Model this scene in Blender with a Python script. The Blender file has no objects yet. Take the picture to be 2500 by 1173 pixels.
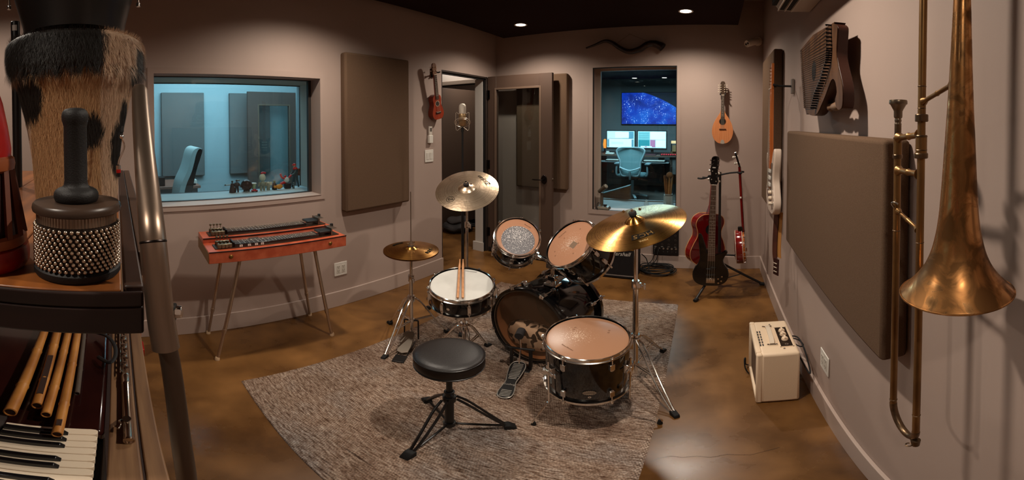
import bpy, math, random
from mathutils import Vector, Matrix
import numpy as np
random.seed(7); rng = np.random.default_rng(7)
PI = math.pi; rad = math.radians
sc = bpy.context.scene
COL = sc.collection

# ---------------------------------------------------------------- camera (stitched panorama: equirectangular, 930 px per radian)
F, Y0, PIT, YAW, H = 930.0, 317.0, rad(-0.94), rad(30.5), 1.52
cd = bpy.data.cameras.new('camera'); cam = bpy.data.objects.new('camera', cd); COL.objects.link(cam)
cam.location = (0, 0, H); cam.rotation_euler = (PI/2 + PIT, 0, YAW)
cd.type = 'PANO'; cd.panorama_type = 'EQUIRECTANGULAR'
cd.longitude_min = -1250/F; cd.longitude_max = 1250/F
cd.latitude_min = -(1173-Y0)/F; cd.latitude_max = Y0/F
cd.clip_start = .01; cd.clip_end = 100
sc.camera = cam
# ---------------------------------------------------------------- world, exposure
w = bpy.data.worlds.new('world'); sc.world = w; w.use_nodes = True
w.node_tree.nodes['Background'].inputs[0].default_value = (.01, .009, .008, 1)
w.node_tree.nodes['Background'].inputs[1].default_value = 1
vs = sc.view_settings; vs.view_transform = 'Standard'; vs.look = 'None'; vs.gamma = 1; vs.use_curve_mapping = False
vs.exposure = EXPO = 0.0
sc.cycles.use_denoising = True
sc.cycles.max_bounces = 10; sc.cycles.diffuse_bounces = 5; sc.cycles.transparent_max_bounces = 16
sc.cycles.sample_clamp_indirect = 4
sc.cycles.caustics_reflective = False; sc.cycles.caustics_refractive = False

# ---------------------------------------------------------------- lamps of the three rooms
def light(name, kind, loc, power, color, size=.05, aim=None, spot=130, blend=.2, sx=1, sy=1):
    l = bpy.data.lights.new(name, kind); l.energy = power; l.color = color
    if kind == 'SPOT': l.spot_size = rad(spot); l.spot_blend = blend; l.shadow_soft_size = size
    if kind == 'POINT': l.shadow_soft_size = size
    if kind == 'AREA': l.shape = 'RECTANGLE'; l.size = sx; l.size_y = sy
    o = bpy.data.objects.new(name, l); COL.objects.link(o); o.location = loc
    if aim is not None: o.rotation_euler = (Vector(aim)-Vector(loc)).to_track_quat('-Z', 'Y').to_euler()
    return o
WARM = (1.0, .88, .745)
LAMPS = [(-1.80, 3.22), (-.25, 3.19), (-1.80, 1.22), (-.25, 1.20), (-1.80, -.80), (-.25, -.80)]
LAMP_W = [92, 100, 100, 128, 60, 70]
for (x, y), pw in zip(LAMPS, LAMP_W):
    light('downlight_bulb', 'SPOT', (x, y, 2.492), pw, WARM, .04, (x, y, 0), 150, .8)
light('booth_lamp', 'AREA', (-4.2, 1.6, 2.5), 84, (.50, .83, 1.0), aim=(-4.4, 1.6, 0), sx=2.2, sy=2.2)
light('booth_wall_washer', 'AREA', (-4.4, 1.0, 2.4), 20, (.50, .84, 1.0), aim=(-5.6, 1.0, 1.3), sx=1.5, sy=.4)
light('control_room_lamp', 'AREA', (-1.6, 6.8, 2.47), 170, (.52, .86, 1.0), aim=(-1.6, 6.8, 0), sx=1.6, sy=1.2)
light('corridor_lamp', 'AREA', (-3.2, 4.2, 2.35), 12, (1, .9, .8), aim=(-3.2, 4.2, 0), sx=.7, sy=.9)

# ---------------------------------------------------------------- pixel -> place helpers (real rays from the camera to a wall, a height or a distance)
def ray(x, y):
    a = (x-1250)/F; l = (Y0-y)/F
    d = [math.cos(l)*math.sin(a), math.cos(l)*math.cos(a), math.sin(l)]
    c, s = math.cos(PIT), math.sin(PIT); d = [d[0], c*d[1]-s*d[2], s*d[1]+c*d[2]]
    c, s = math.cos(-YAW), math.sin(-YAW); return Vector((d[0]*c+d[1]*s, -d[0]*s+d[1]*c, d[2]))
def gz(x, y, z=0): d = ray(x, y); return Vector((0, 0, H)) + d*((z-H)/d.z)
def gx(x, y, X): d = ray(x, y); return Vector((0, 0, H)) + d*(X/d.x)
def gy(x, y, Y): d = ray(x, y); return Vector((0, 0, H)) + d*(Y/d.y)
def gd(x, y, D): d = ray(x, y); return Vector((0, 0, H)) + d*(D/math.hypot(d.x, d.y))

# ---------------------------------------------------------------- objects: empties, tags, parents
W = {}
I4 = Matrix.Identity(4)
def tag(o, label=None, cat=None, group=None, kind=None):
    if label: o['label'] = label
    if cat: o['category'] = cat
    if group: o['group'] = group
    if kind: o['kind'] = kind
    return o
def thing(name, label, cat, M=I4, group=None):
    if not isinstance(M, Matrix): M = Matrix.Translation(Vector(M))
    o = bpy.data.objects.new(name, None); COL.objects.link(o); o.matrix_basis = M; o.empty_display_size = .05
    W[o.name] = M.copy(); return tag(o, label, cat, group)
def fr(loc, z=(0, 0, 1), x=(1, 0, 0)):
    z = Vector(z).normalized(); x = Vector(x); y = z.cross(x).normalized(); x = y.cross(z).normalized()
    M = Matrix((x, y, z)).transposed().to_4x4(); M.translation = Vector(loc); return M
T = lambda *a: Matrix.Translation(Vector(a))
Rz = lambda a: Matrix.Rotation(a, 4, 'Z')
Rx = lambda a: Matrix.Rotation(a, 4, 'X')
Ry = lambda a: Matrix.Rotation(a, 4, 'Y')

def finish(o, parent, world, name):
    COL.objects.link(o)
    if parent is not None:
        P = W[parent.name]
        o.parent = parent
        if world: o.matrix_parent_inverse = P.inverted()
        W[o.name] = I4.copy() if world else P.copy()
        if world: o.matrix_parent_inverse = (P.inverted() if parent.parent is None else W[parent.name].inverted())
    else: W[o.name] = I4.copy()
    return o
def inst(o, M):                                   # a copy of a part at another local place, sharing its mesh
    c = o.copy(); COL.objects.link(c); c.matrix_basis = M @ o.matrix_basis; W[c.name] = W[o.name].copy(); return c

class MB:
    def __init__(s): s.v = []; s.f = []; s.m = []; s.cm = 0
    def add(s, vs, fs, M=None):
        n = len(s.v)
        s.v += [(M @ Vector(v)) if M is not None else Vector(v) for v in vs]
        s.f += [[i+n for i in f] for f in fs]; s.m += [s.cm]*len(fs); return s
    def mi(s, i): s.cm = i; return s
    def box(s, a, b, M=None):
        x0, y0, z0 = a; x1, y1, z1 = b
        v = [(x0, y0, z0), (x1, y0, z0), (x1, y1, z0), (x0, y1, z0), (x0, y0, z1), (x1, y0, z1), (x1, y1, z1), (x0, y1, z1)]
        return s.add(v, [[3, 2, 1, 0], [4, 5, 6, 7], [0, 1, 5, 4], [1, 2, 6, 5], [2, 3, 7, 6], [3, 0, 4, 7]], M)
    def cbox(s, c, d, M=None):
        return s.box([c[i]-d[i]/2 for i in range(3)], [c[i]+d[i]/2 for i in range(3)], M)
    def lathe(s, prof, n=24, M=None, a0=0, a1=2*PI):
        full = abs(a1-a0-2*PI) < 1e-6; k = n if full else n+1; vs = []; fs = []
        for r, z in prof:
            for i in range(k):
                a = a0+(a1-a0)*i/n; vs.append((r*math.cos(a), r*math.sin(a), z))
        for j in range(len(prof)-1):
            for i in range(n):
                i2 = (i+1) % k
                if prof[j][0] < 1e-6 and prof[j+1][0] < 1e-6: continue
                fs.append([j*k+i, j*k+i2, (j+1)*k+i2, (j+1)*k+i])
        return s.add(vs, fs, M)
    def cyl(s, p0, p1, r0, r1=None, n=12):
        p0 = Vector(p0); p1 = Vector(p1); r1 = r0 if r1 is None else r1; d = p1-p0; L = d.length
        if L < 1e-7: return s
        x = Vector((1, 0, 0)) if abs(d.normalized().x) < .9 else Vector((0, 1, 0))
        return s.lathe([(0, 0), (r0, 0), (r1, L), (0, L)], n, fr(p0, d, x))
    def tube(s, pts, r, n=8, closed=False, flat=1.0, up=None):
        pts = [Vector(p) for p in pts]; m = len(pts); rs = r if hasattr(r, '__len__') else [r]*m
        vs = []; fs = []; prev = None
        for i, p in enumerate(pts):
            if closed: t = pts[(i+1) % m]-pts[i-1]
            else: t = pts[min(i+1, m-1)]-pts[max(i-1, 0)]
            t = t.normalized()
            if prev is None:
                u = Vector(up) if up is not None else (Vector((0, 0, 1)) if abs(t.z) < .9 else Vector((1, 0, 0)))
            else: u = prev
            u = (u-t*u.dot(t)).normalized(); prev = u; w_ = t.cross(u)
            for k in range(n):
                a = 2*PI*k/n; vs.append(p+(u*math.cos(a)*flat+w_*math.sin(a))*rs[i])
        for i in range(m if closed else m-1):
            for k in range(n):
                a = i*n+k; b = i*n+(k+1) % n; i2 = (i+1) % m
                fs.append([a, b, i2*n+(k+1) % n, i2*n+k])
        if not closed: fs.append(list(range(n))[::-1]); fs.append([(m-1)*n+k for k in range(n)])
        return s.add(vs, fs)
    def torus(s, c, R, r, M=None, n=32, m=8, a0=0, a1=2*PI):
        full = abs(a1-a0-2*PI) < 1e-6
        pts = [Vector((R*math.cos(a0+(a1-a0)*i/n), R*math.sin(a0+(a1-a0)*i/n), 0))+Vector(c) for i in range(n if full else n+1)]
        if M is not None: pts = [M @ p for p in pts]
        return s.tube(pts, r, m, closed=full)
    def sph(s, c, r, n=12, M=None, sc_=(1, 1, 1)):
        k = n//2; prof = [(r*math.sin(PI*i/k), -r*math.cos(PI*i/k)) for i in range(k+1)]
        prof[0] = (0, -r); prof[-1] = (0, r)
        A = Matrix.Translation(Vector(c)) @ Matrix.Diagonal((*sc_, 1))
        return s.lathe(prof, n, A if M is None else M @ A)
    def prism(s, out, z0, z1, M=None, holes=None):
        n = len(out)
        vs = [(x, y, z0) for x, y in out]+[(x, y, z1) for x, y in out]
        fs = [list(range(n))[::-1], [n+i for i in range(n)]]+[[i, (i+1) % n, n+(i+1) % n, n+i] for i in range(n)]
        return s.add(vs, fs, M)
    def build(s, name, mats, parent=None, world=False, bev=0, ang=38, seg=2, origin=None, smooth=True):
        me = bpy.data.meshes.new(name)
        off = Vector((0, 0, 0))
        if parent is None:
            A = np.array([tuple(v) for v in s.v]); lo = A.min(0); hi = A.max(0)
            off = Vector(((lo[0]+hi[0])/2, (lo[1]+hi[1])/2, lo[2])) if origin is None else Vector(origin)
        me.from_pydata([tuple(v-off) for v in s.v], [], s.f)
        mats = mats if isinstance(mats, (list, tuple)) else [mats]
        for m in mats: me.materials.append(m)
        if len(mats) > 1: me.polygons.foreach_set('material_index', s.m)
        me.validate(); me.update()
        if smooth:
            me.polygons.foreach_set('use_smooth', [True]*len(me.polygons))
            me.set_sharp_from_angle(angle=rad(ang))
        o = bpy.data.objects.new(name, me); finish(o, parent, world, name)
        if parent is None: o.location = off; W[o.name] = Matrix.Translation(off)
        if bev:
            b = o.modifiers.new('edge', 'BEVEL'); b.width = bev; b.segments = seg; b.limit_method = 'ANGLE'; b.angle_limit = rad(35); b.harden_normals = False
        return o

def cr(pts, k=6, closed=False):                   # smooth curve through points (any dimension)
    P = [Vector(p) for p in pts]; n = len(P); out = []
    for i in range(n if closed else n-1):
        p0 = P[(i-1) % n] if (closed or i > 0) else P[0]; p1 = P[i]; p2 = P[(i+1) % n]; p3 = P[(i+2) % n] if (closed or i < n-2) else P[-1]
        for j in range(k):
            t = j/k
            out.append(.5*((2*p1)+(p2-p0)*t+(2*p0-5*p1+4*p2-p3)*t*t+(-p0+3*p1-3*p2+p3)*t**3))
    if not closed: out.append(P[-1])
    return out
def cr2(pts, k=6, closed=True): return [(p[0], p[1]) for p in cr([(a, b, 0) for a, b in pts], k, closed)]
def crr(pts, k=6):                                # pts (x,y,z,r) -> points, radii
    P = cr([p[:3] for p in pts], k); R = [p.x for p in cr([(p[3], 0, 0) for p in pts], k)]; return P, R

def text(body, size, M, m, parent, name='lettering', ext=.0004, shear=0, sx=1, world=False, space=1):
    c = bpy.data.curves.new(name, 'FONT'); c.body = body; c.size = size; c.align_x = 'CENTER'; c.align_y = 'CENTER'
    c.extrude = ext; c.shear = shear; c.space_character = space; c.materials.append(m); c.resolution_u = 3
    tmp = bpy.data.objects.new('tmp', c); COL.objects.link(tmp); dg = bpy.context.evaluated_depsgraph_get(); dg.update()
    me = bpy.data.meshes.new_from_object(tmp.evaluated_get(dg), depsgraph=dg); bpy.data.objects.remove(tmp); me.name = name
    if not me.materials: me.materials.append(m)
    o = bpy.data.objects.new(name, me); finish(o, parent, world, name); o.matrix_basis = M @ Matrix.Diagonal((sx, 1, 1, 1)); return o

# ---------------------------------------------------------------- materials
def lin(c):
    f = lambda u: (u/255)/12.92 if u/255 <= .04045 else ((u/255+.055)/1.055)**2.4
    return (f(c[0]), f(c[1]), f(c[2]), 1)
MT = {}
def mat(name, col, rough=.5, metal=0, col2=None, scale=(4, 4, 4), detail=4, lo=.35, hi=.65, bump=0, bscale=(60, 60, 60), coat=0,
        emit=0, spec=.5, aniso=0, sheen=0, dist=0, rvar=0, coord='Object', ior=1.45, alpha=1):
    if name in MT: return MT[name]
    m = bpy.data.materials.new(name); m.use_nodes = True; MT[name] = m
    nt = m.node_tree; N = nt.nodes; L = nt.links; b = N['Principled BSDF']
    b.inputs['Base Color'].default_value = lin(col); b.inputs['Roughness'].default_value = rough; b.inputs['Metallic'].default_value = metal
    b.inputs['Specular IOR Level'].default_value = spec; b.inputs['Coat Weight'].default_value = coat; b.inputs['Coat Roughness'].default_value = .06
    b.inputs['Sheen Weight'].default_value = sheen; b.inputs['IOR'].default_value = ior; b.inputs['Alpha'].default_value = alpha
    if aniso:
        b.inputs['Anisotropic'].default_value = aniso; b.inputs['Anisotropic Rotation'].default_value = .25; t = N.new('ShaderNodeTangent'); t.direction_type = 'RADIAL'; t.axis = 'Z'
        L.new(t.outputs[0], b.inputs['Tangent'])
    if emit: b.inputs['Emission Color'].default_value = lin(col); b.inputs['Emission Strength'].default_value = emit
    tc = N.new('ShaderNodeTexCoord')
    def noise(scl, det, d=0):
        mp = N.new('ShaderNodeMapping'); mp.inputs['Scale'].default_value = scl; L.new(tc.outputs[coord], mp.inputs[0])
        n = N.new('ShaderNodeTexNoise'); n.inputs['Scale'].default_value = 1; n.inputs['Detail'].default_value = det; n.inputs['Distortion'].default_value = d
        L.new(mp.outputs[0], n.inputs['Vector']); return n
    if col2 is not None:
        n = noise(scale, detail, dist); r = N.new('ShaderNodeValToRGB'); r.color_ramp.elements[0].position = lo; r.color_ramp.elements[1].position = hi
        r.color_ramp.elements[0].color = lin(col); r.color_ramp.elements[1].color = lin(col2)
        L.new(n.outputs['Fac'], r.inputs[0]); L.new(r.outputs[0], b.inputs['Base Color'])
        if rvar:
            q = N.new('ShaderNodeMapRange'); q.inputs['From Min'].default_value = lo; q.inputs['From Max'].default_value = hi
            q.inputs['To Min'].default_value = rough-rvar; q.inputs['To Max'].default_value = rough+rvar
            L.new(n.outputs['Fac'], q.inputs['Value']); L.new(q.outputs[0], b.inputs['Roughness'])
    if bump:
        n = noise(bscale, 3); bp = N.new('ShaderNodeBump'); bp.inputs['Strength'].default_value = bump; bp.inputs['Distance'].default_value = .002
        L.new(n.outputs['Fac'], bp.inputs['Height']); L.new(bp.outputs[0], b.inputs['Normal'])
    return m
def glass(name='window_glass', tint=(235, 240, 240), refl=1.0):
    if name in MT: return MT[name]
    m = bpy.data.materials.new(name); m.use_nodes = True; MT[name] = m; nt = m.node_tree; N = nt.nodes; L = nt.links; N.remove(N['Principled BSDF'])
    t = N.new('ShaderNodeBsdfTransparent'); t.inputs[0].default_value = lin(tint); g = N.new('ShaderNodeBsdfGlossy'); g.inputs['Roughness'].default_value = .01
    f = N.new('ShaderNodeFresnel'); ge = N.new('ShaderNodeNewGeometry'); io = N.new('ShaderNodeMapRange'); io.inputs['To Min'].default_value = 1.45; io.inputs['To Max'].default_value = 1/1.45; L.new(ge.outputs['Backfacing'], io.inputs['Value']); L.new(io.outputs[0], f.inputs[0]); k = N.new('ShaderNodeMath'); k.operation = 'MULTIPLY'; k.inputs[1].default_value = refl; k.use_clamp = True
    x = N.new('ShaderNodeMixShader'); L.new(f.outputs[0], k.inputs[0]); L.new(k.outputs[0], x.inputs[0]); L.new(t.outputs[0], x.inputs[1]); L.new(g.outputs[0], x.inputs[2])
    L.new(x.outputs[0], N['Material Output'].inputs[0]); return m

paint = mat('wall_paint', (174, 153, 142), .62, bump=.05, bscale=(220, 220, 220), spec=.35, col2=(169, 148, 137), scale=(1.5, 1.5, 1.5))
trimp = mat('trim_paint', (180, 160, 149), .42, bump=.05, bscale=(150, 150, 150))
jamb = mat('jamb_paint', (196, 188, 180), .45)
darkceil = mat('dark_ceiling_felt', (44, 30, 28), .95, bump=.3, bscale=(400, 400, 400), spec=.1)
concrete = mat('stained_concrete', (72, 45, 20), .30, col2=(136, 94, 50), scale=(3.4, 3.4, 3.4), detail=10, lo=.28, hi=.74, dist=.15, bump=.10, bscale=(28, 28, 28), rvar=.07, spec=.5)
booth_fabric = mat('booth_fabric', (120, 116, 114), .95, col2=(108, 104, 102), scale=(300, 300, 300), spec=.1)
fabric = mat('panel_fabric', (106, 84, 67), .97, col2=(95, 74, 58), scale=(300, 300, 300), bump=.35, bscale=(700, 700, 700), spec=.1)
doorp = mat('door_brown', (78, 59, 48), .55, bump=.05, bscale=(90, 90, 90))
black = mat('matte_black', (20, 18, 18), .55)
rubber = mat('black_rubber', (16, 15, 15), .75)
gloss = mat('gloss_black', (8, 7, 8), .08, coat=.6, spec=.5)
chrome = mat('chrome', (228, 222, 215), .14, 1)
steel = mat('brushed_steel', (150, 140, 128), .32, 1)
darksteel = mat('dark_steel', (48, 42, 40), .35, 1)
white = mat('white_plastic', (222, 216, 206), .35)
# ================================================================ the setting
WL, WB, WR, WF = -2.465, 3.815, .478, -2.6
ZC = 2.81
def struct(mb, name, m, **k): o = mb.build(name, m, **k); o['kind'] = 'structure'; return o
m = MB(); m.box((-2.6, WF-.15, -.1), (.65, WB+.14, 0)); struct(m, 'floor', concrete, smooth=False)
m = MB(); m.box((WL-.14, WF, ZC), (WR+.15, WB+.14, ZC+.1)); struct(m, 'ceiling', paint, smooth=False)
flo = bpy.data.objects['floor']
m = MB(); cp = [gz(1588, 1128, .0006), gz(1612, 1119, .0006), gz(1640, 1114, .0006), gz(1668, 1118, .0006), gz(1700, 1114, .0006), gz(1735, 1118, .0006), gz(1775, 1110, .0006), gz(1830, 1112, .0006), gz(1900, 1094, .0006)]
for a, b in zip(cp, cp[1:]):
    k_ = 4
    for i in range(k_): q0 = a.lerp(b, i/k_)+Vector((0, random.uniform(-.002, .002), 0)); q1 = a.lerp(b, (i+1)/k_+.05); n_ = Vector((0, .0007, 0)); m.add([q0-n_, q1-n_, q1+n_, q0+n_], [[0, 1, 2, 3]])
m.build('crack', mat('crack_dark', (34, 20, 12), .8), flo, world=True)
def wallbox(mb, axis, a0, a1, c0, c1, z0, z1, holes):
    # a: thickness range on axis, c: range along the wall, holes [(c0,c1,z0,z1)]
    cs = sorted({c0, c1}|{h[0] for h in holes}|{h[1] for h in holes})
    for u0, u1 in zip(cs, cs[1:]):
        hs = sorted([(h[2], h[3]) for h in holes if h[0] <= u0+1e-6 and h[1] >= u1-1e-6]); z = z0
        for hz0, hz1 in hs+[(z1, z1)]:
            if hz0-z > 1e-5: mb.box((a0, u0, z), (a1, u1, hz0)) if axis == 'x' else mb.box((u0, a0, z), (u1, a1, hz0))
            z = hz1
W1 = (.246, 1.459, .985, 1.864); DR = (2.832, 3.62, 0, 2.055); W2 = (-1.266, -.382, .60, 2.113)
m = MB(); wallbox(m, 'x', WL-.135, WL, WF, WB+.14, 0, ZC, [W1, DR]); struct(m, 'wall_left', paint, smooth=False)
m = MB(); wallbox(m, 'y', WB, WB+.13, WL, WR+.15, 0, ZC, [W2]); struct(m, 'wall_back', paint, smooth=False)
m = MB(); m.box((WR, WF, 0), (WR+.15, WB, ZC)); struct(m, 'wall_right', paint, smooth=False)
m = MB(); m.box((WL-.135, WF-.15, 0), (WR+.15, WF, ZC)); struct(m, 'wall_front', paint, smooth=False)
# dark lowered ceiling panel with its recessed lamps
m = MB(); m.box((-2.268, -2.3, 2.50), (.216, 3.66, 2.60)); struct(m, 'ceiling_panel', darkceil, bev=.004)
# baseboards
def base(name, a, b): m = MB(); m.box(a, b); return struct(m, name, trimp, bev=.003)
BH = .142
base('baseboard_left', (WL, WF, 0), (WL+.016, DR[0], BH)); 
m = MB(); m.box((WL, WB-.016, 0), (WR, WB, BH)); struct(m, 'baseboard_back', trimp, bev=.003)
base('baseboard_right', (WR-.016, WF, 0), (WR, WB-.016, BH))
# recessed downlights
glow = mat('lamp_lens', (255, 240, 220), .5, emit=9)
for i, (x, y) in enumerate(LAMPS):
    where = ['over the hinge side of the open door', 'before the control room window', 'over the hi-hat side of the rug', 'over the floor tom', 'behind the camera above the rack', 'behind the camera nearest the trombone'][i]
    t = thing('recessed_light', 'round recessed downlight in the dark ceiling panel '+where, 'light', (x, y, 2.5))
    MB().lathe([(.048, -.001), (.062, -.001), (.064, -.004), (.060, -.006), (.050, -.004), (.048, -.001)], 28).build('trim_ring', mat('lamp_ring', (235, 225, 215), .4), t)
    MB().lathe([(0, -.002), (.048, -.002)], 28).build('lens', glow, t)

# window_1: booth window in the left wall, two panes with a shelf between them
gl = glass(); dkfr = mat('dark_window_frame', (46, 42, 40), .4)
cyanwall = mat('booth_paint', (178, 190, 194), .6)
y0, y1, z0, z1 = W1
def ring(mb, X0, X1, a, b, w_):    # a rectangular frame (x thickness X0..X1), outer rect a=(y,z) b=(y,z), widths w_=(l,r,bottom,top)
    (ya, za), (yb, zb) = a, b; l, r, bo, to = w_
    mb.box((X0, ya, za), (X1, ya+l, zb)); mb.box((X0, yb-r, za), (X1, yb, zb)); mb.box((X0, ya+l, za), (X1, yb-r, za+bo)); mb.box((X0, ya+l, zb-to), (X1, yb-r, zb))
w1 = thing('window_1', None, None, (WL, .85, .985)); w1['kind'] = 'structure'; w1['label'] = 'wide window into the blue lit booth with toys on its sill'
m = MB(); ring(m, WL, WL+.008, (.206, .95), (1.492, 1.905), (.040, .033, .035, .041)); m.build('window_trim', paint, w1, world=True)
m = MB(); m.box((WL-.135, .246, .985), (WL+.012, 1.459, .987)); m.build('window_sill', trimp, w1, world=True)
m = MB(); ring(m, WL-.165, WL-.135, (.24, .98), (1.465, 1.87), (.012, .03, .012, .012)); m.build('window_frame', dkfr, w1, world=True, bev=.002)
m = MB(); m.box((-2.618, .25, .99), (-2.612, 1.44, 1.86)); m.build('pane', gl, w1, world=True)
m = MB(); m.box((-2.985, .1, .93), (-2.63, 1.65, .975)); m.build('inner_shelf', mat('shelf_paint', (190, 198, 200), .5), w1, world=True)
m = MB(); m.box((-2.985, .1, 1.862), (-2.63, 1.62, 1.90)); m.box((-2.985, .1, .93), (-2.63, .22, 1.9)); m.box((-2.985, 1.565, .93), (-2.63, 1.65, 1.9)); m.build('reveal', mat('reveal_paint', (206, 196, 184), .6), w1, world=True)
m = MB(); ring(m, -3.01, -2.985, (.20, .965), (1.585, 1.87), (.02, .02, .012, .014)); m.build('window_frame', dkfr, w1, world=True, bev=.002)
m = MB(); m.box((-3.0, .22, .975), (-2.995, 1.57, 1.86)); m.build('pane', gl, w1, world=True)

# booth behind window_1
booth = mat('booth_wall_blue', (168, 182, 186), .6)
m = MB(); m.box((-5.75, -1.6, 0), (-5.6, 3.35, 2.75)); struct(m, 'wall_booth_back', booth, smooth=False)
m = MB(); m.box((-5.6, 2.95, 0), (-5.25, 3.05, 2.75)); m.box((-4.45, 2.95, 0), (-3.1, 3.05, 2.75)); m.box((-5.25, 2.95, 2.08), (-4.45, 3.05, 2.75)); struct(m, 'wall_booth_side', booth, smooth=False)
m = MB(); m.box((-5.6, -1.75, 0), (-3.1, -1.6, 2.75)); struct(m, 'wall_booth_far', booth, smooth=False)
m = MB(); wallbox(m, 'x', -3.12, -3.012, -1.6, 2.95, 0, 2.75, [(.18, 1.60, .95, 1.88)]); struct(m, 'wall_booth_front', booth, smooth=False)
m = MB(); m.box((-5.6, -1.6, -.05), (-3.0, 3.05, 0)); struct(m, 'floor_booth', concrete, smooth=False)
m = MB(); m.box((-5.6, -1.6, 2.75), (-3.0, 3.05, 2.8)); struct(m, 'ceiling_booth', booth, smooth=False)

def panel(name, label, a, b, edge, cat='acoustic panel', group=None):
    m = MB(); m.box(a, b); o = m.build('sound_absorber', booth_fabric if 'booth' in label and 'blue' in label else fabric, bev=edge, seg=3); return tag(o, label, cat, group)
panel('acoustic_panel', 'tall grey-brown fabric acoustic panel on left wall between booth window and ukulele', (WL+.002, 1.64, .83), (WL+.077, 2.315, 2.08), .018)
panel('acoustic_panel', 'grey-brown fabric acoustic panel on back wall, half hidden behind the open door', (-2.15, WB-.077, .80), (-1.53, WB-.002, 2.06), .018)
panel('acoustic_panel', 'narrow-looking fabric acoustic panel on right wall behind the white electric guitar', (WR-.072, 2.64, .89), (WR-.002, 3.25, 2.065), .015)
panel('acoustic_panel', 'large wide fabric acoustic panel low on right wall beside the trombone', (WR-.077, .838, .855), (WR-.002, 2.09, 1.487), .013)
panel('acoustic_panel', 'blue-grey acoustic panel on the booth wall behind the white office chair', (-5.598, .66, .77), (-5.53, 1.30, 2.01), .01)
panel('acoustic_panel', 'blue-grey acoustic panel on the booth wall behind the booth door', (-5.598, 1.70, .77), (-5.53, 2.36, 2.01), .01)

# booth door (open leaf against the booth wall)
def door_leaf(root, M, wd, ht, gx0, gx1, gz0, gz1, th=.044, m_=doorp, handle=True):
    mb = MB()
    for a, b in (((0, 0, 0), (gx0, th, ht)), ((gx1, 0, 0), (wd, th, ht)), ((gx0, 0, 0), (gx1, th, gz0)), ((gx0, 0, gz1), (gx1, th, ht))): mb.box(a, b, M)
    mb.build('door_panel', m_, root, world=True, bev=.002)
    mb = MB()
    for yy in (-.006, th):
        for a, b in (((gx0-.022, yy, gz0-.022), (gx0, yy+.006, gz1+.022)), ((gx1, yy, gz0-.022), (gx1+.022, yy+.006, gz1+.022)), ((gx0, yy, gz0-.022), (gx1, yy+.006, gz0)), ((gx0, yy, gz1), (gx1, yy+.006, gz1+.022))): mb.box(a, b, M)
    mb.build('glazing_bead', mat('door_bead', (104, 84, 70), .4), root, world=True, bev=.002)
    mb = MB(); mb.box((gx0, th/2-.003, gz0), (gx1, th/2+.003, gz1), M); mb.build('pane', gl, root, world=True)
d3 = thing('door_3', None, None, (-5.5, 2.2, 0)); d3['kind'] = 'structure'; d3['label'] = 'grey glazed door standing open inside the blue booth'
MD = fr((-5.38, 2.72, .01), (0, 0, 1), (0, -1, 0))
door_leaf(d3, MD, .80, 2.01, .12, .62, .2, 1.80, m_=mat('booth_door', (92, 76, 70), .6, spec=.2))
# doorway right end of the booth back: pale jamb
m = MB(); m.box((-5.28, 2.90, 0), (-5.25, 3.06, 2.1)); m.box((-4.45, 2.90, 0), (-4.42, 3.06, 2.1)); m.box((-5.25, 2.90, 2.08), (-4.45, 3.06, 2.11)); struct(m, 'trim_4', jamb, bev=.002)
m = MB(); m.box((-5.6, 3.5, 0), (-4.0, 3.55, 2.75)); struct(m, 'wall_booth_passage', jamb, smooth=False)

# doorway frame (door_1)
d1 = thing('door_1', None, None, (-2.45, 3.64, 0)); d1['kind'] = 'structure'; d1['label'] = 'brown glazed door standing open against the back wall'
door_leaf(d1, fr((-2.452, 3.618, .008), (0, 0, 1), (1, 0, 0)), .803, 2.05, .112, .656, .26, 1.893)
# gasket strip & kick plate
m = MB(); m.box((-2.44, 3.608, .012), (-1.66, 3.618, .06)); m.build('sweep', black, d1, world=True, bev=.002)
hb = darksteel
m = MB(); c = Vector((-1.737, 3.618, .925))
m.lathe([(0, 0), (.032, 0), (.033, .006), (.030, .012), (0, .012)], 24, fr(c, (0, -1, 0)) @ Matrix.Diagonal((1, 1.5, 1, 1)))
m.cyl(c+Vector((0, -.01, 0)), c+Vector((0, -.05, 0)), .012, .010)
m.tube(cr([c+Vector((0, -.05, 0)), c+Vector((-.03, -.055, 0)), c+Vector((-.08, -.052, -.002)), c+Vector((-.115, -.045, -.002))], 4), .008, 8, flat=.8)
m.build('handle', hb, d1, world=True)
m = MB(); m.lathe([(0, 0), (.014, 0), (.014, .008), (0, .008)], 16, fr((-1.649, 3.64, .93), (1, 0, 0), (0, 1, 0))); m.build('latch', steel, d1, world=True)
for z in (.25, 1.05, 1.85):
    m = MB(); m.cyl((-2.452, 3.606, z-.05), (-2.452, 3.606, z+.05), .008); m.box((-2.452, 3.607, z-.05), (-2.425, 3.618, z+.05)); m.build('hinge', darksteel, d1, world=True)
# opening frame
d2 = thing('trim_1', None, None, (WL, 3.2, 0)); d2['kind'] = 'structure'
m = MB(); m.box((WL-.13, 2.832, 2.035), (WL+.004, 3.62, 2.055)); m.box((WL-.13, 3.60, 0), (WL+.004, 3.625, 2.055)); m.box((WL-.13, 2.828, 0), (WL+.003, 2.836, 2.055)); m.build('frame', mat('door_frame_brown', (52, 42, 37), .45), d2, world=True, bev=.002)
m = MB(); m.box((WL-.03, 2.84, 2.018), (WL-.012, 3.60, 2.036)); m.box((WL-.03, 3.584, 0), (WL-.012, 3.602, 2.036)); m.build('gasket', black, d2, world=True)
m = MB(); m.box((WL-.137, 3.575, .11), (WL-.035, 3.60, 2.03)); m.build('jamb', jamb, d2, world=True)
m = MB(); m.box((WL-.16, 3.56, 0), (WL-.02, 3.578, .11)); m.build('jamb_baseboard', jamb, d2, world=True)

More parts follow.
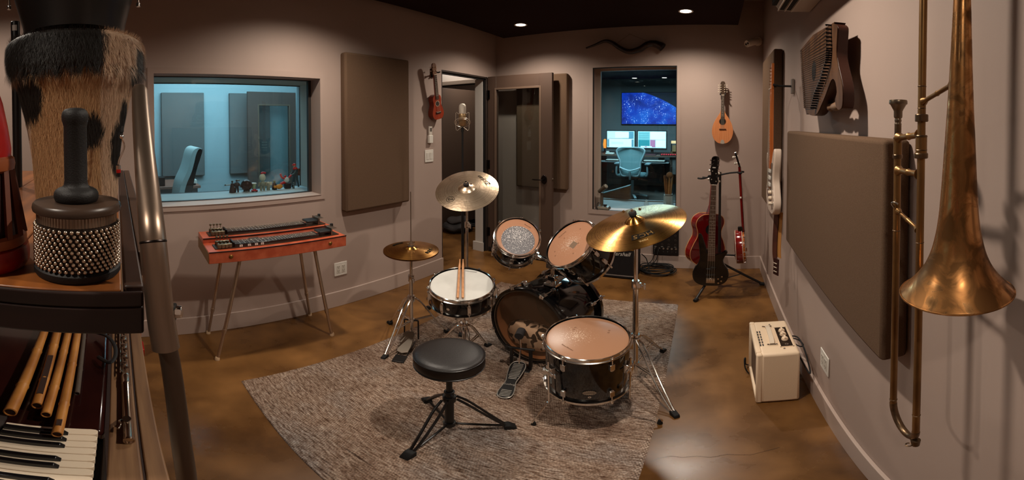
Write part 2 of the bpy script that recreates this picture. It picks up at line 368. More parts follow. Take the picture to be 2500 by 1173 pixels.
# corridor beyond the doorway, with a second open doorway and its brown door
m = MB(); m.box((-4.9, 3.05, 2.42), (-2.6, 6.2, 2.47)); struct(m, 'ceiling_corridor', jamb, smooth=False)
m = MB(); m.box((-4.9, 2.6, -.05), (-2.6, 6.2, 0)); struct(m, 'floor_corridor', concrete, smooth=False)
m = MB(); m.box((-2.604, 3.6, 0), (-2.6, 6.2, 2.42)); struct(m, 'wall_corridor_near', jamb, smooth=False)
m = MB(); m.box((-4.9, 6.05, 0), (-2.6, 6.2, 2.42)); struct(m, 'wall_corridor_end', paint, smooth=False)
m = MB(); m.box((-3.12, 2.45, 0), (-2.6, 2.75, 2.42)); m.box((-5.0, 3.0, 0), (-4.9, 6.2, 2.42)); struct(m, 'wall_corridor_far', paint, smooth=False)
m = MB(); wallbox(m, 'y', 3.05, 3.15, -4.9, -2.98, 0, 2.42, []); struct(m, 'wall_corridor_side', paint, smooth=False)
d4 = thing('door_2', None, None, (-3.7, 4.9, 0)); d4['kind'] = 'structure'; d4['label'] = 'brown door seen through the doorway behind the studio microphone'
door_leaf_m = mat('second_door_brown', (92, 74, 62), .5)
ML4 = fr((-3.555, 4.09, .01), (0, 0, 1), (.115, .99, 0)); m = MB(); m.box((0, 0, 0), (.86, .044, 2.02), ML4); m.build('door_panel', door_leaf_m, d4, world=True, bev=.002)
m = MB(); m.box((-3.66, 3.98, 2.045), (-2.606, 4.04, 2.10)); m.box((-3.66, 3.98, 0), (-3.60, 4.04, 2.045)); m.build('door_frame', mat('second_frame_taupe', (150, 134, 120), .5), d4, world=True, bev=.004)
m = MB(); m.box((-3.60, 4.0, 2.030), (-2.606, 4.05, 2.046)); m.build('gasket', black, d4, world=True)
m = MB(); m.box((-4.9, 4.04, 2.08), (-2.606, 4.12, 2.42)); m.box((-4.9, 4.0, 0), (-3.66, 4.12, 2.42)); m.build('header', jamb, d4, world=True)
# window_2: control room window in the back wall
w2 = thing('window_2', None, None, (-.83, WB, .6)); w2['kind'] = 'structure'; w2['label'] = 'tall window onto the dim control room with its monitors'
def ringy(mb, Y0_, Y1_, a, b, w_):
    (xa, za), (xb, zb) = a, b; l, r, bo, to = w_
    mb.box((xa, Y0_, za), (xa+l, Y1_, zb)); mb.box((xb-r, Y0_, za), (xb, Y1_, zb)); mb.box((xa+l, Y0_, za), (xb-r, Y1_, za+bo)); mb.box((xa+l, Y0_, zb-to), (xb-r, Y1_, zb))
m = MB(); ringy(m, WB-.006, WB, (-1.31, .553), (-.345, 2.152), (.044, .037, .047, .039)); m.build('window_trim', paint, w2, world=True)
m = MB(); ringy(m, WB, WB+.02, (-1.266, .60), (-.382, 2.113), (.008, .008, .002, .008)); m.build('gasket', black, w2, world=True)
m = MB(); ringy(m, WB+.11, WB+.15, (-1.29, .56), (-.36, 2.14), (.075, .04, .04, .05)); m.build('window_frame', mat('w2_frame', (186, 170, 156), .5), w2, world=True, bev=.002)
m = MB(); m.box((-1.23, WB+.128, .60), (-.40, WB+.134, 2.10)); m.build('pane', gl, w2, world=True)
m = MB(); m.box((-1.27, WB+.02, .59), (-.38, WB+.125, .603)); m.build('window_sill', trimp, w2, world=True)
ctrl = mat('control_room_paint', (112, 118, 120), .7)
m = MB(); m.box((-1.35, WB+.15, .52), (-.34, WB+.62, .60)); m.build('inner_shelf', mat('sill_grey', (150, 150, 148), .6), w2, world=True)
m = MB(); ringy(m, WB+.56, WB+.60, (-1.42, .56), (-.32, 2.2), (.05, .02, .05, .05)); m.build('window_frame', mat('w2_frame_far', (120, 116, 110), .5), w2, world=True)
m = MB(); m.box((-1.40, WB+.575, .60), (-.33, WB+.58, 2.16)); m.build('pane', gl, w2, world=True)
# control room shell
m = MB(); m.box((-4.2, 9.22, 0), (1.4, 9.35, 2.7)); struct(m, 'wall_control_back', ctrl, smooth=False)
m = MB(); m.box((-4.3, 6.2, 0), (-4.2, 9.3, 2.7)); m.box((1.4, 4.4, 0), (1.5, 9.3, 2.7)); m.box((-2.6, 4.4, 0), (-2.5, 6.2, 2.7)); struct(m, 'wall_control_side', ctrl, smooth=False)
m = MB(); m.box((-4.2, 4.4, -.05), (1.4, 9.3, 0)); struct(m, 'floor_control', mat('control_floor', (88, 80, 74), .35, col2=(70, 64, 60), scale=(2, 2, 2)), smooth=False)
m = MB(); m.box((-4.2, 4.4, 2.7), (1.4, 9.3, 2.75)); struct(m, 'ceiling_control', darkceil, smooth=False)
m = MB(); m.box((-2.5, 4.38, 0), (-1.42, 4.42, 2.7)); m.box((-.32, 4.38, 0), (1.4, 4.42, 2.7)); m.box((-1.42, 4.38, 0), (-.32, 4.42, .56)); m.box((-1.42, 4.38, 2.2), (-.32, 4.42, 2.7)); struct(m, 'wall_control_front', ctrl, smooth=False)
m = MB(); m.box((-4.2, 9.19, 0), (1.4, 9.22, .14)); struct(m, 'baseboard_control', mat('control_base', (150, 145, 138), .5))
m = MB(); m.box((-4.1, 4.6, 2.49), (1.3, 7.98, 2.52)); struct(m, 'ceiling_control_panel', darkceil)
for p, wh in ((gy(1549, 195, 7.85), 'left of the pair'), (gy(1622, 193, 7.85), 'right of the pair')):
    t = thing('recessed_light', 'small recessed lamp in the control room ceiling above the wall screen, '+wh, 'light', (p.x, 7.85, 2.49)); 
    MB().lathe([(0, -.004), (.05, -.004)], 20).build('lens', glow, t); MB().lathe([(.05, -.004), (.06, -.004), (.06, 0)], 20).build('trim_ring', white, t)
# ================================================================ rug
def rug_material():
    m = mat('woven_rug', (120, 100, 84), .95, spec=.1); nt = m.node_tree; N = nt.nodes; L = nt.links; b = N['Principled BSDF']
    tc = N.new('ShaderNodeTexCoord')
    def nz(s, det=3, d=0):
        mp = N.new('ShaderNodeMapping'); mp.inputs['Scale'].default_value = s; L.new(tc.outputs['Object'], mp.inputs[0])
        n = N.new('ShaderNodeTexNoise'); n.inputs['Scale'].default_value = 1; n.inputs['Detail'].default_value = det; L.new(mp.outputs[0], n.inputs['Vector']); return n.outputs['Fac']
    def ramp(f, els):
        r = N.new('ShaderNodeValToRGB'); e = r.color_ramp.elements
        while len(e) < len(els): e.new(.5)
        for i, (p, c) in enumerate(els): e[i].position = p; e[i].color = lin(c)
        L.new(f, r.inputs[0]); return r.outputs[0]
    def mix(f, a, b_, t='MIX'):
        x = N.new('ShaderNodeMix'); x.data_type = 'RGBA'; x.blend_type = t
        if isinstance(f, float): x.inputs[0].default_value = f
        else: L.new(f, x.inputs[0])
        L.new(a, x.inputs[6]); L.new(b_, x.inputs[7]); return x.outputs[2]
    yarn = ramp(nz((24, 110, 1), 4), [(.28, (96, 72, 56)), (.42, (158, 134, 118)), (.56, (196, 176, 160)), (.70, (222, 208, 194))])
    big = ramp(nz((2.0, 3.2, 1), 4), [(.34, (158, 130, 110)), (.48, (214, 200, 188)), (.64, (184, 188, 196))])
    spk = ramp(nz((120, 130, 1), 2), [(.36, (90, 70, 56)), (.60, (255, 255, 255))])
    dk = ramp(nz((3.5, 75, 1), 3), [(.29, (70, 50, 40)), (.36, (255, 255, 255))])
    c = mix(.8, yarn, big, 'MULTIPLY'); c = mix(.55, c, spk, 'MULTIPLY'); c = mix(.6, c, dk, 'MULTIPLY')
    g = N.new('ShaderNodeGamma'); g.inputs[1].default_value = .92; L.new(c, g.inputs[0]); L.new(g.outputs[0], b.inputs['Base Color'])
    # stitches: rows across the rug, beads along each row
    sx = N.new('ShaderNodeSeparateXYZ'); L.new(tc.outputs['Object'], sx.inputs[0])
    def sine(o, k):
        a = N.new('ShaderNodeMath'); a.operation = 'MULTIPLY'; a.inputs[1].default_value = k; L.new(o, a.inputs[0])
        s = N.new('ShaderNodeMath'); s.operation = 'SINE'; L.new(a.outputs[0], s.inputs[0]); return s.outputs[0]
    a = N.new('ShaderNodeMath'); a.operation = 'MULTIPLY'; L.new(sine(sx.outputs[0], 2*PI/.011), a.inputs[0]); L.new(sine(sx.outputs[1], PI/.0105), a.inputs[1])
    a2 = N.new('ShaderNodeMath'); a2.operation = 'ADD'; L.new(a.outputs[0], a2.inputs[0]); L.new(nz((150, 150, 1)), a2.inputs[1])
    bp = N.new('ShaderNodeBump'); bp.inputs['Strength'].default_value = .8; bp.inputs['Distance'].default_value = .003; L.new(a2.outputs[0], bp.inputs['Height']); L.new(bp.outputs[0], b.inputs['Normal'])
    return m
cA, cB, cC, cD = [Vector((x, y, 0)) for x, y in ((-1.812, .598), (-1.832, 2.90), (-.272, 2.942), (-.198, .545))]
NX, NY = 120, 224*3
u = np.linspace(0, 1, NX+1); v = np.linspace(0, 1, NY+1); U, V_ = np.meshgrid(u, v)
P = (np.outer((1-V_).ravel()*(1-U).ravel(), cA)+np.outer(V_.ravel()*(1-U).ravel(), cB)+np.outer(V_.ravel()*U.ravel(), cC)+np.outer((1-V_).ravel()*U.ravel(), cD))
row = V_.ravel()*NY
P[:, 2] = .007+.0022*np.abs(np.sin(row*PI/3+.5))+.0006*rng.standard_normal(len(row))
edge = (U.ravel() < 1e-6)|(U.ravel() > 1-1e-6); P[edge, 0] += np.repeat(rng.normal(0, .0008, (NY//3+2)), 3)[:NY+1].repeat(2)[:edge.sum()]
rim_ = edge|(V_.ravel() < 1e-6)|(V_.ravel() > 1-1e-6); P[rim_, 2] = .0005
ii = np.arange((NX+1)*(NY+1)).reshape(NY+1, NX+1)
Q = np.stack([ii[:-1, :-1], ii[:-1, 1:], ii[1:, 1:], ii[1:, :-1]], -1).reshape(-1, 4)
me = bpy.data.meshes.new('rug'); me.vertices.add(len(P)); me.vertices.foreach_set('co', P.ravel()); me.loops.add(Q.size); me.polygons.add(len(Q))
me.loops.foreach_set('vertex_index', Q.ravel()); me.polygons.foreach_set('loop_start', np.arange(len(Q))*4); me.polygons.foreach_set('use_smooth', [True]*len(Q)); me.update(); me.validate()
me.materials.append(rug_material()); o = bpy.data.objects.new('rug', me); COL.objects.link(o)
tag(o, 'large woven grey-brown rug on the stained concrete floor under the drum kit', 'rug')

# ================================================================ drum kit
CAM = Vector((0, 0, H))
def nrm(P, ang, phi):
    v = (CAM-Vector(P)).normalized(); r = v.cross(Vector((0, 0, 1))).normalized()*-1; u = v.cross(r)*-1
    if u.z < 0: u = -u
    return (v*math.cos(rad(ang))+(r*math.cos(rad(phi))+u*math.sin(rad(phi)))*math.sin(rad(ang))).normalized()
coated = mat('coated_drumhead', (208, 206, 200), .55, col2=(198, 196, 190), scale=(9, 9, 9), lo=.4, hi=.7)
def used_head(name, base, worn, wcx, wcy, wr):
    m = mat(name, base, .30, spec=.6); nt = m.node_tree; N = nt.nodes; L = nt.links; b = N['Principled BSDF']
    tc = N.new('ShaderNodeTexCoord'); mp = N.new('ShaderNodeMapping'); mp.inputs['Location'].default_value = (-wcx, -wcy, 0); L.new(tc.outputs['Object'], mp.inputs[0])
    ln = N.new('ShaderNodeVectorMath'); ln.operation = 'LENGTH'; L.new(mp.outputs[0], ln.inputs[0])
    mr = N.new('ShaderNodeMapRange'); mr.inputs['From Min'].default_value = 0; mr.inputs['From Max'].default_value = wr; mr.inputs['To Min'].default_value = .19; mr.inputs['To Max'].default_value = -.10; L.new(ln.outputs['Value'], mr.inputs['Value'])
    n = N.new('ShaderNodeTexNoise'); n.inputs['Scale'].default_value = 190; n.inputs['Detail'].default_value = 4; n.inputs['Distortion'].default_value = .8; L.new(tc.outputs['Object'], n.inputs['Vector'])
    ad = N.new('ShaderNodeMath'); ad.operation = 'ADD'; L.new(n.outputs['Fac'], ad.inputs[0]); L.new(mr.outputs[0], ad.inputs[1])
    r = N.new('ShaderNodeValToRGB'); r.color_ramp.elements[0].position = .665; r.color_ramp.elements[1].position = .76; r.color_ramp.elements[0].color = lin(base); r.color_ramp.elements[1].color = lin(worn)
    L.new(ad.outputs[0], r.inputs[0]); L.new(r.outputs[0], b.inputs['Base Color']); return m
tan_head = used_head('worn_tan_head', (160, 117, 89), (216, 190, 166), -.05, .0, .15)
tan_head2 = used_head('worn_tan_head_small', (182, 132, 102), (230, 212, 196), 0, 0, .15)
silver_head = used_head('silver_dot_head', (104, 102, 106), (226, 222, 220), .0, .025, .34)
def lug_mesh(kind, depth, r, parent):
    m = MB(); rb = r+.006
    if kind == 'long':
        m.box((r-.001, -.009, -depth*.5-.024), (r+.017, .009, -depth*.5+.024)); m.sph((r+.010, 0, -depth*.5-.024), .0105, 10, None, (1, 1, 1.3)); m.sph((r+.010, 0, -depth*.5+.024), .0105, 10, None, (1, 1, 1.3))
        m.cyl((r+.012, 0, -depth-.004), (r+.012, 0, .004), .0032, n=8)
    else:
        m.box((r-.001, -.011, -.075), (r+.016, .011, -.040)); m.sph((r+.008, 0, -.075), .011, 10, None, (1, 1, .8)); m.cyl((r+.012, 0, -.045), (r+.012, 0, .006), .0032, n=8)
    m.cyl((r+.012, 0, -.010), (r+.012, 0, .010), .0065, .0055, n=8); m.box((r+.004, -.007, -.004), (r+.020, .007, .002))
    o = m.build('lug', chrome, parent, bev=.0015); return o
def drum(root, r, depth, headm, nlug, lugkind='short', resonant=True, shellm=gloss, dot=None, a0=0, both=True):
    MB().lathe([(r, -.004), (r+.002, -.012), (r+.002, -depth+.012), (r, -depth+.004), (r-.006, -depth+.004), (r-.006, -.004), (r, -.004)], 56).build('shell', shellm, root)
    MB().lathe([(0, 0), (r-.012, 0), (r-.003, -.002), (r+.001, -.008)], 56).build('drumhead', headm, root)
    if dot: MB().lathe([(0, .0006), (dot[0], .0006)], 40, T(dot[1], dot[2], 0)).build('center_dot', dot[3], root)
    h = [(r+.001, .006), (r+.004, .009), (r+.007, .006), (r+.008, -.010), (r+.013, -.012), (r+.013, -.015), (r+.003, -.015), (r+.003, .002), (r+.001, .006)]
    MB().lathe(h, 64).build('hoop', chrome, root)
    MB().lathe([(a, -depth-b) for a, b in h], 64).build('hoop', chrome, root)
    if resonant: MB().lathe([(0, -depth+.001), (r-.004, -depth+.001)], 40).build('resonant_head', mat('resonant_head', (200, 190, 175), .3), root)
    lg = lug_mesh(lugkind, depth, r, root); W_ = []
    lg.matrix_basis = Rz(a0)
    for i in range(1, nlug): inst(lg, Rz(2*PI*i/nlug))
    if lugkind == 'short' and both:
        m = MB(); m.box((r-.001, -.011, -depth+.040), (r+.016, .011, -depth+.075)); m.sph((r+.008, 0, -depth+.075), .011, 10, None, (1, 1, .8)); m.cyl((r+.012, 0, -depth-.006), (r+.012, 0, -depth+.045), .0032, n=8); m.cyl((r+.012, 0, -depth-.012), (r+.012, 0, -depth+.01), .0065, n=8)
        l2 = m.build('lug', chrome, root, bev=.0015); l2.matrix_basis = Rz(a0)
        for i in range(1, nlug): inst(l2, Rz(2*PI*i/nlug))

def tripod(root, c, feet, zc, zl, pr=.0125, lr=.0055, m_=chrome, twin=True, footm=rubber, gap=.011):
    """ legs of a braced stand: from the upper collar zc to each foot, with a strut from the lower collar zl """
    c = Vector((c[0], c[1], 0))
    m = MB(); m.lathe([(0, zc-.022), (pr+.010, zc-.022), (pr+.012, zc-.016), (pr+.012, zc+.016), (pr+.009, zc+.022), (0, zc+.022)], 20, T(*c)); m.build('collar', m_, root, world=True); m = MB(); m.lathe([(0, zl-.012), (pr+.008, zl-.012), (pr+.008, zl+.012), (0, zl+.012)], 18, T(*c)); m.build('collar', m_, root, world=True)
    for f in feet:
        f = Vector((f[0], f[1], 0)); d = (f-c); L_ = d.length; d.normalize(); n_ = Vector((-d.y, d.x, 0)); m = MB()
        p0 = c+d*(pr+.012)+Vector((0, 0, zc)); p1 = f-d*.015+Vector((0, 0, .022)); k1 = p0.lerp(p1, .22)+Vector((0, 0, .018))
        for s in ((-1, 1) if twin else (0,)):
            m.tube(cr([p0+n_*s*gap*.8, k1+n_*s*gap*1.25, p0.lerp(p1, .7)+n_*s*gap, p1+n_*s*gap*.4], 4), lr, 7)
        q0 = c+d*(pr+.006)+Vector((0, 0, zl)); q1 = p0.lerp(p1, .52)
        for s in (-1, 1): m.tube([q0+n_*s*.006, q1+n_*s*.008], lr*.75, 6)
        m.cyl(q1-n_*.014, q1+n_*.014, lr*.9, n=8); m.cyl(p0-n_*.016, p0+n_*.016, lr*1.2, n=8)
        lg = m.build('leg', m_, root, world=True)
        m = MB(); m.prism([(-.016, 0), (.030, 0), (.026, .020), (-.010, .034), (-.020, .026)], -.014, .014, fr(p1-Vector((0, 0, .022)), -n_, d)); m.build('rubber_foot', footm, lg, world=True, bev=.004)
def pole(root, c, segs, m_=chrome):
    """ segs: (z0,z1,r) telescoping tubes with a clamp and wing nut at each joint """
    for i, (z0_, z1_, r) in enumerate(segs):
        m = MB(); m.lathe([(0, z0_), (r, z0_), (r, z1_), (0, z1_)], 18, T(*c, 0)); m.build('pole', m_, root, world=True)
        if i:
            m = MB(); R_ = segs[i-1][2]
            m.lathe([(r, z0_+.022), (R_+.006, z0_+.022), (R_+.007, z0_+.018), (R_+.007, z0_-.022), (R_+.004, z0_-.026), (R_, z0_-.026)], 20, T(*c, 0))
            d = Vector((.9, -.43, 0)); p = Vector((*c, z0_)); m.cbox((R_+.012, 0, z0_), (.016, .014, .030), T(*c, 0) @ Rz(-.45)); m.cyl(p+d*(R_+.014), p+d*(R_+.036), .004, n=8)
            m.cbox((R_+.042, 0, z0_), (.012, .005, .034), T(*c, 0) @ Rz(-.45)); m.build('clamp', m_, root, world=True, bev=.002)

# --- throne
t = thing('drum_throne', 'round black leather drum stool on a black tripod, front centre of the rug', 'stool', (-.932, 1.108, 0))
leather = mat('black_leather', (25, 19, 17), .42, bump=.25, bscale=(180, 180, 180), spec=.55)
m = MB(); m.lathe([(0, .534), (.05, .5338), (.105, .531), (.128, .526), (.1365, .520), (.1385, .5165), (.1365, .513), (.1385, .508), (.1395, .488), (.1385, .472), (.1365, .468), (.1375, .465), (.134, .458), (0, .458)], 72); m.build('seat', leather, t)
m = MB(); m.torus((0, 0, .5165), .1385, .0022, n=72, m=6); m.torus((0, 0, .467), .1378, .0022, n=72, m=6); m.build('piping', mat('seat_piping', (14, 12, 12), .35), t)
blk = mat('black_powder_coat', (24, 22, 22), .38, spec=.6)
m = MB(); m.cbox((0, 0, .452), (.11, .11, .006)); m.cyl((0, 0, .45), (0, 0, .40), .024, .016); m.build('seat_bracket', blk, t)
m = MB(); m.lathe([(0, .26), (.0125, .26), (.0125, .45), (0, .45)], 20); m.build('threaded_post', blk, t)
m = MB(); m.lathe([(0, .045), (.017, .045), (.0185, .05), (.0185, .285), (.016, .292), (.0125, .292)], 24); m.torus((0, 0, .29), .017, .005, n=24); m.cyl((.015, -.01, .285), (.052, -.03, .292), .006, .004, 8); m.build('post', blk, t)
fts = [(-.911+.932-.005, .864-1.108), (-.749+.932, 1.271-1.108), (-1.177+.932, 1.235-1.108)]
m = MB(); m.lathe([(.018, .232), (.027, .232), (.027, .262), (.018, .262)], 20); m.build('collar', blk, t); m = MB(); m.lathe([(.018, .055), (.025, .055), (.025, .078), (.018, .078)], 20); m.build('collar', blk, t)
for f in fts:
    f = Vector((*f, 0)); d = f.normalized(); n_ = Vector((-d.y, d.x, 0)); m = MB()
    p0 = d*.030+Vector((0, 0, .248)); p1 = f*.93+Vector((0, 0, .020))
    for s in (-1, 1): m.tube(cr([p0+n_*s*.012, p0.lerp(p1, .3)+n_*s*.017+Vector((0, 0, .012)), p1+n_*s*.007], 4), .0062, 8)
    m.tube([d*.024+Vector((0, 0, .066)), f*.86+Vector((0, 0, .030))], .006, 8)
    lg = m.build('leg', blk, t)
    m = MB(); m.prism([(-.020, .002), (.032, 0), (.028, .016), (.004, .038), (-.020, .040)], -.020, .020, fr(f*.95, -n_, d)); m.build('rubber_foot', rubber, lg, bev=.005)

# --- snare drum and its stand
SP = gz(1127, 694, .585); n_ = nrm(SP, 55.5, 91); dc = CAM-SP; dc.z = 0; SM = fr(SP, n_, Vector((0, 0, 1)).cross(dc.normalized()))
t = thing('snare_drum', 'snare drum with white head and black shell, two sticks lying on it', 'drum', SM)
brown_black = mat('black_sparkle_shell', (12, 9, 9), .10, coat=.5, col2=(26, 16, 12), scale=(9, 9, 60), lo=.45, hi=.7)
drum(t, .174, .125, coated, 8, 'long', shellm=brown_black, a0=.2)
m = MB(); 
for yy in np.linspace(-.02, .02, 9): m.cyl((-.165, yy, -.1265), (.165, yy, -.1265), .0008, n=5)
o = m.build('snare_wires', steel, t); o['kind'] = 'stuff'
m = MB(); m.box((.174, -.015, -.085), (.190, .015, -.03)); m.cyl((.19, 0, -.03), (.205, 0, -.05), .006); m.box((.196, -.012, -.09), (.206, .012, -.045)); m.cyl((.19, -.02, -.10), (.19, .02, -.10), .005); m.build('strainer', chrome, t, bev=.002)
m = MB(); m.lathe([(0, 0), (.009, 0), (.009, .002), (.003, .002), (.003, .001), (0, .001)], 16, fr((.1762*math.cos(-1.98), .1762*math.sin(-1.98), -.065), (math.cos(-1.98), math.sin(-1.98), 0), (0, 0, 1))); m.build('badge_grommet', chrome, t)
text('AMBASSADOR', .011, T(.055, .135, .0012) @ Rz(-.30), mat('print_dark', (40, 36, 34), .6), t, ext=.0001)
sc0 = Vector((-1.318, 1.70))
t = thing('snare_stand', 'chrome snare stand with rubber feet under the white-headed snare drum', 'stand', (sc0.x, sc0.y, 0))
tripod(t, sc0, [(-1.160, 1.560), (-1.283, 1.905), (-1.52, 1.62)], .26, .09, pr=.012)
pole(t, sc0, [(.06, .33, .012), (.33, .41, .009)])
bc = SM @ Vector((0, 0, -.140)); bb = SM @ Vector((0, 0, -.17)); m = MB(); m.cyl((*sc0, .405), bb, .012, .012); m.sph(bb, .018); m.build('tilter', chrome, t, world=True)
m = MB()
for k in range(3):
    a = k*2*PI/3+.6; d = SM.to_3x3() @ Vector((math.cos(a), math.sin(a), 0)); z = SM.to_3x3() @ Vector((0, 0, 1))
    m.tube(cr([bb, bb+d*.09-z*.002, bb+d*.165+z*.012, bb+d*.192+z*.03, bb+d*.194+z*.05], 4), .005, 7)
m.build('basket_arm', chrome, t, world=True)
wood = mat('hickory', (206, 150, 104), .45, col2=(184, 126, 82), scale=(30, 30, 3), lo=.35, hi=.7)
for i, (x, dx, lab) in enumerate(((-.008, .0, 'left one of two hickory drumsticks lying side by side on the snare drum'), (.018, .012, 'right one of two hickory drumsticks lying side by side on the snare drum'))):
    
    A = SM @ Vector((-.012+x, -.162, .0150)); B = SM @ Vector((-.004+x*.75, .258, .0190))
    d = (B-A); Ls = d.length; r = .0072
    m = MB(); m.lathe([(0, 0), (r*.7, .001), (r, .006), (r, Ls*.78), (r*.45, Ls*.955), (r*.42, Ls*.965), (r*.62, Ls*.975), (r*.6, Ls*.99), (0, Ls)], 14, fr(A, d, (1, 0, 0)))
    tag(m.build('drumstick', wood), lab, 'drumstick', 'drumsticks on the snare')

# --- cymbals
def cymbal_mat(name, c1, c2, rough, an, ringscale, rings):
    m = mat(name, c1, rough, 1, aniso=an); nt = m.node_tree; N = nt.nodes; L = nt.links; b = N['Principled BSDF']
    tc = N.new('ShaderNodeTexCoord'); ln = N.new('ShaderNodeVectorMath'); ln.operation = 'LENGTH'
    mu = N.new('ShaderNodeVectorMath'); mu.operation = 'MULTIPLY'; mu.inputs[1].default_value = (1, 1, 0); L.new(tc.outputs['Object'], mu.inputs[0]); L.new(mu.outputs[0], ln.inputs[0])
    n = N.new('ShaderNodeTexNoise'); n.noise_dimensions = '1D'; n.inputs['Scale'].default_value = ringscale; n.inputs['Detail'].default_value = 3; L.new(ln.outputs['Value'], n.inputs['W'])
    n2 = N.new('ShaderNodeTexNoise'); n2.inputs['Scale'].default_value = 14; n2.inputs['Detail'].default_value = 4; L.new(tc.outputs['Object'], n2.inputs['Vector'])
    ad = N.new('ShaderNodeMath'); ad.operation = 'MULTIPLY_ADD'; ad.inputs[1].default_value = .5; L.new(n2.outputs['Fac'], ad.inputs[0]); L.new(n.outputs['Fac'], ad.inputs[2])
    r = N.new('ShaderNodeValToRGB'); r.color_ramp.elements[0].position = .55; r.color_ramp.elements[1].position = .95; r.color_ramp.elements[0].color = lin(c2); r.color_ramp.elements[1].color = lin(c1); L.new(ad.outputs[0], r.inputs[0]); L.new(r.outputs[0], b.inputs['Base Color'])
    bp = N.new('ShaderNodeBump'); bp.inputs['Strength'].default_value = rings; bp.inputs['Distance'].default_value = .0006; L.new(n.outputs['Fac'], bp.inputs['Height'])
    if name == 'hammered_bronze':
        vo = N.new('ShaderNodeTexVoronoi'); vo.inputs['Scale'].default_value = 48; L.new(tc.outputs['Object'], vo.inputs['Vector'])
        b2 = N.new('ShaderNodeBump'); b2.inputs['Strength'].default_value = .30; b2.inputs['Distance'].default_value = .0016; L.new(vo.outputs['Distance'], b2.inputs['Height']); L.new(bp.outputs[0], b2.inputs['Normal']); bp = b2
    L.new(bp.outputs[0], b.inputs['Normal']); return m
brass_hcs = cymbal_mat('lathed_brass', (224, 170, 92), (150, 96, 40), .24, .75, 260, .55)
bronze = cymbal_mat('hammered_bronze', (240, 216, 188), (206, 176, 146), .33, .35, 160, .25)
def cymbal(name, label, P, n, R_, bell=.24, belh=.022, bow=.020, m_=brass_hcs, x=(1, 0, 0), flip=False):
    t = tag_ = None
    M = fr(P, n, x); prof = []
    rb = R_*bell
    prof = [(.006, belh+bow)]+[(rb*k/6, bow+belh*math.cos(k/6*PI/2)**.75 if k < 6 else bow) for k in range(1, 7)]+[(rb+(R_-rb)*k/10, bow*(1-(k/10)**1.5)) for k in range(1, 11)]
    if flip: prof = [(a, -b) for a, b in prof]
    full = prof+[(a, b-.0012) for a, b in prof[::-1]]
    t = thing(name, label, 'cymbal', M); o = MB().lathe(full, 96).build('plate', m_, t); return t, M
ink = mat('cymbal_ink', (14, 10, 7), .7, spec=.1); CR = gd(1140, 464, 2.72); CN = nrm(CR, 51, 98); 
dircam = (CAM-CR); dircam.z = 0; rightv = Vector((0, 0, 1)).cross(dircam.normalized())
t, CM = cymbal('crash_cymbal', 'silvery bronze crash cymbal tilted towards the throne on the tall stand', CR, CN, .2286, .27, .024, .018, bronze, x=rightv)
def on_cymbal(t, r, ang, body, size, m_, spin=0, R_=.2286, rb=.046, bow=.018, ext=.0002, lift=.0012, **k):
    q = max(0, (r-rb)/(R_-rb)); z = bow*(1-q**1.5)+lift; sl = -bow*1.5*math.sqrt(q)/(R_-rb)
    M = Rz(ang) @ T(r, 0, z) @ Ry(-math.atan(sl)) @ Rz(spin); return text(body, size, M, m_, t, ext=ext, **k)
for ch, a in zip('Zildjian', np.linspace(0, 1, 8)): pass
on_cymbal(t, .150, rad(33), 'Zildjian', .048, ink, spin=rad(-90+180), shear=.25)
on_cymbal(t, .155, rad(222), 'Z', .042, ink, spin=rad(60), sx=1.3)
MB().lathe([(.026, .0), (.029, .0)], 40, Rz(rad(222)) @ T(.155, 0, .0112) @ Ry(.13)).build('printed_ring', ink, t)
on_cymbal(t, .185, rad(132), 'Z', .02, mat('ink_grey', (90, 80, 70), .5), spin=rad(45))
# crash stand
cc = Vector((CR.x, CR.y))
t = thing('cymbal_stand', 'tall chrome stand carrying the tilted crash cymbal behind the snare', 'stand', (*cc, 0))
tripod(t, cc, [(-1.976, 2.093), (-1.50, 1.90), (-1.55, 2.46)], .34, .12)
pole(t, cc, [(.05, .42, .0125), (.42, .78, .0105), (.78, CR.z-.06, .008)])
def topper(t, P, n, wing=True):
    m = MB(); m.cyl(Vector((P.x, P.y, P.z-.065)), P-n*.03, .009, .009); m.cyl(P-n*.035, P+n*.075, .0038, n=10); m.sph(P-n*.033, .013); m.build('tilter', chrome, t, world=True)
    m = MB(); m.lathe([(0, .040), (.019, .040), (.020, .046), (.020, .058), (.017, .062), (0, .062)], 20, fr(P, n)); m.build('felt_washer', mat('felt', (44, 40, 40), .9), t, world=True)
    m = MB(); m.lathe([(0, .062), (.009, .062), (.008, .076), (0, .076)], 12, fr(P, n)); M_ = fr(P, n)
    for s in (-1, 1): m.cbox((s*.013, 0, .080), (.014, .004, .014), M_ @ Ry(s*.4))
    m.build('wing_nut', chrome, t, world=True, bev=.001)
topper(t, CR, CN)
# ride
RP = gd(1553, 552, 1.92); RN = nrm(RP, 66.5, 106)
dircam = (CAM-RP); dircam.z = 0; rightv = Vector((0, 0, 1)).cross(dircam.normalized())
t, RM = cymbal('ride_cymbal', 'big golden lathed ride cymbal tilted to the left above the floor tom', RP, RN, .262, .20, .030, .030, brass_hcs, x=rightv)
gold = mat('gold_print', (206, 158, 84), .35, 1)
for k, ch in enumerate('HCS'):
    a = rad(-78)+(1-k)*rad(11.5); r = .172; q = (r-.052)/.21; z = .030*(1-q**1.5)
    M = Rz(a) @ T(r, 0, z+.0012) @ Ry(.17)
    MB().cbox((0, 0, 0), (.040, .037, .0006), M).build('printed_block', ink, t)
    text(ch, .040, M @ T(0, 0, .0006) @ Rz(rad(-90)), gold, t, sx=1.2)
text('MEINL', .016, Rz(rad(-80)) @ T(.215, 0, .0120) @ Ry(.22) @ Rz(rad(-90)), mat('gold_print_light', (236, 200, 140), .3, .5), t)
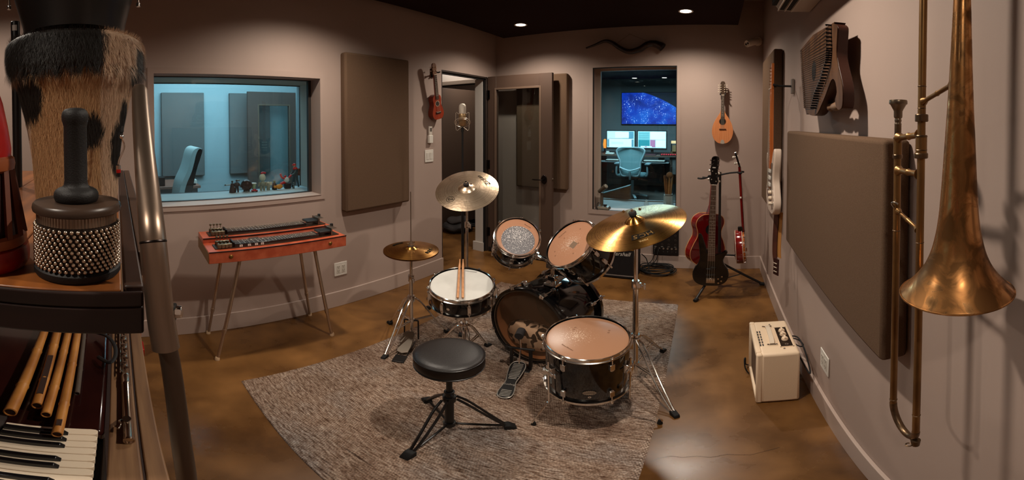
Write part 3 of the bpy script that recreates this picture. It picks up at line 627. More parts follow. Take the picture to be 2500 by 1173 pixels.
rc = Vector((RP.x, RP.y)); 
t = thing('cymbal_stand', 'heavy chrome boomless stand of the golden ride cymbal beside the floor tom', 'stand', (*rc, 0))
tripod(t, rc, [(-.150, 1.562), (-.288, 2.215), (-.70, 1.93)], .315, .12, pr=.0135)
pole(t, rc, [(.05, .66, .0145), (.66, RP.z-.05, .0115)])
topper(t, RP+RN*.022, RN)
# hi-hat
hc = Vector((-1.706, 1.66)); HZ = .70
for nm, lab, z, fl in (('hi_hat_cymbal', 'upper golden hi-hat cymbal, the domed top one of the pair', HZ, False), ('hi_hat_cymbal', 'lower golden hi-hat cymbal, facing up under the top one', HZ-.008, True)):
    t, hm = cymbal(nm, lab, Vector((*hc, z)), (.02, -.03, 1), .175, .24, .016, .015, brass_hcs, flip=fl, x=(.64, .77, 0)); t['group'] = 'hi-hat cymbals'
    if not fl:
        for k, ch in enumerate('HCS'):
            a = rad(-22)+(k-1)*rad(15)*-1; r = .122; M = Rz(a) @ T(r, 0, .0098) @ Ry(.14)
            MB().cbox((0, 0, 0), (.022, .033, .0006), M).build('printed_block', ink, t); text(ch, .03, M @ T(0, 0, .0006) @ Rz(rad(90)), gold, t)
        for k, ch in enumerate('HCS'):
            a = rad(128)+(k-1)*rad(13)*-1; M = Rz(a) @ T(.130, 0, .0098) @ Ry(.14)
            MB().cbox((0, 0, 0), (.020, .026, .0006), M).build('printed_block', ink, t)
t = thing('hi_hat_stand', 'chrome hi-hat stand with foot pedal and thin pull rod left of the snare', 'stand', (*hc, 0))
tripod(t, hc, [(-1.636, 1.372), (-1.60, 1.90), (-1.99, 1.72)], .345, .17, pr=.0125)
pole(t, hc, [(.02, .50, .0125), (.50, HZ-.03, .0095)])
m = MB(); m.cyl((*hc, HZ-.03), (*hc, 1.09), .003, n=8); m.build('pull_rod', steel, t, world=True)
m = MB(); m.lathe([(0, .018), (.02, .018), (.02, .03), (0, .03)], 18, T(*hc, HZ)); m.build('felt_washer', mat('felt', (44, 40, 40), .9), t, world=True)
m = MB(); m.cyl((*hc, HZ+.03), (*hc, HZ+.062), .008, .006); m.cbox((hc.x+.012, hc.y+.008, HZ+.055), (.02, .006, .014)); m.cyl((hc.x-.02, hc.y-.014, HZ+.045), (hc.x+.02, hc.y+.014, HZ+.045), .004, n=8); m.build('clutch', chrome, t, world=True)
m = MB(); m.lathe([(0, -.04), (.032, -.028), (.033, -.026), (0, -.026)], 18, T(*hc, HZ)); m.build('lower_cup', black, t, world=True)
pd = Vector((-1.53+1.70, 1.36-1.64, 0)).normalized(); pn = Vector((-pd.y, pd.x, 0))
MP = fr(Vector((*hc, .0)), (0, 0, 1), pd)
m = MB()
for s in (-1, 1): m.tube([(.0, s*.045, .015), (.0, s*.045, .17)], .005, 8)
m.tube([(0, -.045, .17), (0, .045, .17)], .006, 8); m.v = [MP @ v for v in m.v]; m.build('pedal_yoke', black, t, world=True)
m = MB(); m.prism([(.03, -.022), (.05, -.036), (.16, -.040), (.22, -.034), (.235, 0), (.22, .034), (.16, .040), (.05, .036), (.03, .022)], 0, .008, MP @ T(0, 0, .095) @ Ry(.30)); m.build('footboard', steel, t, world=True, bev=.002)
m = MB(); m.cbox((.27, 0, .012), (.08, .07, .014), MP); m.tube([MP @ Vector((.02, -.03, .008)), MP @ Vector((.24, -.03, .008))], .004, 6); m.tube([MP @ Vector((.02, .03, .008)), MP @ Vector((.24, .03, .008))], .004, 6); m.build('heel_plate', blk, t, world=True, bev=.003)

# --- floor tom
FP = Vector((-.522, 1.515, .512)); FM = fr(FP, (.025, -.085, 1), (1, 0, 0))
t = thing('floor_tom', 'black floor tom with worn tan head on three bent chrome legs, right front', 'drum', FM)
drum(t, .178, .295, tan_head, 6, 'short', a0=rad(-101), both=True)
for k, (fx, fy) in enumerate(((-.683, 1.33), (-.208, 1.5), (-.62, 1.78))):
    f = FM.inverted() @ Vector((fx, fy, 0)); d = Vector((f.x, f.y, 0)).normalized(); m = MB()
    zb = f.z; r = .197
    m.tube(cr([d*r+Vector((0, 0, -.06)), d*r+Vector((0, 0, -.20)), d*r+Vector((0, 0, zb+.165)), d*(r+.012)+Vector((0, 0, zb+.145)), Vector((f.x, f.y, zb+.045)), Vector((f.x, f.y, zb+.02))], 5), .0048, 8)
    lg = m.build('leg', chrome, t)
    m = MB(); m.lathe([(0, 0), (.012, 0), (.011, .014), (.007, .034), (0, .034)], 14, T(f.x, f.y, zb)); m.build('rubber_foot', rubber, lg)
    m = MB(); A_ = Rz(math.atan2(d.y, d.x)); m.cbox((.186, 0, -.125), (.022, .040, .055), A_); m.cbox((.203, 0, -.125), (.012, .022, .03), A_); m.cyl(A_ @ Vector((.197, -.035, -.125)), A_ @ Vector((.197, .035, -.125)), .005); m.cbox((.197, .045, -.125), (.004, .012, .026), A_); m.build('leg_bracket', chrome, t, bev=.003)
# badge
a = math.atan2(-FP.y, -FP.x)+.04
BMt = fr((.181*math.cos(a), .181*math.sin(a), -.21), (math.cos(a), math.sin(a), 0), (-math.sin(a), math.cos(a), 0))
m = MB(); pts = []
for k in range(40): an = 2*PI*k/40; rr = 1.0 if k % 2 else .78; pts.append((.030*rr*math.cos(an), .017*rr*math.sin(an)))
m.prism(pts, 0, .0012, BMt); m.build('badge', mat('badge_silver', (176, 170, 160), .3, 1), t)
text('LUDWIG', .010, BMt @ T(0, -.0005, .0014), ink, t, ext=.0002)
m = MB(); m.lathe([(.003, .0), (.007, .0), (.007, .003), (.003, .003)], 14, BMt @ T(0, -.028, 0)); m.build('vent_grommet', chrome, t)
mk = mat('head_print', (112, 74, 50), .6)
for (x, y) in ((-.078, .058), (-.078, .040), (.072, .082), (.074, .064)): MB().lathe([(.0025, .0006), (.005, .0006)], 12, T(x, y, .0)).build('ink_mark', mk, t)
text('Remo Pinstripe', .011, T(-.05, -.105, .0008) @ Rz(-.45), mk, t, ext=.0001)

# --- bass drum
BC = Vector((-.992, 1.862, .272)); ba = rad(9); BD = Vector((math.sin(ba), math.cos(ba), 0)); BN = -BD
BM = fr(BC, BN, (BD.y, -BD.x, 0)); BR, BL = .248, .40
t = thing('bass_drum', 'black bass drum lying on its side with see-through smoky batter head', 'drum', BM)
MB().lathe([(BR, -.004), (BR+.003, -.01), (BR+.003, -BL+.01), (BR, -BL+.004), (BR-.008, -BL+.004), (BR-.008, -.004), (BR, -.004)], 72).build('shell', gloss, t)
hp = [(BR+.002, .016), (BR+.018, .016), (BR+.020, .012), (BR+.020, -.020), (BR+.006, -.020), (BR+.003, .0), (BR+.002, .016)]
hoopm = mat('black_hoop', (12, 11, 11), .16, coat=.4)
for z, s in ((0, 1), (-BL, -1)):
    MB().lathe([(a_, z+s*b_) for a_, b_ in hp], 80).build('hoop', hoopm, t)
    MB().torus((0, 0, z+s*.006), BR-.001, .003, n=80, m=6).build('rim', steel, t)
smoky = bpy.data.materials.new('smoky_head'); smoky.use_nodes = True; N = smoky.node_tree.nodes; L = smoky.node_tree.links; b_ = N['Principled BSDF']
b_.inputs['Base Color'].default_value = lin((150, 118, 92)); b_.inputs['Roughness'].default_value = .14
tr_ = N.new('ShaderNodeBsdfTransparent'); tr_.inputs[0].default_value = lin((244, 228, 212)); mx = N.new('ShaderNodeMixShader'); mx.inputs[0].default_value = .19
L.new(tr_.outputs[0], mx.inputs[1]); L.new(b_.outputs[0], mx.inputs[2]); L.new(mx.outputs[0], N['Material Output'].inputs[0])
MB().lathe([(BR-.009, -.006), (BR-.009, -BL+.006)], 64).build('shell_liner', mat('shell_wood', (150, 108, 78), .5), t)
MB().lathe([(0, .004), (BR-.002, .004)], 72).build('drumhead', smoky, t)
MB().lathe([(0, -BL+.002), (BR-.002, -BL+.002)], 72).build('resonant_head', mat('front_head', (70, 56, 48), .4), t)
def claw():
    m = MB(); m.box((BR+.010, -.014, .010), (BR+.030, .014, .020)); m.box((BR+.022, -.014, -.022), (BR+.030, .014, .018)); m.cyl((BR+.026, 0, .0), (BR+.026, 0, -.085), .0035, n=8); m.cbox((BR+.026, 0, .026), (.030, .006, .008)); m.cyl((BR+.026, 0, .012), (BR+.026, 0, .028), .004, n=8)
    m.box((BR+.002, -.010, -.105), (BR+.033, .010, -.075)); m.sph((BR+.018, 0, -.108), .012, 10); return m
c1 = claw().build('claw', chrome, t, bev=.0015); c1.matrix_basis = Rz(rad(22.5))
for k in range(1, 8): inst(c1, Rz(k*PI/4))
mir = T(0, 0, -BL) @ Matrix.Diagonal((1, 1, -1, 1)); m = claw(); m.v = [mir @ v for v in m.v]; m.f = [f[::-1] for f in m.f]
c2 = m.build('claw', chrome, t, bev=.0015); c2.matrix_basis = Rz(rad(22.5))
for k in range(1, 8): inst(c2, Rz(k*PI/4))
m = MB(); m.prism([(.026*math.cos(2*PI*k/32)*(1 if k % 2 else .8), .014*math.sin(2*PI*k/32)*(1 if k % 2 else .8)) for k in range(32)], 0, .001, fr(Matrix.Rotation(rad(22), 4, 'Z') @ Vector((0, BR+.0035, -.12)), Matrix.Rotation(rad(22), 4, 'Z') @ Vector((0, 1, 0)), (0, 0, 1))); m.build('badge', mat('badge_silver', (176, 170, 160), .3, 1), t)
# tom holder on the shell
hx = BM @ Vector((.055, BR+.002, -.165))
m = MB(); m.cbox((.055, BR+.010, -.165), (.085, .018, .07)); m.cyl((.055, BR, -.165), (.055, BR+.055, -.165), .017); m.cbox((.055, BR+.05, -.165), (.052, .034, .040)); m.cyl((.02, BR+.05, -.165), (.10, BR+.05, -.165), .006); m.build('holder_bracket', chrome, t, bev=.004)
m = MB(); m.cyl((.055, BR+.05, -.165), (.055, BR+.135, -.165), .0115); m.cbox((.055, BR+.13, -.165), (.075, .030, .034)); m.build('holder_post', chrome, t, bev=.003)
spur = MB()
for s in (-1, 1): spur = MB(); spur.tube([(s*(BR-.01), -.08, -.30), (s*(BR+.09), -.265, -.37)], .006, 8); spur.cbox((s*(BR-.005), -.075, -.30), (.02, .04, .05)); spur.build('spur', chrome, t)
# pillow inside the drum
pm = mat('patterned_pillow', (28, 26, 26), .9, col2=(214, 200, 188), scale=(20, 20, 20), detail=0, lo=.485, hi=.505, dist=.8)
m = MB(); m.sph((0, 0, 0), 1, 24, None, (1, 1, 1)); 
MPil = BM @ T(-.035, -.120, -.085)
m.v = [MPil @ Vector((math.copysign(abs(v.x)**.7, v.x)*.165, math.copysign(abs(v.y)**.7, v.y)*.095, math.copysign(abs(v.z)**.8, v.z)*.07)) for v in m.v]
tag(m.build('pillow', pm), 'black and white patterned pillow lying inside the bass drum', 'pillow')
# pedal
hd = Vector((-.905, 1.462, 0)); td = Vector((-.985, 1.775, 0)); d = (td-hd).normalized(); MPd = fr(hd, (0, 0, 1), d)
t = thing('bass_drum_pedal', 'black and silver kick pedal with ribbed footboard at the bass drum', 'pedal', MPd)
outl = cr2([(0, -.030), (.03, -.040), (.08, -.034), (.12, -.028), (.17, -.036), (.24, -.044), (.275, -.036), (.29, -.018), (.29, .018), (.275, .036), (.24, .044), (.17, .036), (.12, .028), (.08, .034), (.03, .040), (0, .030), (-.012, 0)], 4)
MF = T(0, 0, .014) @ Ry(-.20)
m = MB(); m.prism(outl, 0, .007, MF); m.build('footboard', blk, t, bev=.002)
m = MB(); m.tube([MF @ Vector((x, y*.95, .0085)) for x, y in outl], .0024, 6, closed=True); m.build('footboard_edge', mat('silver_paint', (190, 182, 172), .35, .6), t)
m = MB()
for x in np.arange(.145, .275, .0125): w_ = .026 if x < .16 else .034; m.cbox((x, 0, .008), (.005, 2*w_*.78, .003), MF)
for x in np.arange(.005, .05, .011): m.cbox((x, 0, .008), (.004, .05, .003), MF)
m.build('grip_ribs', mat('silver_paint', (190, 182, 172), .35, .6), t)['kind'] = 'stuff'
text('Ludwig', .019, MF @ T(.098, 0, .0078) @ Rz(rad(-90)), mat('silver_paint', (190, 182, 172), .35, .6), t, shear=.3)
m = MB(); m.box((-.02, -.032, 0), (.30, .032, .006)); m.box((.27, -.055, 0), (.335, .055, .012)); m.build('base_plate', blk, t, bev=.003)
m = MB()
for s in (-1, 1): m.box((.300, s*.052-.008, .008), (.318, s*.052+.008, .17))
m.cyl((.309, -.075, .165), (.309, .075, .165), .008); m.cbox((.309, .078, .165), (.026, .016, .03)); m.cyl((.309, -.06, .165), (.309, -.06, .03), .004); m.build('pedal_frame', blk, t, bev=.002)
m = MB(); m.tube([(.309, 0, .165), (.290, .0, .29)], .0045, 8); m.tube([(.309, 0, .165), (.28, 0, .12), (.27, 0, .075)], .005, 8); m.build('beater_shaft', chrome, t)
m = MB(); m.cyl((.262, 0, .285), (.322, 0, .293), .024, .024, 20); m.build('beater', mat('felt', (44, 40, 40), .9), t)

# --- rack toms
for nm, px_, D_, ang, phi, r, dp, hm, lab, dot in (
    ('rack_tom', (1264, 578), 2.2, 31, 74, .128, .165, tan_head2, 'smaller rack tom with silver dot worn head, black shell, near the door', (.098, .002, -.024, silver_head)),
    ('rack_tom', (1392, 594), 2.11, 53, 136, .158, .20, tan_head2, 'larger rack tom with tan head, black shell, steeply tilted beside the ride', None)):
    Pp = gd(*px_, D_); n_ = nrm(Pp, ang, phi); dc = CAM-Pp; dc.z = 0
    TM = fr(Pp, n_, Vector((0, 0, 1)).cross(dc.normalized()))
    t = thing(nm, lab, 'drum', TM); drum(t, r, dp, hm, 6, 'short', dot=dot, a0=rad(-100), both=True)
    text('PINSTRIPE' if dot is None else 'Pinstripe', .013, T(-.055 if dot is None else .06, r*.62, .001) @ Rz(.45 if dot is None else -.55), mk, t, ext=.0001)
    if dot is None:
        for (x, y) in ((-.04, .06), (.07, .075), (.055, -.03), (-.10, -.05), (-.105, -.015), (.02, -.09)): MB().lathe([(.002, .0006), (.0042, .0006)], 12, T(x, y, 0)).build('ink_mark', mk, t)
        MB().box((-.02, -.055, .0004), (.02, -.012, .0008), Rz(.7)).build('tape_patch', mat('tape_grey', (128, 104, 84), .6), t)
    # arm down to the holder post
    hp_ = BM @ Vector((.055+(-.035 if dot else .035), BR+.13, -.165)); side = TM @ Vector((0, -.0, -dp*.6))
    dv = (hp_-side); dv -= n_*dv.dot(n_); dv.normalize(); sp = side+dv*(r+.002)
    m = MB(); m.tube(cr([sp+dv*.02, sp+dv*.045, hp_+Vector((0, 0, .02)), hp_], 5), .0085, 10); m.build('mount_arm', chrome, t, world=True)
    m = MB(); m.cyl(sp, sp+dv*.022, .028, .026, 20); m.cyl(sp+dv*.015, sp+dv*.045, .013); m.build('mount_bracket', chrome, t, world=True)
# ================================================================ stringed instruments
rosewood = mat('rosewood', (44, 26, 20), .45, col2=(64, 38, 28), scale=(40, 6, 40))
maple = mat('amber_maple', (196, 112, 52), .28, col2=(176, 92, 40), scale=(30, 4, 30), coat=.3)
redwood = mat('red_mahogany', (126, 22, 18), .14, col2=(96, 14, 14), scale=(20, 4, 20), coat=.5)
cherry = mat('cherry_sunburst', (110, 16, 16), .12, coat=.5)
ukewood = mat('uke_mahogany', (156, 56, 26), .28, col2=(126, 40, 20), scale=(60, 8, 60), coat=.3)
spruce = mat('amber_spruce', (216, 142, 92), .26, col2=(202, 124, 76), scale=(90, 4, 20), coat=.35)
cream = mat('cream_plastic', (226, 208, 186), .4)
ivoryg = mat('aged_white_lacquer', (228, 206, 188), .15, coat=.5)
fretm = mat('fret_nickel', (206, 194, 178), .3, .45)
strm = mat('string_steel', (180, 168, 152), .3, .5)
def outline(half, k=6):
    """ closed body outline from (x, y) points on the right side going bottom to top; mirrored """
    R_ = [(x, y) for x, y in half]; L_ = [(-x, y) for x, y in half[::-1] if x > 1e-6]
    return cr2(R_+L_, k)
def neck(t, y0, y1, w0, w1, z, th=.02, nf=20, m_=rosewood, back=maple, fb=None, marks=True, strings=6, ybr=None, zbr=None, scale=None, fz=.0035):
    fb = fb or m_
    m = MB(); m.add([(-w0/2, y0, z), (w0/2, y0, z), (w0/2*.7, y0, z-th), (-w0/2*.7, y0, z-th), (-w1/2, y1, z), (w1/2, y1, z), (w1/2*.7, y1, z-th), (-w1/2*.7, y1, z-th)], [[0, 1, 5, 4], [3, 7, 6, 2], [0, 3, 2, 1], [4, 5, 6, 7], [1, 2, 6, 5], [0, 4, 7, 3]]); m.build('neck', back, t, bev=.003)
    m = MB(); m.add([(-w0/2, y0, z), (w0/2, y0, z), (w1/2, y1, z), (-w1/2, y1, z), (-w0/2, y0, z+fz), (w0/2, y0, z+fz), (w1/2, y1, z+fz), (-w1/2, y1, z+fz)], [[4, 5, 6, 7], [0, 3, 2, 1], [0, 1, 5, 4], [1, 2, 6, 5], [2, 3, 7, 6], [3, 0, 4, 7]]); m.build('fretboard', fb, t)
    S = scale or (y1-(ybr if ybr is not None else y0)); ys = []; m = MB()
    for i in range(1, nf+1):
        y = y1-S*(1-2**(-i/12)); 
        if y < y0+.002: break
        w_ = w0+(w1-w0)*(y-y0)/(y1-y0); m.box((-w_/2+.001, y-.0011, z+fz), (w_/2-.001, y+.0011, z+fz+.0012)); ys.append((y, w_))
    o = m.build('frets', fretm, t, smooth=False); o['kind'] = 'stuff'
    if marks:
        m = MB()
        for i in (3, 5, 7, 9, 12, 15, 17):
            if i < len(ys): y = (ys[i-1][0]+ys[i-2][0])/2; m.lathe([(0, 0), (.0028, 0)], 10, T(0, y, z+fz+.0004))
        o = m.build('inlay_dots', cream, t); o['kind'] = 'stuff'
    MB().box((-w1/2, y1-.002, z), (w1/2, y1+.003, z+fz+.004)).build('nut', cream, t)
    if strings:
        m = MB(); zb = zbr if zbr is not None else z+.012; yb = ybr if ybr is not None else y0
        for i in range(strings):
            f = (i/(strings-1)-.5); m.cyl((f*w0*.86*1.05, yb, zb), (f*w1*.8, y1+.001, z+fz+.0035), .0006 if strings > 4 else .0009, n=5)
        o = m.build('strings', strm, t); o['kind'] = 'stuff'
def tuners(t, spots, post=True, kn=chrome, r=.006):
    """ spots: (x, y, z, dx) peg post at x,y; button on side dx """
    for (x, y, z, dx) in spots:
        m = MB(); m.cyl((x, y, z-.004), (x, y, z+.010), .0032, n=8); m.cyl((x, y, z-.014), (x+dx*.018, y, z-.014), .0022, n=6); m.sph((x+dx*.024, y, z-.014), r, 10, None, (1, .75, .6)); m.cyl((x, y, z-.018), (x, y, z+.002), .005, n=8); m.build('tuning_peg', kn, t)
def hanger(name, label, P, n, group=None, blockm=None, arm=.07, spread=.026, x=None):
    x = x or (0, 0, 1)
    M = fr(P, n, x); t = thing(name, label, 'hanger', M, group)
    MB().box((-.045, -.018, .002), (.045, .018, .018)).build('wall_block', blockm or darksteel, t, bev=.003)
    m = MB(); m.cyl((0, 0, .016), (0, 0, arm), .006); m.tube(cr([(.004, -spread, arm+.030), (0, -spread, arm+.012), (0, -spread*.5, arm), (0, 0, arm-.004), (0, spread*.5, arm), (0, spread, arm+.012), (.004, spread, arm+.030)], 4), .0065, 8); m.build('yoke', rubber, t); return t

# --- white electric guitar on the right wall
MS = fr((WR-.122, 2.272, .985), (-1, 0, 0), (0, -1, 0)) @ Matrix.Diagonal((1, .922, 1, 1))
t = thing('electric_guitar', 'white solid-body electric guitar with amber maple neck hanging on right wall', 'guitar', MS)
so = cr2([(0, 0), (.06, .004), (.12, .03), (.158, .085), (.156, .14), (.122, .20), (.112, .235), (.128, .28), (.150, .33), (.150, .372), (.128, .392), (.100, .378), (.070, .345), (.040, .325), (.0, .325), (-.045, .33), (-.075, .37), (-.115, .42), (-.148, .432), (-.160, .40), (-.150, .34), (-.125, .27), (-.118, .22), (-.140, .17), (-.168, .10), (-.155, .045), (-.11, .010), (-.06, .0)], 4)
so = [(-x, y) for x, y in so][::-1]
MB().prism(so, -.022, .022).build('body', ivoryg, t, bev=.008, seg=3)
m = MB(); m.prism(cr2([(-.06, .09), (-.095, .12), (-.085, .18), (-.075, .25), (-.10, .33), (-.085, .36), (-.045, .33), (.02, .32), (.075, .34), (.10, .33), (.08, .27), (.07, .2), (.075, .14), (.055, .09), (0, .075)], 4), .0225, .0245); m.build('pickguard', mat('pickguard_dark', (52, 36, 30), .15, coat=.5), t)
neck(t, .295, .815, .056, .043, .024, .020, 21, maple, maple, fb=maple, ybr=.155, zbr=.035)
m = MB(); m.prism(cr2([(-.020, .815), (.020, .815), (.024, .85), (.028, .92), (.030, .975), (.018, .985), (-.002, .97), (-.006, .95), (-.030, .955), (-.036, .93), (-.030, .90), (-.024, .86)], 3), .006, .021); m.build('headstock', maple, t, bev=.002)
tuners(t, [(-.018+.004*i*.2+.006*0, .845+.022*i, .020, -1) for i in range(6)])
for y in (.19, .235, .280):
    m = MB(); m.prism(cr2([(-.042, y-.008), (-.034, y-.010), (.034, y-.010), (.042, y-.008), (.044, y), (.042, y+.008), (.034, y+.010), (-.034, y+.010), (-.042, y+.008), (-.044, y)], 2), .0245, .030); m.build('pickup', white, t)
m = MB(); m.box((-.040, .13, .024), (.040, .165, .033)); m.box((-.036, .160, .033), (.036, .168, .039)); m.build('bridge', chrome, t, bev=.002)
for (x, y) in ((-.075, .15), (-.085, .115), (-.09, .08)): MB().lathe([(0, .044), (.010, .042), (.012, .026), (.012, .0245), (0, .0245)], 14, T(-x, y, 0)).build('knob', cream, t)
m = MB(); m.prism(cr2([(.09, .04), (.13, .06), (.125, .09), (.09, .075)], 3), .023, .0245); m.cyl((.107, .065, .02), (.107, .065, .028), .006); m.build('jack_plate', chrome, t)
hanger('guitar_hanger', 'black guitar hanger on a grey block holding the white electric guitar', (WR-.001, 2.272, 1.757), (-1, 0, 0), blockm=mat('grey_block', (120, 108, 98), .6), arm=.105, spread=.034)
# strap hanging below
m = MB(); lea = mat('brown_leather_strap', (62, 28, 18), .5, col2=(78, 38, 24), scale=(20, 20, 20))
sx_ = WR-.122; P_ = cr([(sx_+.02, 2.262, .985), (sx_+.015, 2.275, .84), (sx_+.012, 2.27, .72), (sx_+.016, 2.255, .66)], 5)
def ribbon(mb, pts, w_, th, side):
    n = len(pts); side = Vector(side); vs = []
    for i, p in enumerate(pts):
        tt = (pts[min(i+1, n-1)]-pts[max(0, i-1)]).normalized(); nn = tt.cross(side).normalized()
        for a_, b_ in ((-1, -1), (1, -1), (1, 1), (-1, 1)): vs.append(p+side*(a_*w_/2)+nn*(b_*th/2))
    fs = [[0, 3, 2, 1], [4*(n-1)+k for k in range(4)]]
    for i in range(n-1):
        for k in range(4): fs.append([4*i+k, 4*i+(k+1) % 4, 4*i+4+(k+1) % 4, 4*i+4+k])
    mb.add(vs, fs)
t = thing('guitar_strap', 'brown leather and tan guitar strap hanging below the white electric guitar', 'strap', (sx_, 2.262, .52))
sd = Vector((.45, -.89, 0)).normalized()
ribbon(m, [Vector(p) for p in P_], .045, .003, sd); m.build('leather_end', lea, t, world=True)
m = MB(); ribbon(m, [p+Vector((.02, -.022, .005)) for p in P_[:-3]], .046, .003, sd); m.build('webbing', mat('tan_webbing', (176, 120, 60), .8), t, world=True)
m = MB(); ribbon(m, cr([P_[-1]+Vector((0.004, -.006, .025)), P_[-1]+Vector((.002, -.01, -.03)), P_[-1]+Vector((0, -.012, -.085))], 4), .052, .004, sd); m.build('strap_tab', mat('dark_tab', (44, 14, 12), .4), t, world=True, bev=.001)
for k in range(3):
    c = P_[-1]+Vector((-.004, -.012, -.005-.028*k)); m = MB(); m.cbox((0, 0, 0), (.030, .004, .003), fr(c, (0, 0, 1), sd)); m.build('stitch_bar', cream, t, world=True)

# --- concert zither on the right wall
ZX = WR-.082
zp = [(1957, 121), (1967, 264), (1974, 277), (1986, 283), (1997, 277), (2006, 258), (2016, 235), (2026, 208), (2031, 196), (2037, 193), (2042, 203), (2045, 225), (2041, 242), (2042, 256), (2048, 268), (2056, 264), (2059, 244), (2058, 210), (2049, 168), (2044, 140), (2044, 110), (2046, 76), (2045, 64), (2038, 58), (2030, 60)]
zo = [(gx(a, b, ZX).y, gx(a, b, ZX).z) for a, b in zp]
zwood = mat('old_zither_wood', (88, 58, 36), .55, col2=(54, 33, 20), scale=(24, 5, 24), spec=.3)
MZ = fr((ZX, 0, 0), (-1, 0, 0), (0, -1, 0))     # local x = -y, local y = z
zl = cr2([(-a, b) for a, b in zo], 2)
t = thing('zither', 'old dark wooden zither with many strings hanging high on right wall', 'zither', MZ)
MB().prism(zl, -.038, 0).build('body', mat('zither_side', (58, 27, 16), .42, spec=.4), t, bev=.004)
ccx = sum(p[0] for p in zl)/len(zl); ccy = sum(p[1] for p in zl)/len(zl)
MB().prism(zl, .0005, .003).build('soundboard', zwood, t)
def zpt(a, b): p = gx(a, b, ZX); return Vector((-p.y, p.z, 0))
sh = zpt(1989, 173); m = MB(); m.lathe([(0, .004), (.026, .004)], 24, T(*sh) @ Matrix.Diagonal((1.25, 1.55, 1, 1))); m.build('sound_hole', mat('hole_black', (6, 5, 5), .9), t)
m = MB(); 
for i in range(30):
    f = i/29; a = zpt(1958+9*f, 126+136*f); 
    pts_ = [(2028, 66), (2030, 120), (2028, 150), (2014, 196), (1998, 232), (1990, 262)]; g = f*5; k = min(int(g), 4); q = zpt(*[pts_[k][j]+(pts_[k+1][j]-pts_[k][j])*(g-k) for j in (0, 1)])
    m.cyl(a+Vector((0, 0, .009)), q+Vector((0, 0, .009)), .0011, n=5)
o = m.build('strings', mat('old_string', (46, 34, 26), .7), t); o['kind'] = 'stuff'
pin = None
for i in range(30):
    f = i/29; g = f*5; k = min(int(g), 4); pts_ = [(2032, 62), (2034, 118), (2031, 150), (2018, 194), (2002, 230), (1993, 264)]
    q = zpt(*[pts_[k][j]+(pts_[k+1][j]-pts_[k][j])*(g-k) for j in (0, 1)])
    if pin is None:
        mm = MB(); mm.cyl((0, 0, 0), (0, 0, .022), .0030, n=8); mm.cyl((-.013, 0, .015), (0, 0, .013), .0016, n=6); pin = mm.build('tuning_pin', mat('pin_black', (18, 16, 18), .3, .8), t); base_ = pin; pin.matrix_basis = T(q.x, q.y, .003)
    else: c_ = base_.copy(); COL.objects.link(c_); c_.matrix_basis = T(q.x, q.y, .003); W[c_.name] = W[base_.name]
m = MB(); a = zpt(1958, 122); b = zpt(1967, 264); dz = (b-a).normalized()
m.cyl(a+Vector((.004, 0, .005)), b+Vector((.004, 0, .005)), .004, n=8); m.build('bridge_rail', zwood, t)
a = zpt(2008, 262); b = zpt(2043, 256); m = MB()
m.lathe([(0, 0), (.014, .0), (.016, .01), (.010, .02), (.013, .03), (.016, .05), (.016, .075), (.011, .085), (.015, .095), (.012, .12), (0, .12)], 14, fr(a+Vector((0, 0, -.03)), b-a, (0, 0, 1)) @ Matrix.Diagonal((1, 1, (b-a).length/.12, 1))); m.build('spindle', mat('spindle_wood', (120, 92, 70), .45), t)

# --- valve-less brass horn (slide) on the right wall
TX = .36
def tarnish():
    m = mat('tarnished_brass', (176, 116, 58), .27, .95, rvar=0); nt = m.node_tree; N = nt.nodes; L = nt.links; b = N['Principled BSDF']
    tc = N.new('ShaderNodeTexCoord')
    n = N.new('ShaderNodeTexNoise'); n.inputs['Scale'].default_value = 16; n.inputs['Detail'].default_value = 7; n.inputs['Distortion'].default_value = 1.6; L.new(tc.outputs['Object'], n.inputs['Vector'])
    r = N.new('ShaderNodeValToRGB'); e = r.color_ramp.elements; e[0].position = .38; e[0].color = lin((116, 80, 46)); e[1].position = .60; e[1].color = lin((216, 160, 104)); x = e.new(.5); x.color = lin((176, 122, 72))
    L.new(n.outputs['Fac'], r.inputs[0]); L.new(r.outputs[0], b.inputs['Base Color'])
    q = N.new('ShaderNodeMapRange'); q.inputs['From Min'].default_value = .38; q.inputs['From Max'].default_value = .62; q.inputs['To Min'].default_value = .46; q.inputs['To Max'].default_value = .20; L.new(n.outputs['Fac'], q.inputs['Value']); L.new(q.outputs[0], b.inputs['Roughness']); return m
tb = tarnish(); tb2 = mat('brown_brass', (124, 92, 58), .38, .85, col2=(166, 126, 78), scale=(30, 30, 8), lo=.35, hi=.7); tb3 = mat('grey_brass', (124, 100, 76), .36, .9, col2=(96, 76, 58), scale=(40, 40, 40))
bx, by = TX, .479; s2 = Vector((TX, .597, 0)); s1 = Vector((TX, .690, 0))
t = thing('trombone', 'tarnished old brass trombone hanging bell down on the right wall', 'trombone', (TX, by, 1.24))
bz = 1.245
prof = [(.0905, 0), (.0895, .002), (.081, .011), (.068, .026), (.055, .045), (.045, .068), (.038, .095), (.0325, .13), (.0285, .18), (.0245, .25), (.0205, .32), (.017, .40), (.0135, .50), (.011, .60), (.0095, .72)]
P2 = [(p.x, p.y) for p in cr([(a, b, 0) for a, b in prof], 4)]
full = P2+[(max(a-.0012, .0005), b+.0004) for a, b in P2[::-1]]
MB().lathe(full, 72, T(bx, by, bz)).build('bell', tb, t, world=True)
MB().torus((bx, by, bz+.001), .0905, .0017, n=72, m=8).build('bell_rim', tb, t, world=True)
ztop = bz+.72; m = MB(); arc = [Vector((TX, (by+s2.y)/2+math.cos(a)*(by-s2.y)/2, ztop+math.sin(a)*.059)) for a in np.linspace(0, PI, 14)]
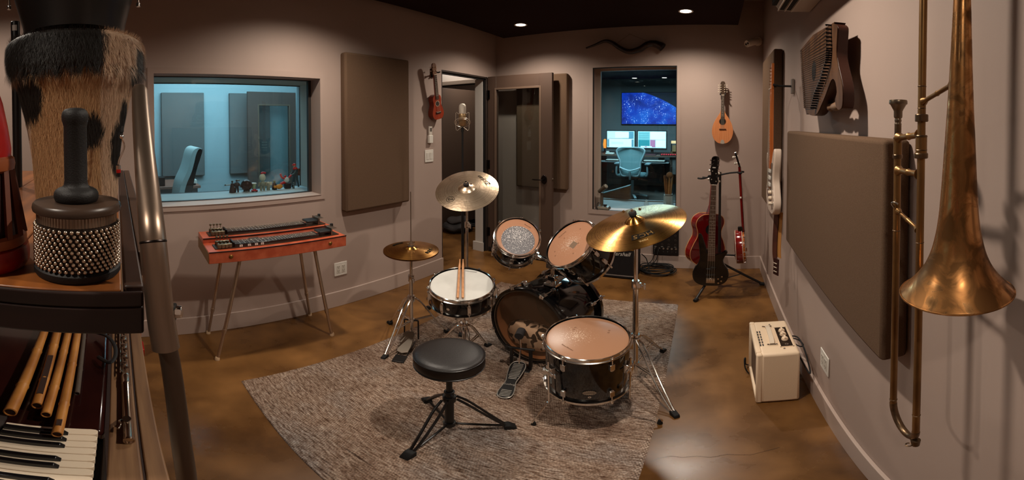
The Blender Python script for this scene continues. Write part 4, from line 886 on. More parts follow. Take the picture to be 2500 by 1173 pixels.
m.tube(arc, list(np.linspace(.0095, .0082, 14)), 14); m.build('tuning_slide', tb2, t, world=True)
def tubez(name, c, z0_, z1_, r, m_): return MB().lathe([(0, z0_), (r, z0_), (r, z1_), (0, z1_)], 22, T(c.x, c.y, 0)).build(name, m_, t, world=True)
tubez('gooseneck', s2, 1.46, ztop, .0076, tb2); tubez('outer_slide', s2, .80, 1.47, .0075, tb2); tubez('outer_slide', s1, .83, 1.46, .0076, tb2)
def ferr(c, zz, r, h): return MB().lathe([(0, zz), (r, zz), (r*1.08, zz+h*.2), (r*1.08, zz+h*.35), (r, zz+h*.5), (r, zz+h), (0, zz+h)], 22, T(c.x, c.y, 0)).build('ferrule', tb3, t, world=True)
collar_ = lambda c, z0_, z1_, r: MB().lathe([(0, z0_), (r-.0012, z0_), (r, z0_+.0015), (r, z1_-.0015), (r-.0012, z1_), (0, z1_)], 24, T(c.x, c.y, 0)).build('ferrule', tb3, t, world=True)
tubez('sleeve', s2, 1.470, 1.503, .0108, tb2); tubez('sleeve', s1, 1.458, 1.497, .0090, tb2)
for c_, a_, b_, r_ in ((s2, 1.462, 1.472, .0130), (s2, 1.476, 1.479, .0116), (s2, 1.500, 1.505, .0114), (s2, 1.529, 1.543, .0124), (s2, 1.552, 1.555, .0082), (s2, 1.592, 1.596, .0082), (s1, 1.454, 1.463, .0101), (s1, 1.494, 1.498, .0096), (s1, 1.30, 1.304, .0084), (s2, 1.30, 1.303, .0082), (s2, .86, .863, .0084), (s1, .84, .844, .0086)): collar_(c_, a_, b_, r_)
tubez('leadpipe', s1, 1.44, 1.525, .0072, tb3)
m = MB(); m.lathe([(0, 1.52), (.0064, 1.521), (.0076, 1.5245), (.0062, 1.528), (.0076, 1.532), (.0064, 1.536), (.0085, 1.538), (.0090, 1.540), (.0091, 1.551), (.0102, 1.5535), (.0165, 1.5645), (.0186, 1.5655), (.0190, 1.5675), (.0188, 1.572), (.0180, 1.574), (.014, 1.574), (.010, 1.563), (.003, 1.548), (0, 1.548)], 30, T(s1.x, s1.y, 0)); m.build('mouthpiece', mat('silver_grey_brass', (128, 112, 94), .33, .9), t, world=True)
def brace(p, q, r=.0042): 
    p = Vector(p); q = Vector(q); d = q-p; L_ = d.length
    return MB().lathe([(0, 0), (r*1.9, 0), (r*1.7, L_*.04), (r*1.1, L_*.10), (r, L_*.15), (r, L_*.46), (r*1.25, L_*.5), (r, L_*.54), (r, L_*.85), (r*1.1, L_*.9), (r*1.7, L_*.96), (r*1.9, L_), (0, L_)], 14, fr(p, d, (1, 0, 0))).build('brace', tb2, t, world=True)
brace((TX, s2.y-.006, 1.566), (TX, by+.022, 1.590)); brace((TX, s1.y-.006, 1.497), (TX, s2.y+.006, 1.505), .0060); brace((TX, s1.y-.006, 1.430), (TX, s2.y+.006, 1.432), .0058); brace((TX, s1.y-.006, 1.345), (TX, s2.y+.006, 1.325), .0042)
m = MB(); m.tube(cr([(TX-.006, s1.y, 1.352), (TX-.014, s1.y-.004, 1.362), (TX-.012, s1.y-.012, 1.366), (TX-.008, s1.y-.019, 1.363)], 4), .0022, 8); m.build('slide_lock', steel, t, world=True)
arc = [Vector((TX, (s1.y+s2.y)/2+math.cos(a)*(s1.y-s2.y)/2, .80-math.sin(a)*.052+.03*(math.cos(a)+1)/2)) for a in np.linspace(0, PI, 16)]
m = MB(); m.tube(arc, .0082, 14); m.build('slide_crook', tb3, t, world=True)
m = MB(); m.cyl((TX, s2.y, .748), (TX, s2.y, .768), .008, .010); m.torus((TX-.012, s2.y+.004, .752), .006, .0016, n=14, m=6); m.build('water_key', tb3, t, world=True)
# hook carrying it
t = thing('wall_hook', 'brass wall hook above the frame that the trombone hangs from', 'hook', (WR-.002, .538, 2.0))
m = MB(); m.cbox((WR-.006, .538, 2.0), (.006, .05, .08)); m.build('plate', steel, t, world=True, bev=.002); m = MB(); m.tube(cr([(WR-.008, .538, 2.0), (TX+.02, .538, 1.995), (TX, .538, 2.0), (TX-.018, .538, 2.02)], 5), .006, 8); m.build('hook_arm', steel, t, world=True)

# --- mini split air conditioner
t = thing('air_conditioner', 'white wall air conditioner at the top right, seen from below', 'air conditioner', (WR, 1.5, 2.11))
acm = mat('ac_white', (196, 182, 168), .45)
ys_ = (1.10, 1.896)
prof_ = [(-.002, 2.118), (-.09, 2.112), (-.165, 2.116), (-.195, 2.16), (-.205, 2.25), (-.195, 2.36), (-.17, 2.40), (-.002, 2.40)]
MA = fr((WR, 1.10, 0), (0, 1, 0), (1, 0, 0))
m = MB(); m.prism([(a, -b) for a, b in prof_][::-1], 0, .796, MA); m.build('casing', acm, t, world=True, bev=.006)
m = MB()
for i in range(2): m.box((WR-.165+.034*i, 1.20, 2.1105), (WR-.142+.034*i, 1.868, 2.1135))
m.box((WR-.200, 1.18, 2.135), (WR-.176, 1.874, 2.160)); m.build('outlet_slots', mat('vent_dark', (10, 9, 9), .8), t, world=True)
for i in range(3): m = MB(); m.box((WR-.172+.034*i, 1.17, 2.106), (WR-.166+.034*i, 1.88, 2.113)); m.build('louver', acm, t, world=True, bev=.001)

# --- electric outlets and switches
def plate(name, label, P, n, w_, h, kind, cat):
    M = fr(P, n, Vector((0, 0, 1)).cross(Vector(n))*1)
    t = thing(name, label, cat, M)
    MB().box((-w_/2, -h/2, .0005), (w_/2, h/2, .006)).build('cover_plate', white, t, bev=.003)
    dk_ = mat('slot_dark', (60, 52, 46), .6)
    for s in (-1, 1):
        x = s*.023
        if kind == 'switch':
            m = MB(); m.box((x-.0165, -.033, .006), (x+.0165, .033, .0075)); m.build('switch_frame', mat('white_in', (206, 198, 186), .4), t)
            m = MB(); m.add([(x-.015, -.031, .007), (x+.015, -.031, .007), (x+.015, .031, .007), (x-.015, .031, .007), (x-.015, -.031, .0085), (x+.015, -.031, .0085), (x+.015, .031, .0125), (x-.015, .031, .0125)], [[4, 5, 6, 7], [0, 1, 5, 4], [1, 2, 6, 5], [2, 3, 7, 6], [3, 0, 4, 7]]); m.build('rocker', white, t)
        else:
            m = MB(); m.box((x-.0165, -.034, .006), (x+.0165, .034, .0078)); m.build('receptacle', mat('white_in', (206, 198, 186), .4), t, bev=.001)
            m = MB()
            for yy in (-.018, .018):
                m.box((x-.008, yy, .0078), (x-.0055, yy+.010, .0083)); m.box((x+.0055, yy, .0078), (x+.008, yy+.010, .0083)); m.lathe([(0, .0082), (.003, .0082)], 10, T(x, yy-.006, 0))
            m.build('slots', dk_, t)
plate('outlet', 'double white wall outlet low on left wall right of the lap steel guitar', (WL+.001, 1.633, .341), (1, 0, 0), .118, .118, 'outlet', 'outlet')
plate('light_switch', 'white double rocker light switch on left wall beside the doorway', (WL+.001, 2.641, 1.213), (1, 0, 0), .116, .118, 'switch', 'light switch')
plate('outlet', 'double white wall outlet low on right wall behind the cream amplifier', (WR-.001, 1.548, .360), (-1, 0, 0), .118, .118, 'outlet', 'outlet')
t = thing('remote_control', 'small white remote in its wall holder under the ukulele', 'remote', fr((WL+.001, 2.648, 1.41), (1, 0, 0), (0, 1, 0)))
MB().box((-.026, -.075, .001), (.026, .0, .026)).build('holder', white, t, bev=.003); MB().box((-.021, -.06, .004), (.021, .085, .020)).build('remote_body', mat('remote_white', (208, 198, 186), .4), t, bev=.003)
MB().box((-.012, .035, .020), (.014, .070, .0208)).build('display', mat('lcd_grey', (92, 84, 78), .3), t)

# --- ukulele on the left wall
up = gx(1058, 165, WL+.09); ub = gx(1068, 292, WL+.055)
MU = fr((WL+.062, 2.715, 1.562), (1, 0, -.06), (0, 1, .0)) 
MU = MU @ Rz(.19)
t = thing('ukulele', 'small reddish brown ukulele hanging on left wall beside the doorway', 'ukulele', MU)
uo = outline([(0, 0), (.045, .004), (.072, .03), (.078, .065), (.066, .105), (.054, .130), (.052, .155), (.058, .185), (.052, .215), (.030, .232), (0, .236)], 4)
MB().prism(uo, -.058, 0).build('body', mat('uke_side', (112, 38, 20), .3, coat=.3), t, bev=.002); MB().prism(uo, .0002, .0016).build('top', ukewood, t)
MB().lathe([(0, .002), (.024, .002)], 24, T(0, .150, 0)).build('sound_hole', mat('hole_black', (6, 5, 5), .9), t); MB().lathe([(.024, .0022), (.027, .0022)], 24, T(0, .150, 0)).build('rosette', cream, t)
m = MB(); m.box((-.034, .056, .001), (.034, .074, .009)); m.build('bridge', rosewood, t, bev=.002); MB().box((-.026, .068, .009), (.026, .070, .012)).build('saddle', cream, t)
neck(t, .190, .425, .040, .033, .002, .020, 14, rosewood, ukewood, strings=4, ybr=.068, zbr=.012, scale=.36)
m = MB(); m.prism(cr2([(-.018, .425), (.018, .425), (.026, .45), (.027, .50), (.020, .528), (0, .535), (-.020, .528), (-.027, .50), (-.026, .45)], 3), -.012, .001); m.build('headstock', mat('uke_head', (122, 84, 60), .4), t, bev=.001)
tuners(t, [(s*.015, y, .001, s) for s in (-1, 1) for y in (.462, .498)], kn=mat('peg_cream', (200, 176, 150), .35), r=.008)
hanger('ukulele_hanger', 'small black wall hanger gripping the ukulele neck', (WL+.001, 2.690, 2.01), (1, 0, 0), arm=.05, spread=.024)

# --- mandolin on the back wall
MM = fr((.076, WB-.085, 1.333), (0, -1, .02), (1, 0, 0))
t = thing('mandolin', 'round-backed golden mandolin hanging on back wall right of the control room window', 'mandolin', MM)
mo = outline([(0, 0), (.045, .006), (.082, .040), (.100, .085), (.103, .13), (.092, .185), (.068, .235), (.042, .275), (.024, .305), (.017, .33), (0, .335)], 5)
m = MB(); n = len(mo); rings = [(1, 0), (.97, -.022), (.88, -.045), (.70, -.062), (.4, -.072), (0, -.074)]
vs = []; fs = []
for s_, z_ in rings: vs += [(x*s_, .13+(y-.13)*(s_*.5+.5 if s_ else .5), z_) for x, y in mo]
for k in range(5):
    for i in range(n): fs.append([k*n+i, (k+1)*n+i, (k+1)*n+(i+1) % n, k*n+(i+1) % n])
m.add(vs, fs).build('bowl', mat('mandolin_bowl', (112, 62, 38), .3, coat=.3), t)
MB().prism(mo, 0, .003).build('top', spruce, t, bev=.001)
MB().lathe([(0, .0036), (.026, .0036)], 28, T(0, .215, 0)).build('sound_hole', mat('hole_black', (6, 5, 5), .9), t)
MB().lathe([(.026, .0038), (.034, .0038), (.034, .003)], 28, T(0, .215, 0)).build('rosette', mat('rosette_dark', (70, 40, 24), .4), t)
MB().box((-.034, .138, .003), (.034, .144, .011)).build('bridge', rosewood, t, bev=.001)
m = MB(); m.prism(cr2([(-.020, .0), (-.012, .03), (0, .036), (.012, .03), (.020, .0)], 3, True), .0032, .005); m.build('tailpiece', fretm, t)
neck(t, .240, .475, .036, .029, .004, .018, 16, rosewood, mat('neck_brown', (92, 52, 30), .35), strings=8, ybr=.141, zbr=.012, scale=.345, nf=None or 16) if False else neck(t, .240, .475, .036, .029, .004, .018, 16, rosewood, mat('neck_brown', (92, 52, 30), .35), strings=8, ybr=.141, zbr=.012, scale=.345)
m = MB(); m.prism(cr2([(-.017, .475), (.017, .475), (.026, .50), (.025, .57), (.021, .600), (.010, .612), (-.010, .612), (-.021, .600), (-.025, .57), (-.026, .50)], 3), -.010, .003); m.build('headstock', mat('mandolin_head', (70, 52, 38), .4), t, bev=.002)
tuners(t, [(s*.018, y, .003, s) for s in (-1, 1) for y in (.508, .530, .552, .574)], kn=mat('peg_white', (220, 204, 180), .35))
hanger('mandolin_hanger', 'black wall hanger holding the mandolin neck on back wall', (.076, WB-.001, 1.815), (0, -1, 0), arm=.062, spread=.024)

# --- twisted horn above the control room window
hp_ = [(1431, 118, .009), (1452, 110, .012), (1476, 100.5, .016), (1494, 104, .020), (1513, 117, .023), (1535, 126, .026), (1560, 121, .029), (1580, 109, .031), (1596, 106.5, .034), (1612, 112, .040), (1618, 116, .043)]
P_, R_ = crr([(*gy(a, b, WB-.055), r) for a, b, r in [(u_, v_, w_*1.22) for u_, v_, w_ in hp_]], 5)
t = thing('ram_horn', 'long dark twisted animal horn hanging above the control room window', 'horn', P_[20])
hm = mat('dark_horn', (30, 18, 13), .28, col2=(54, 33, 22), scale=(16, 16, 40), bump=.4, bscale=(40, 40, 40), coat=.3)
m = MB(); m.tube(P_, [r+.0012*math.sin(i*1.7)*(i > len(R_)*.6) for i, r in enumerate(R_)], 16, flat=.85); m.build('horn_body', hm, t, world=True)
e = (P_[-1]-P_[-2]).normalized(); m = MB(); m.lathe([(0, .0), (.034, .0005), (.041, .003), (.044, -.004)], 20, fr(P_[-1], e, (0, 1, 0))); m.build('horn_mouth', mat('horn_mouth', (14, 10, 8), .8), t, world=True)
nl = gy(1538, 84, WB-.004); m = MB(); a = gy(1506, 106, WB-.055); b = gy(1582, 101, WB-.055)
m.tube([a, nl+Vector((0, -.01, 0)), b], .0013, 5); m.torus(P_[35], .035, .0012, fr(Vector((0, 0, 0)), P_[36]-P_[34], (0, 0, 1)) if False else None, n=18, m=5) if False else None; m.build('cord', mat('thin_cord', (86, 66, 48), .8), t, world=True)
m = MB(); m.cyl(nl+Vector((0, .003, 0)), nl+Vector((0, -.016, 0)), .003, n=8); m.cyl(nl+Vector((0, -.016, 0)), nl+Vector((0, -.018, 0)), .005, n=10); tag(m.build('nail', steel), 'small nail in back wall the horn cord hangs from', 'nail')

# --- security camera in the right back corner
cb_ = gy(1850, 101, WB-.004); ct_ = gd(1808, 113, 3.66)
t = thing('security_camera', 'white bullet security camera high in the back right corner', 'camera', (cb_.x, WB, cb_.z-.04))
camw = mat('camera_white', (232, 218, 200), .4); n_ = Vector((0, -1, 0)); d = (ct_-cb_).normalized()
MB().lathe([(0, 0), (.048, 0), (.048, .008), (.040, .022), (.020, .03), (0, .03)], 28, fr(cb_, n_, (1, 0, 0))).build('base', camw, t, world=True)
p0 = cb_+n_*.03; L_ = .17
MB().lathe([(0, -.01), (.026, 0), (.030, .02), (.034, .03), (.034, L_), (.031, L_+.002), (.031, L_-.004), (0, L_-.004)], 28, fr(p0, d, (0, 0, 1))).build('housing', camw, t, world=True)
Mf = fr(p0+d*(L_-.003), d, Vector((0, 0, 1)).cross(d))
for s in (-1, 1): MB().lathe([(0, 0), (.010, .0), (.011, .003), (.008, .005), (0, .003)], 16, Mf @ T(s*.0135, s*.003, 0)).build('lens', mat('lens_dark', (24, 14, 12), .12), t, world=True)

# --- desk microphone on the window sill
P0 = gz(1475, 509, .605); P0.y = WB+.045
t = thing('paging_microphone', 'old grey-green desk paging microphone on the control room window sill', 'microphone', (P0.x, P0.y, .603))
gm = mat('hammered_grey', (96, 88, 76), .4, .4, bump=.3, bscale=(200, 200, 200)); X, Y = P0.x, P0.y
m = MB(); m.add([(-.07, -.05, 0), (.07, -.05, 0), (.07, .05, 0), (-.07, .05, 0), (-.060, -.040, .032), (.060, -.040, .025), (.060, .035, .030), (-.060, .035, .045)], [[3, 2, 1, 0], [4, 5, 6, 7], [0, 1, 5, 4], [1, 2, 6, 5], [2, 3, 7, 6], [3, 0, 4, 7]]); m.build('base', gm, t, bev=.006)
m = MB(); m.box((-.038, .0, .03), (-.010, .025, .175)); m.build('column', gm, t, bev=.004)
m = MB(); m.cyl((-.055, .012, .185), (.02, -.02, .245), .020, .026, 18); m.cyl((.02, -.02, .245), (.034, -.026, .256), .028, .027, 18); m.build('mic_head', gm, t)
m = MB(); m.cyl((.034, -.026, .256), (.037, -.0275, .2585), .022, .018, 16); m.build('grille', mat('grille_pale', (150, 146, 134), .5, .5), t)
m = MB(); m.box((.0, -.015, .034), (.035, .010, .052)); m.build('talk_bar', black, t, bev=.003)
m = MB(); m.tube(cr([(-.06, .03, .02), (-.085, .02, .01), (-.08, -.02, .008), (-.05, -.055, .006), (-.07, -.03, .03), (-.065, .0, .06), (-.05, .01, .06)], 5), .004, 7); m.build('cable', rubber, t)

# --- jar of sticks between the panes
jc = gz(1632, 500, .602); jc.y = WB+.26; jc = gy(1632, 480, WB+.24); jc.z = .602
glassy = mat('jar_glass', (215, 230, 232), .05, ior=1.45, alpha=.32)
t = thing('glass_jar', 'clear glass jar full of drumsticks on the inner window shelf', 'jar', jc)
MB().lathe([(0, 0), (.050, 0), (.055, .008), (.055, .13), (.045, .15), (.047, .165), (.044, .165), (.042, .15), (.052, .13), (.052, .01), (0, .006)], 32).build('jar_body', glassy, t)
MB().torus((0, 0, .150), .047, .003, n=28, m=6).build('wire_clamp', steel, t)
tips = ['thin pale', 'thick amber', 'nylon tipped', 'dark stained', 'worn', 'slim brown', 'blunt', 'reddish', 'long pale', 'short dark', 'chipped']
for k in range(11):
    a = k*2.4; r = .008+.030*((k*7) % 11)/11; b = jc+Vector((math.cos(a)*r*.6, math.sin(a)*r*.6, .010)); tp = jc+Vector((math.cos(a)*(r+.028)+.004*(k % 3), math.sin(a)*(r+.022), .33+.018*((k*5) % 7)/3))
    L_ = (tp-b).length; m = MB(); m.lathe([(0, 0), (.006, .001), (.0072, .006), (.0072, L_*.75), (.0035, L_*.96), (.0048, L_*.975), (.004, L_-.002), (0, L_)], 9, fr(b, tp-b, (1, 0, 0)))
    tag(m.build('drumstick', mat('stick_tone_%d' % (k % 3), [(176, 124, 76), (150, 98, 58), (196, 146, 96)][k % 3], .5)), 'wooden drumstick standing in the jar behind the control room window', 'drumstick', 'drumsticks in the jar')
b = jc+Vector((-.01, .01, .012)); tp = jc+Vector((.012, -.01, .365)); m = MB(); m.cyl(b, tp, .006, .006, 9); t = thing('felt_mallet', 'round felt-headed mallet sticking up out of the jar of drumsticks', 'mallet', b)
m.build('shaft', wood, t, world=True); MB().sph(tp, .037, 16, None).build('mallet_head', mat('tan_felt', (128, 92, 62), .95, bump=.5, bscale=(120, 120, 120)), t, world=True)
gc = gy(1578, 505, WB+.22); gc.z = .602
t = thing('drinking_glass', 'small clear upturned glass on the inner window shelf left of the stick jar', 'glass', gc)
MB().lathe([(.030, 0), (.032, .0), (.026, .06), (.012, .075), (.006, .08), (.012, .088), (0, .095), (0, .09), (.024, .058)], 24).build('bowl', glassy, t)

# --- wooden slanted box behind the window
m = MB(); a, b, c_, d_ = gy(1470, 474, 4.5), gy(1537, 455, 4.5), gy(1541, 497, 4.5), gy(1470, 499, 4.5)
q = [a, b, c_, d_]; back = [p+Vector((-.01, .13, -.004)) for p in q]
t = thing('wooden_cabinet', 'walnut cabinet with slanted top just inside the control room window', 'cabinet', ((a.x+b.x)/2, 4.6, 0))
for p in (c_, d_, back[2], back[3]): p.z = 0.0
m.add(q+back, [[3, 2, 1, 0], [4, 5, 6, 7], [0, 1, 5, 4], [1, 2, 6, 5], [3, 0, 4, 7]]); m.build('body', mat('walnut_veneer', (184, 124, 86), .45, col2=(156, 100, 68), scale=(6, 6, 60)), t, world=True)
m = MB(); m.add([p+Vector((0, -.005, .0)) for p in (a, b)]+[back[1], back[0]]+[p+Vector((0, -.005, .008)) for p in (a, b)]+[back[1]+Vector((0, 0, .008)), back[0]+Vector((0, 0, .008))], [[4, 5, 6, 7], [0, 1, 5, 4], [1, 2, 6, 5], [2, 3, 7, 6], [3, 0, 4, 7]]); m.build('top', mat('cab_top', (150, 170, 176), .4), t, world=True)
# ================================================================ lap steel on four legs
LZ = .80; la, lb, lc, ld = Vector((-2.352, .505, LZ)), Vector((-2.012, .487, LZ)), Vector((-1.972, 1.350, LZ)), Vector((-2.318, 1.372, LZ))
steelred = mat('orange_red_mahogany', (196, 98, 66), .35, col2=(170, 74, 46), scale=(18, 3, 18), coat=.2)
ML = fr(la, (0, 0, 1), lc-lb)      # local x: along the necks, local y: towards the wall
LX = (lc-lb).length; LYW = (la-lb).length
t = thing('console_steel_guitar', 'double-neck orange wooden console steel guitar on four legs under the booth window', 'steel guitar', ML @ T(0, 0, 0))
R0 = ML.inverted()
yf = -LYW; m = MB(); m.box((0, yf, -.072), (LX, -LYW*.47, 0)); m.build('lower_body', steelred, t, bev=.003)
m = MB(); m.box((.0, -LYW*.47, -.072), (LX-.01, 0, .030)); m.build('upper_body', steelred, t, bev=.003)
dkt = mat('dark_edge_line', (42, 14, 10), .4); m = MB(); m.box((.002, yf-.001, -.006), (LX+.001, yf+.004, .0006)); m.build('edge_line', dkt, t); m = MB(); m.box((.002, -LYW*.47-.001, .022), (LX-.01, -LYW*.47+.004, .0306)); m.build('edge_line', dkt, t)
MB().box((-.0015, yf+.002, -.071), (.001, -.002, -.003)).build('end_panel', mat('end_olive', (120, 84, 40), .4), t)
platem = mat('steel_plate_dark', (64, 52, 42), .35, .6)
for yc, zc in ((yf+.085, 0), (-LYW*.47+.080, .030)):
    MB().box((.045, yc-.045, zc), (LX-.03, yc+.045, zc+.006)).build('base_plate', platem, t, bev=.001)
    MB().box((.16, yc-.040, zc+.006), (LX-.17, yc+.040, zc+.024)).build('fretboard', mat('steel_fretboard', (34, 27, 24), .25, coat=.4), t, bev=.002)
    m = MB()
    for i in range(1, 30):
        x = .165+(LX-.20-.165)*(1-2**(-i/16))*1.42
        if x < LX-.175: m.box((x-.0009, yc-.039, zc+.024), (x+.0009, yc+.039, zc+.0247))
    o = m.build('fret_lines', fretm, t, smooth=False); o['kind'] = 'stuff'
    m = MB()
    for i in range(1, 14): x = .20+.030*i*1.2; m.lathe([(0, .0252), (.0035, .0252)], 8, T(x, yc+(.012 if i % 3 else -.014), zc))
    o = m.build('position_dots', cream, t); o['kind'] = 'stuff'
    m = MB()
    for i in range(8): m.cyl((.155, yc-.033+.0094*i, zc+.036), (LX-.085, yc-.033+.0094*i, zc+.034), .0004, n=4)
    o = m.build('strings', mat('dim_string', (104, 92, 80), .5, .4), t); o['kind'] = 'stuff'
    m = MB(); m.box((.148, yc-.04, zc+.006), (.160, yc+.04, zc+.036)); m.build('nut_bar', darksteel, t, bev=.002)
    m = MB(); m.box((.06, yc-.040, zc+.006), (.145, yc-.030, zc+.030)); m.box((.06, yc+.030, zc+.006), (.145, yc+.040, zc+.030)); m.build('tuner_rail', mat('aged_nickel', (140, 126, 104), .35, .9), t, bev=.002)
    for i in range(4):
        for s in (-1, 1):
            m = MB(); x = .070+.021*i; m.cyl((x, yc+s*.02, zc+.006), (x, yc+s*.02, zc+.030), .006, n=8); m.cyl((x, yc+s*.02, zc+.026), (x, yc+s*.034, zc+.026), .0035, n=6)
            if s > 0: m.cyl((x, yc+s*.034, zc+.026), (x, yc+s*.034, zc+.050), .002, n=6); m.sph((x, yc+s*.034, zc+.055), .009, 8, None, (1, .6, .8))
            else: m.box((x-.007, yc-.047, zc+.008), (x+.007, yc-.040, zc+.024))
            m.build('tuning_peg', mat('aged_nickel', (140, 126, 104), .35, .9), t)
    m = MB(); m.box((LX-.165, yc-.042, zc+.024), (LX-.085, yc+.042, zc+.038)); m.build('pickup', black, t, bev=.004)
    m = MB(); m.box((LX-.085, yc-.046, zc+.006), (LX-.078, yc+.046, zc+.052)); m.box((LX-.085, yc-.046, zc+.046), (LX-.045, yc+.040, zc+.050)); m.build('bridge_cover', steel, t, bev=.001)
    m = MB(); m.cyl((LX-.04, yc+.03, zc+.006), (LX-.04, yc+.03, zc+.045), .005); m.cbox((LX-.04, yc+.03, zc+.052), (.016, .016, .018)); m.build('control_knob', black, t, bev=.002)
MB().box((.28, yf+.165, 0), (.345, yf+.182, .012)).build('switch_plate', black, t, bev=.002)
for i in range(4):
    x = .195+.052*i*(1-.06*i); m = MB(); m.box((x-.009, yf+.0385, .0065), (x+.009, yf+.0395, .020)); m.build('note_sticker', white, t)
    text('A♭CDE'[i] if i != 1 else 'G', .011, fr((x, yf+.038, .013), (0, -1, 0), (1, 0, 0)), ink, t)
for x in (.125, LX-.115): m = MB(); m.lathe([(0, 0), (.012, 0), (.0125, .002), (.009, .005), (0, .006)], 18, fr((x, yf-.0005, -.036), (0, -1, 0), (1, 0, 0))); m.build('front_screw', mat('brass_screw', (150, 112, 60), .35, .9), t)
R3 = ML.inverted()
for (fx, fy, tx, ty) in ((-2.075, .545, -2.05, .68), (-2.430, .58, -2.27, .64), (-2.075, 1.305, -2.04, 1.16), (-2.425, 1.335, -2.27, 1.17)):
    a = Vector((tx, ty, LZ-.072)); b = Vector((fx, fy, .0)); d = (b-a).normalized(); k = a.lerp(b, .68)
    m = MB(); m.cyl(a, k, .0115, n=14); m.cyl(k-d*.012, k+d*.02, .0145, .013, 14); m.cyl(k, b-d*.02, .0095, n=14); lg = m.build('leg', mat('satin_leg', (186, 168, 150), .30, .85), t, world=True)
    m = MB(); m.lathe([(0, 0), (.015, 0), (.0145, .018), (.010, .026), (0, .026)], 16, T(b.x, b.y, .0005)); m.build('rubber_foot', mat('cream_rubber', (196, 166, 132), .6), lg, world=True)

# ================================================================ studio microphone on its stand
MP_ = Vector((-1.907, 2.445, 0))
t = thing('microphone_stand', 'thin black straight microphone stand behind the crash cymbal', 'stand', MP_)
m = MB(); m.cyl(MP_+Vector((0, 0, .08)), MP_+Vector((0, 0, .95)), .0125, n=14); m.build('lower_tube', black, t, world=True)
m = MB(); m.cyl(MP_+Vector((0, 0, .95)), MP_+Vector((0, 0, 1.46)), .0085, n=12); m.build('upper_tube', black, t, world=True)
m = MB(); m.cyl(MP_+Vector((0, 0, .92)), MP_+Vector((0, 0, .98)), .017, n=14); m.build('clutch', black, t, world=True)
for a in (-2.25, -.1, 2.0):
    f = MP_+Vector((math.cos(a)*.28, math.sin(a)*.28, .012)); m = MB(); m.cyl(MP_+Vector((0, 0, .14)), f, .007, n=8); lg = m.build('leg', black, t, world=True)
    m = MB(); m.cyl(f+(f-MP_)*-.06, f+(f-MP_)*.06, .011, n=10); m.build('rubber_foot', rubber, lg, world=True)
MB().cyl(MP_+Vector((0, 0, .10)), MP_+Vector((0, 0, .17)), .020, n=16).build('hub', black, t, world=True)
dc = (CAM-MP_); dc.z = 0; MMc = fr(MP_+Vector((0, 0, 1.452)), (0, 0, 1), Vector((0, 0, 1)).cross(dc.normalized())) @ Matrix.Diagonal((1.07, 1.07, 1.07, 1))
t = thing('studio_microphone', 'silver condenser microphone in a wire shock mount by the doorway', 'microphone', MMc)
nick = mat('nickel', (236, 222, 204), .34, .65)
MB().lathe([(0, .045), (.024, .045), (.0275, .05), (.0275, .135), (.0265, .137), (0, .137)], 32).build('mic_body', mat('mic_gold', (176, 146, 108), .32, .8), t)
meshm = mat('mic_mesh', (232, 220, 204), .4, .6, bump=1, bscale=(700, 700, 700)); MB().lathe([(.0265, .137), (.0270, .14), (.0275, .185), (.0255, .203), (.018, .2125), (.008, .2155), (0, .216)], 32).build('grille', meshm, t)
MB().torus((0, 0, .140), .0275, .0014, n=32, m=6).build('band', nick, t)
MB().cyl((0, 0, .0), (0, 0, .045), .011, n=14).build('swivel', black, t)
for R_ in (.060, .045): m = MB(); m.torus((0, 0, 0), R_, .0019, T(0, 0, .072) @ Rx(-.62), n=40, m=7); m.build('mount_ring', nick, t)
for sx_ in (-1, 1):
    for sy_ in (-1, 1):
        m = MB(); m.tube([Vector((sx_*x_, sy_*.014+y_, z_)) for x_, y_, z_ in ((.030, 0, .135), (.044, 0, .150), (.050, 0, .144), (.051, 0, .090), (.050, 0, .030), (.047, 0, .014), (.040, 0, .010), (.0, 0, .042))], .0016, 6); m.build('mount_arm', nick, t)

# ================================================================ guitar stand with bass, acoustic guitar and banjo
SG = Vector((.05, 3.335, 0))
t = thing('guitar_stand', 'black three-way guitar stand in the back right corner', 'stand', SG)
m = MB(); m.cyl(SG+Vector((0, 0, .22)), SG+Vector((0, 0, .70)), .014, n=14); m.build('lower_tube', blk, t, world=True)
m = MB(); m.cyl(SG+Vector((0, 0, .70)), SG+Vector((0, 0, 1.10)), .011, n=14); m.build('upper_tube', blk, t, world=True)
for fx, fy in ((-.144, 3.012), (.443, 3.359), (-.12, 3.64)):
    f = Vector((fx, fy, .014)); d = (f-SG); d.z = 0; d.normalize(); m = MB(); m.cyl(SG+Vector((0, 0, .26)), f, .0115, n=10); m.cyl(SG+Vector((0, 0, .08))+d*.02, SG.lerp(f, .5)+Vector((0, 0, .125)), .005, n=8); lg = m.build('leg', blk, t, world=True)
    m = MB(); m.cyl(f-(d*.03)+Vector((0, 0, .008)), f+d*.010, .0165, .015, 12); m.build('rubber_foot', rubber, lg, world=True)
MB().lathe([(0, .055), (.02, .055), (.022, .27), (.014, .29)], 16, T(*SG)).build('hub', blk, t, world=True)
for (ax, ay, az_, lab) in ((.0, 3.19, 1.085, 0), (.205, 3.29, 1.105, 1), (-.09, 3.43, 1.03, 2)):
    e_ = Vector((ax, ay, az_)); m = MB(); m.tube(cr([SG+Vector((0, 0, 1.075)), SG.lerp(e_, .5)+Vector((0, 0, .55))*1.0 if False else (SG+Vector((0, 0, 1.075))).lerp(e_, .5)+Vector((0, 0, .004)), e_], 4), .007, 8)
    d = (e_-SG); d.z = 0; d.normalize(); nn = Vector((-d.y, d.x, 0)); 
    m.tube(cr([e_+nn*.036+d*.045, e_+nn*.036+d*.01, e_, e_-nn*.036+d*.01, e_-nn*.036+d*.045], 4), .008, 8); m.build('neck_cradle', rubber, t, world=True)
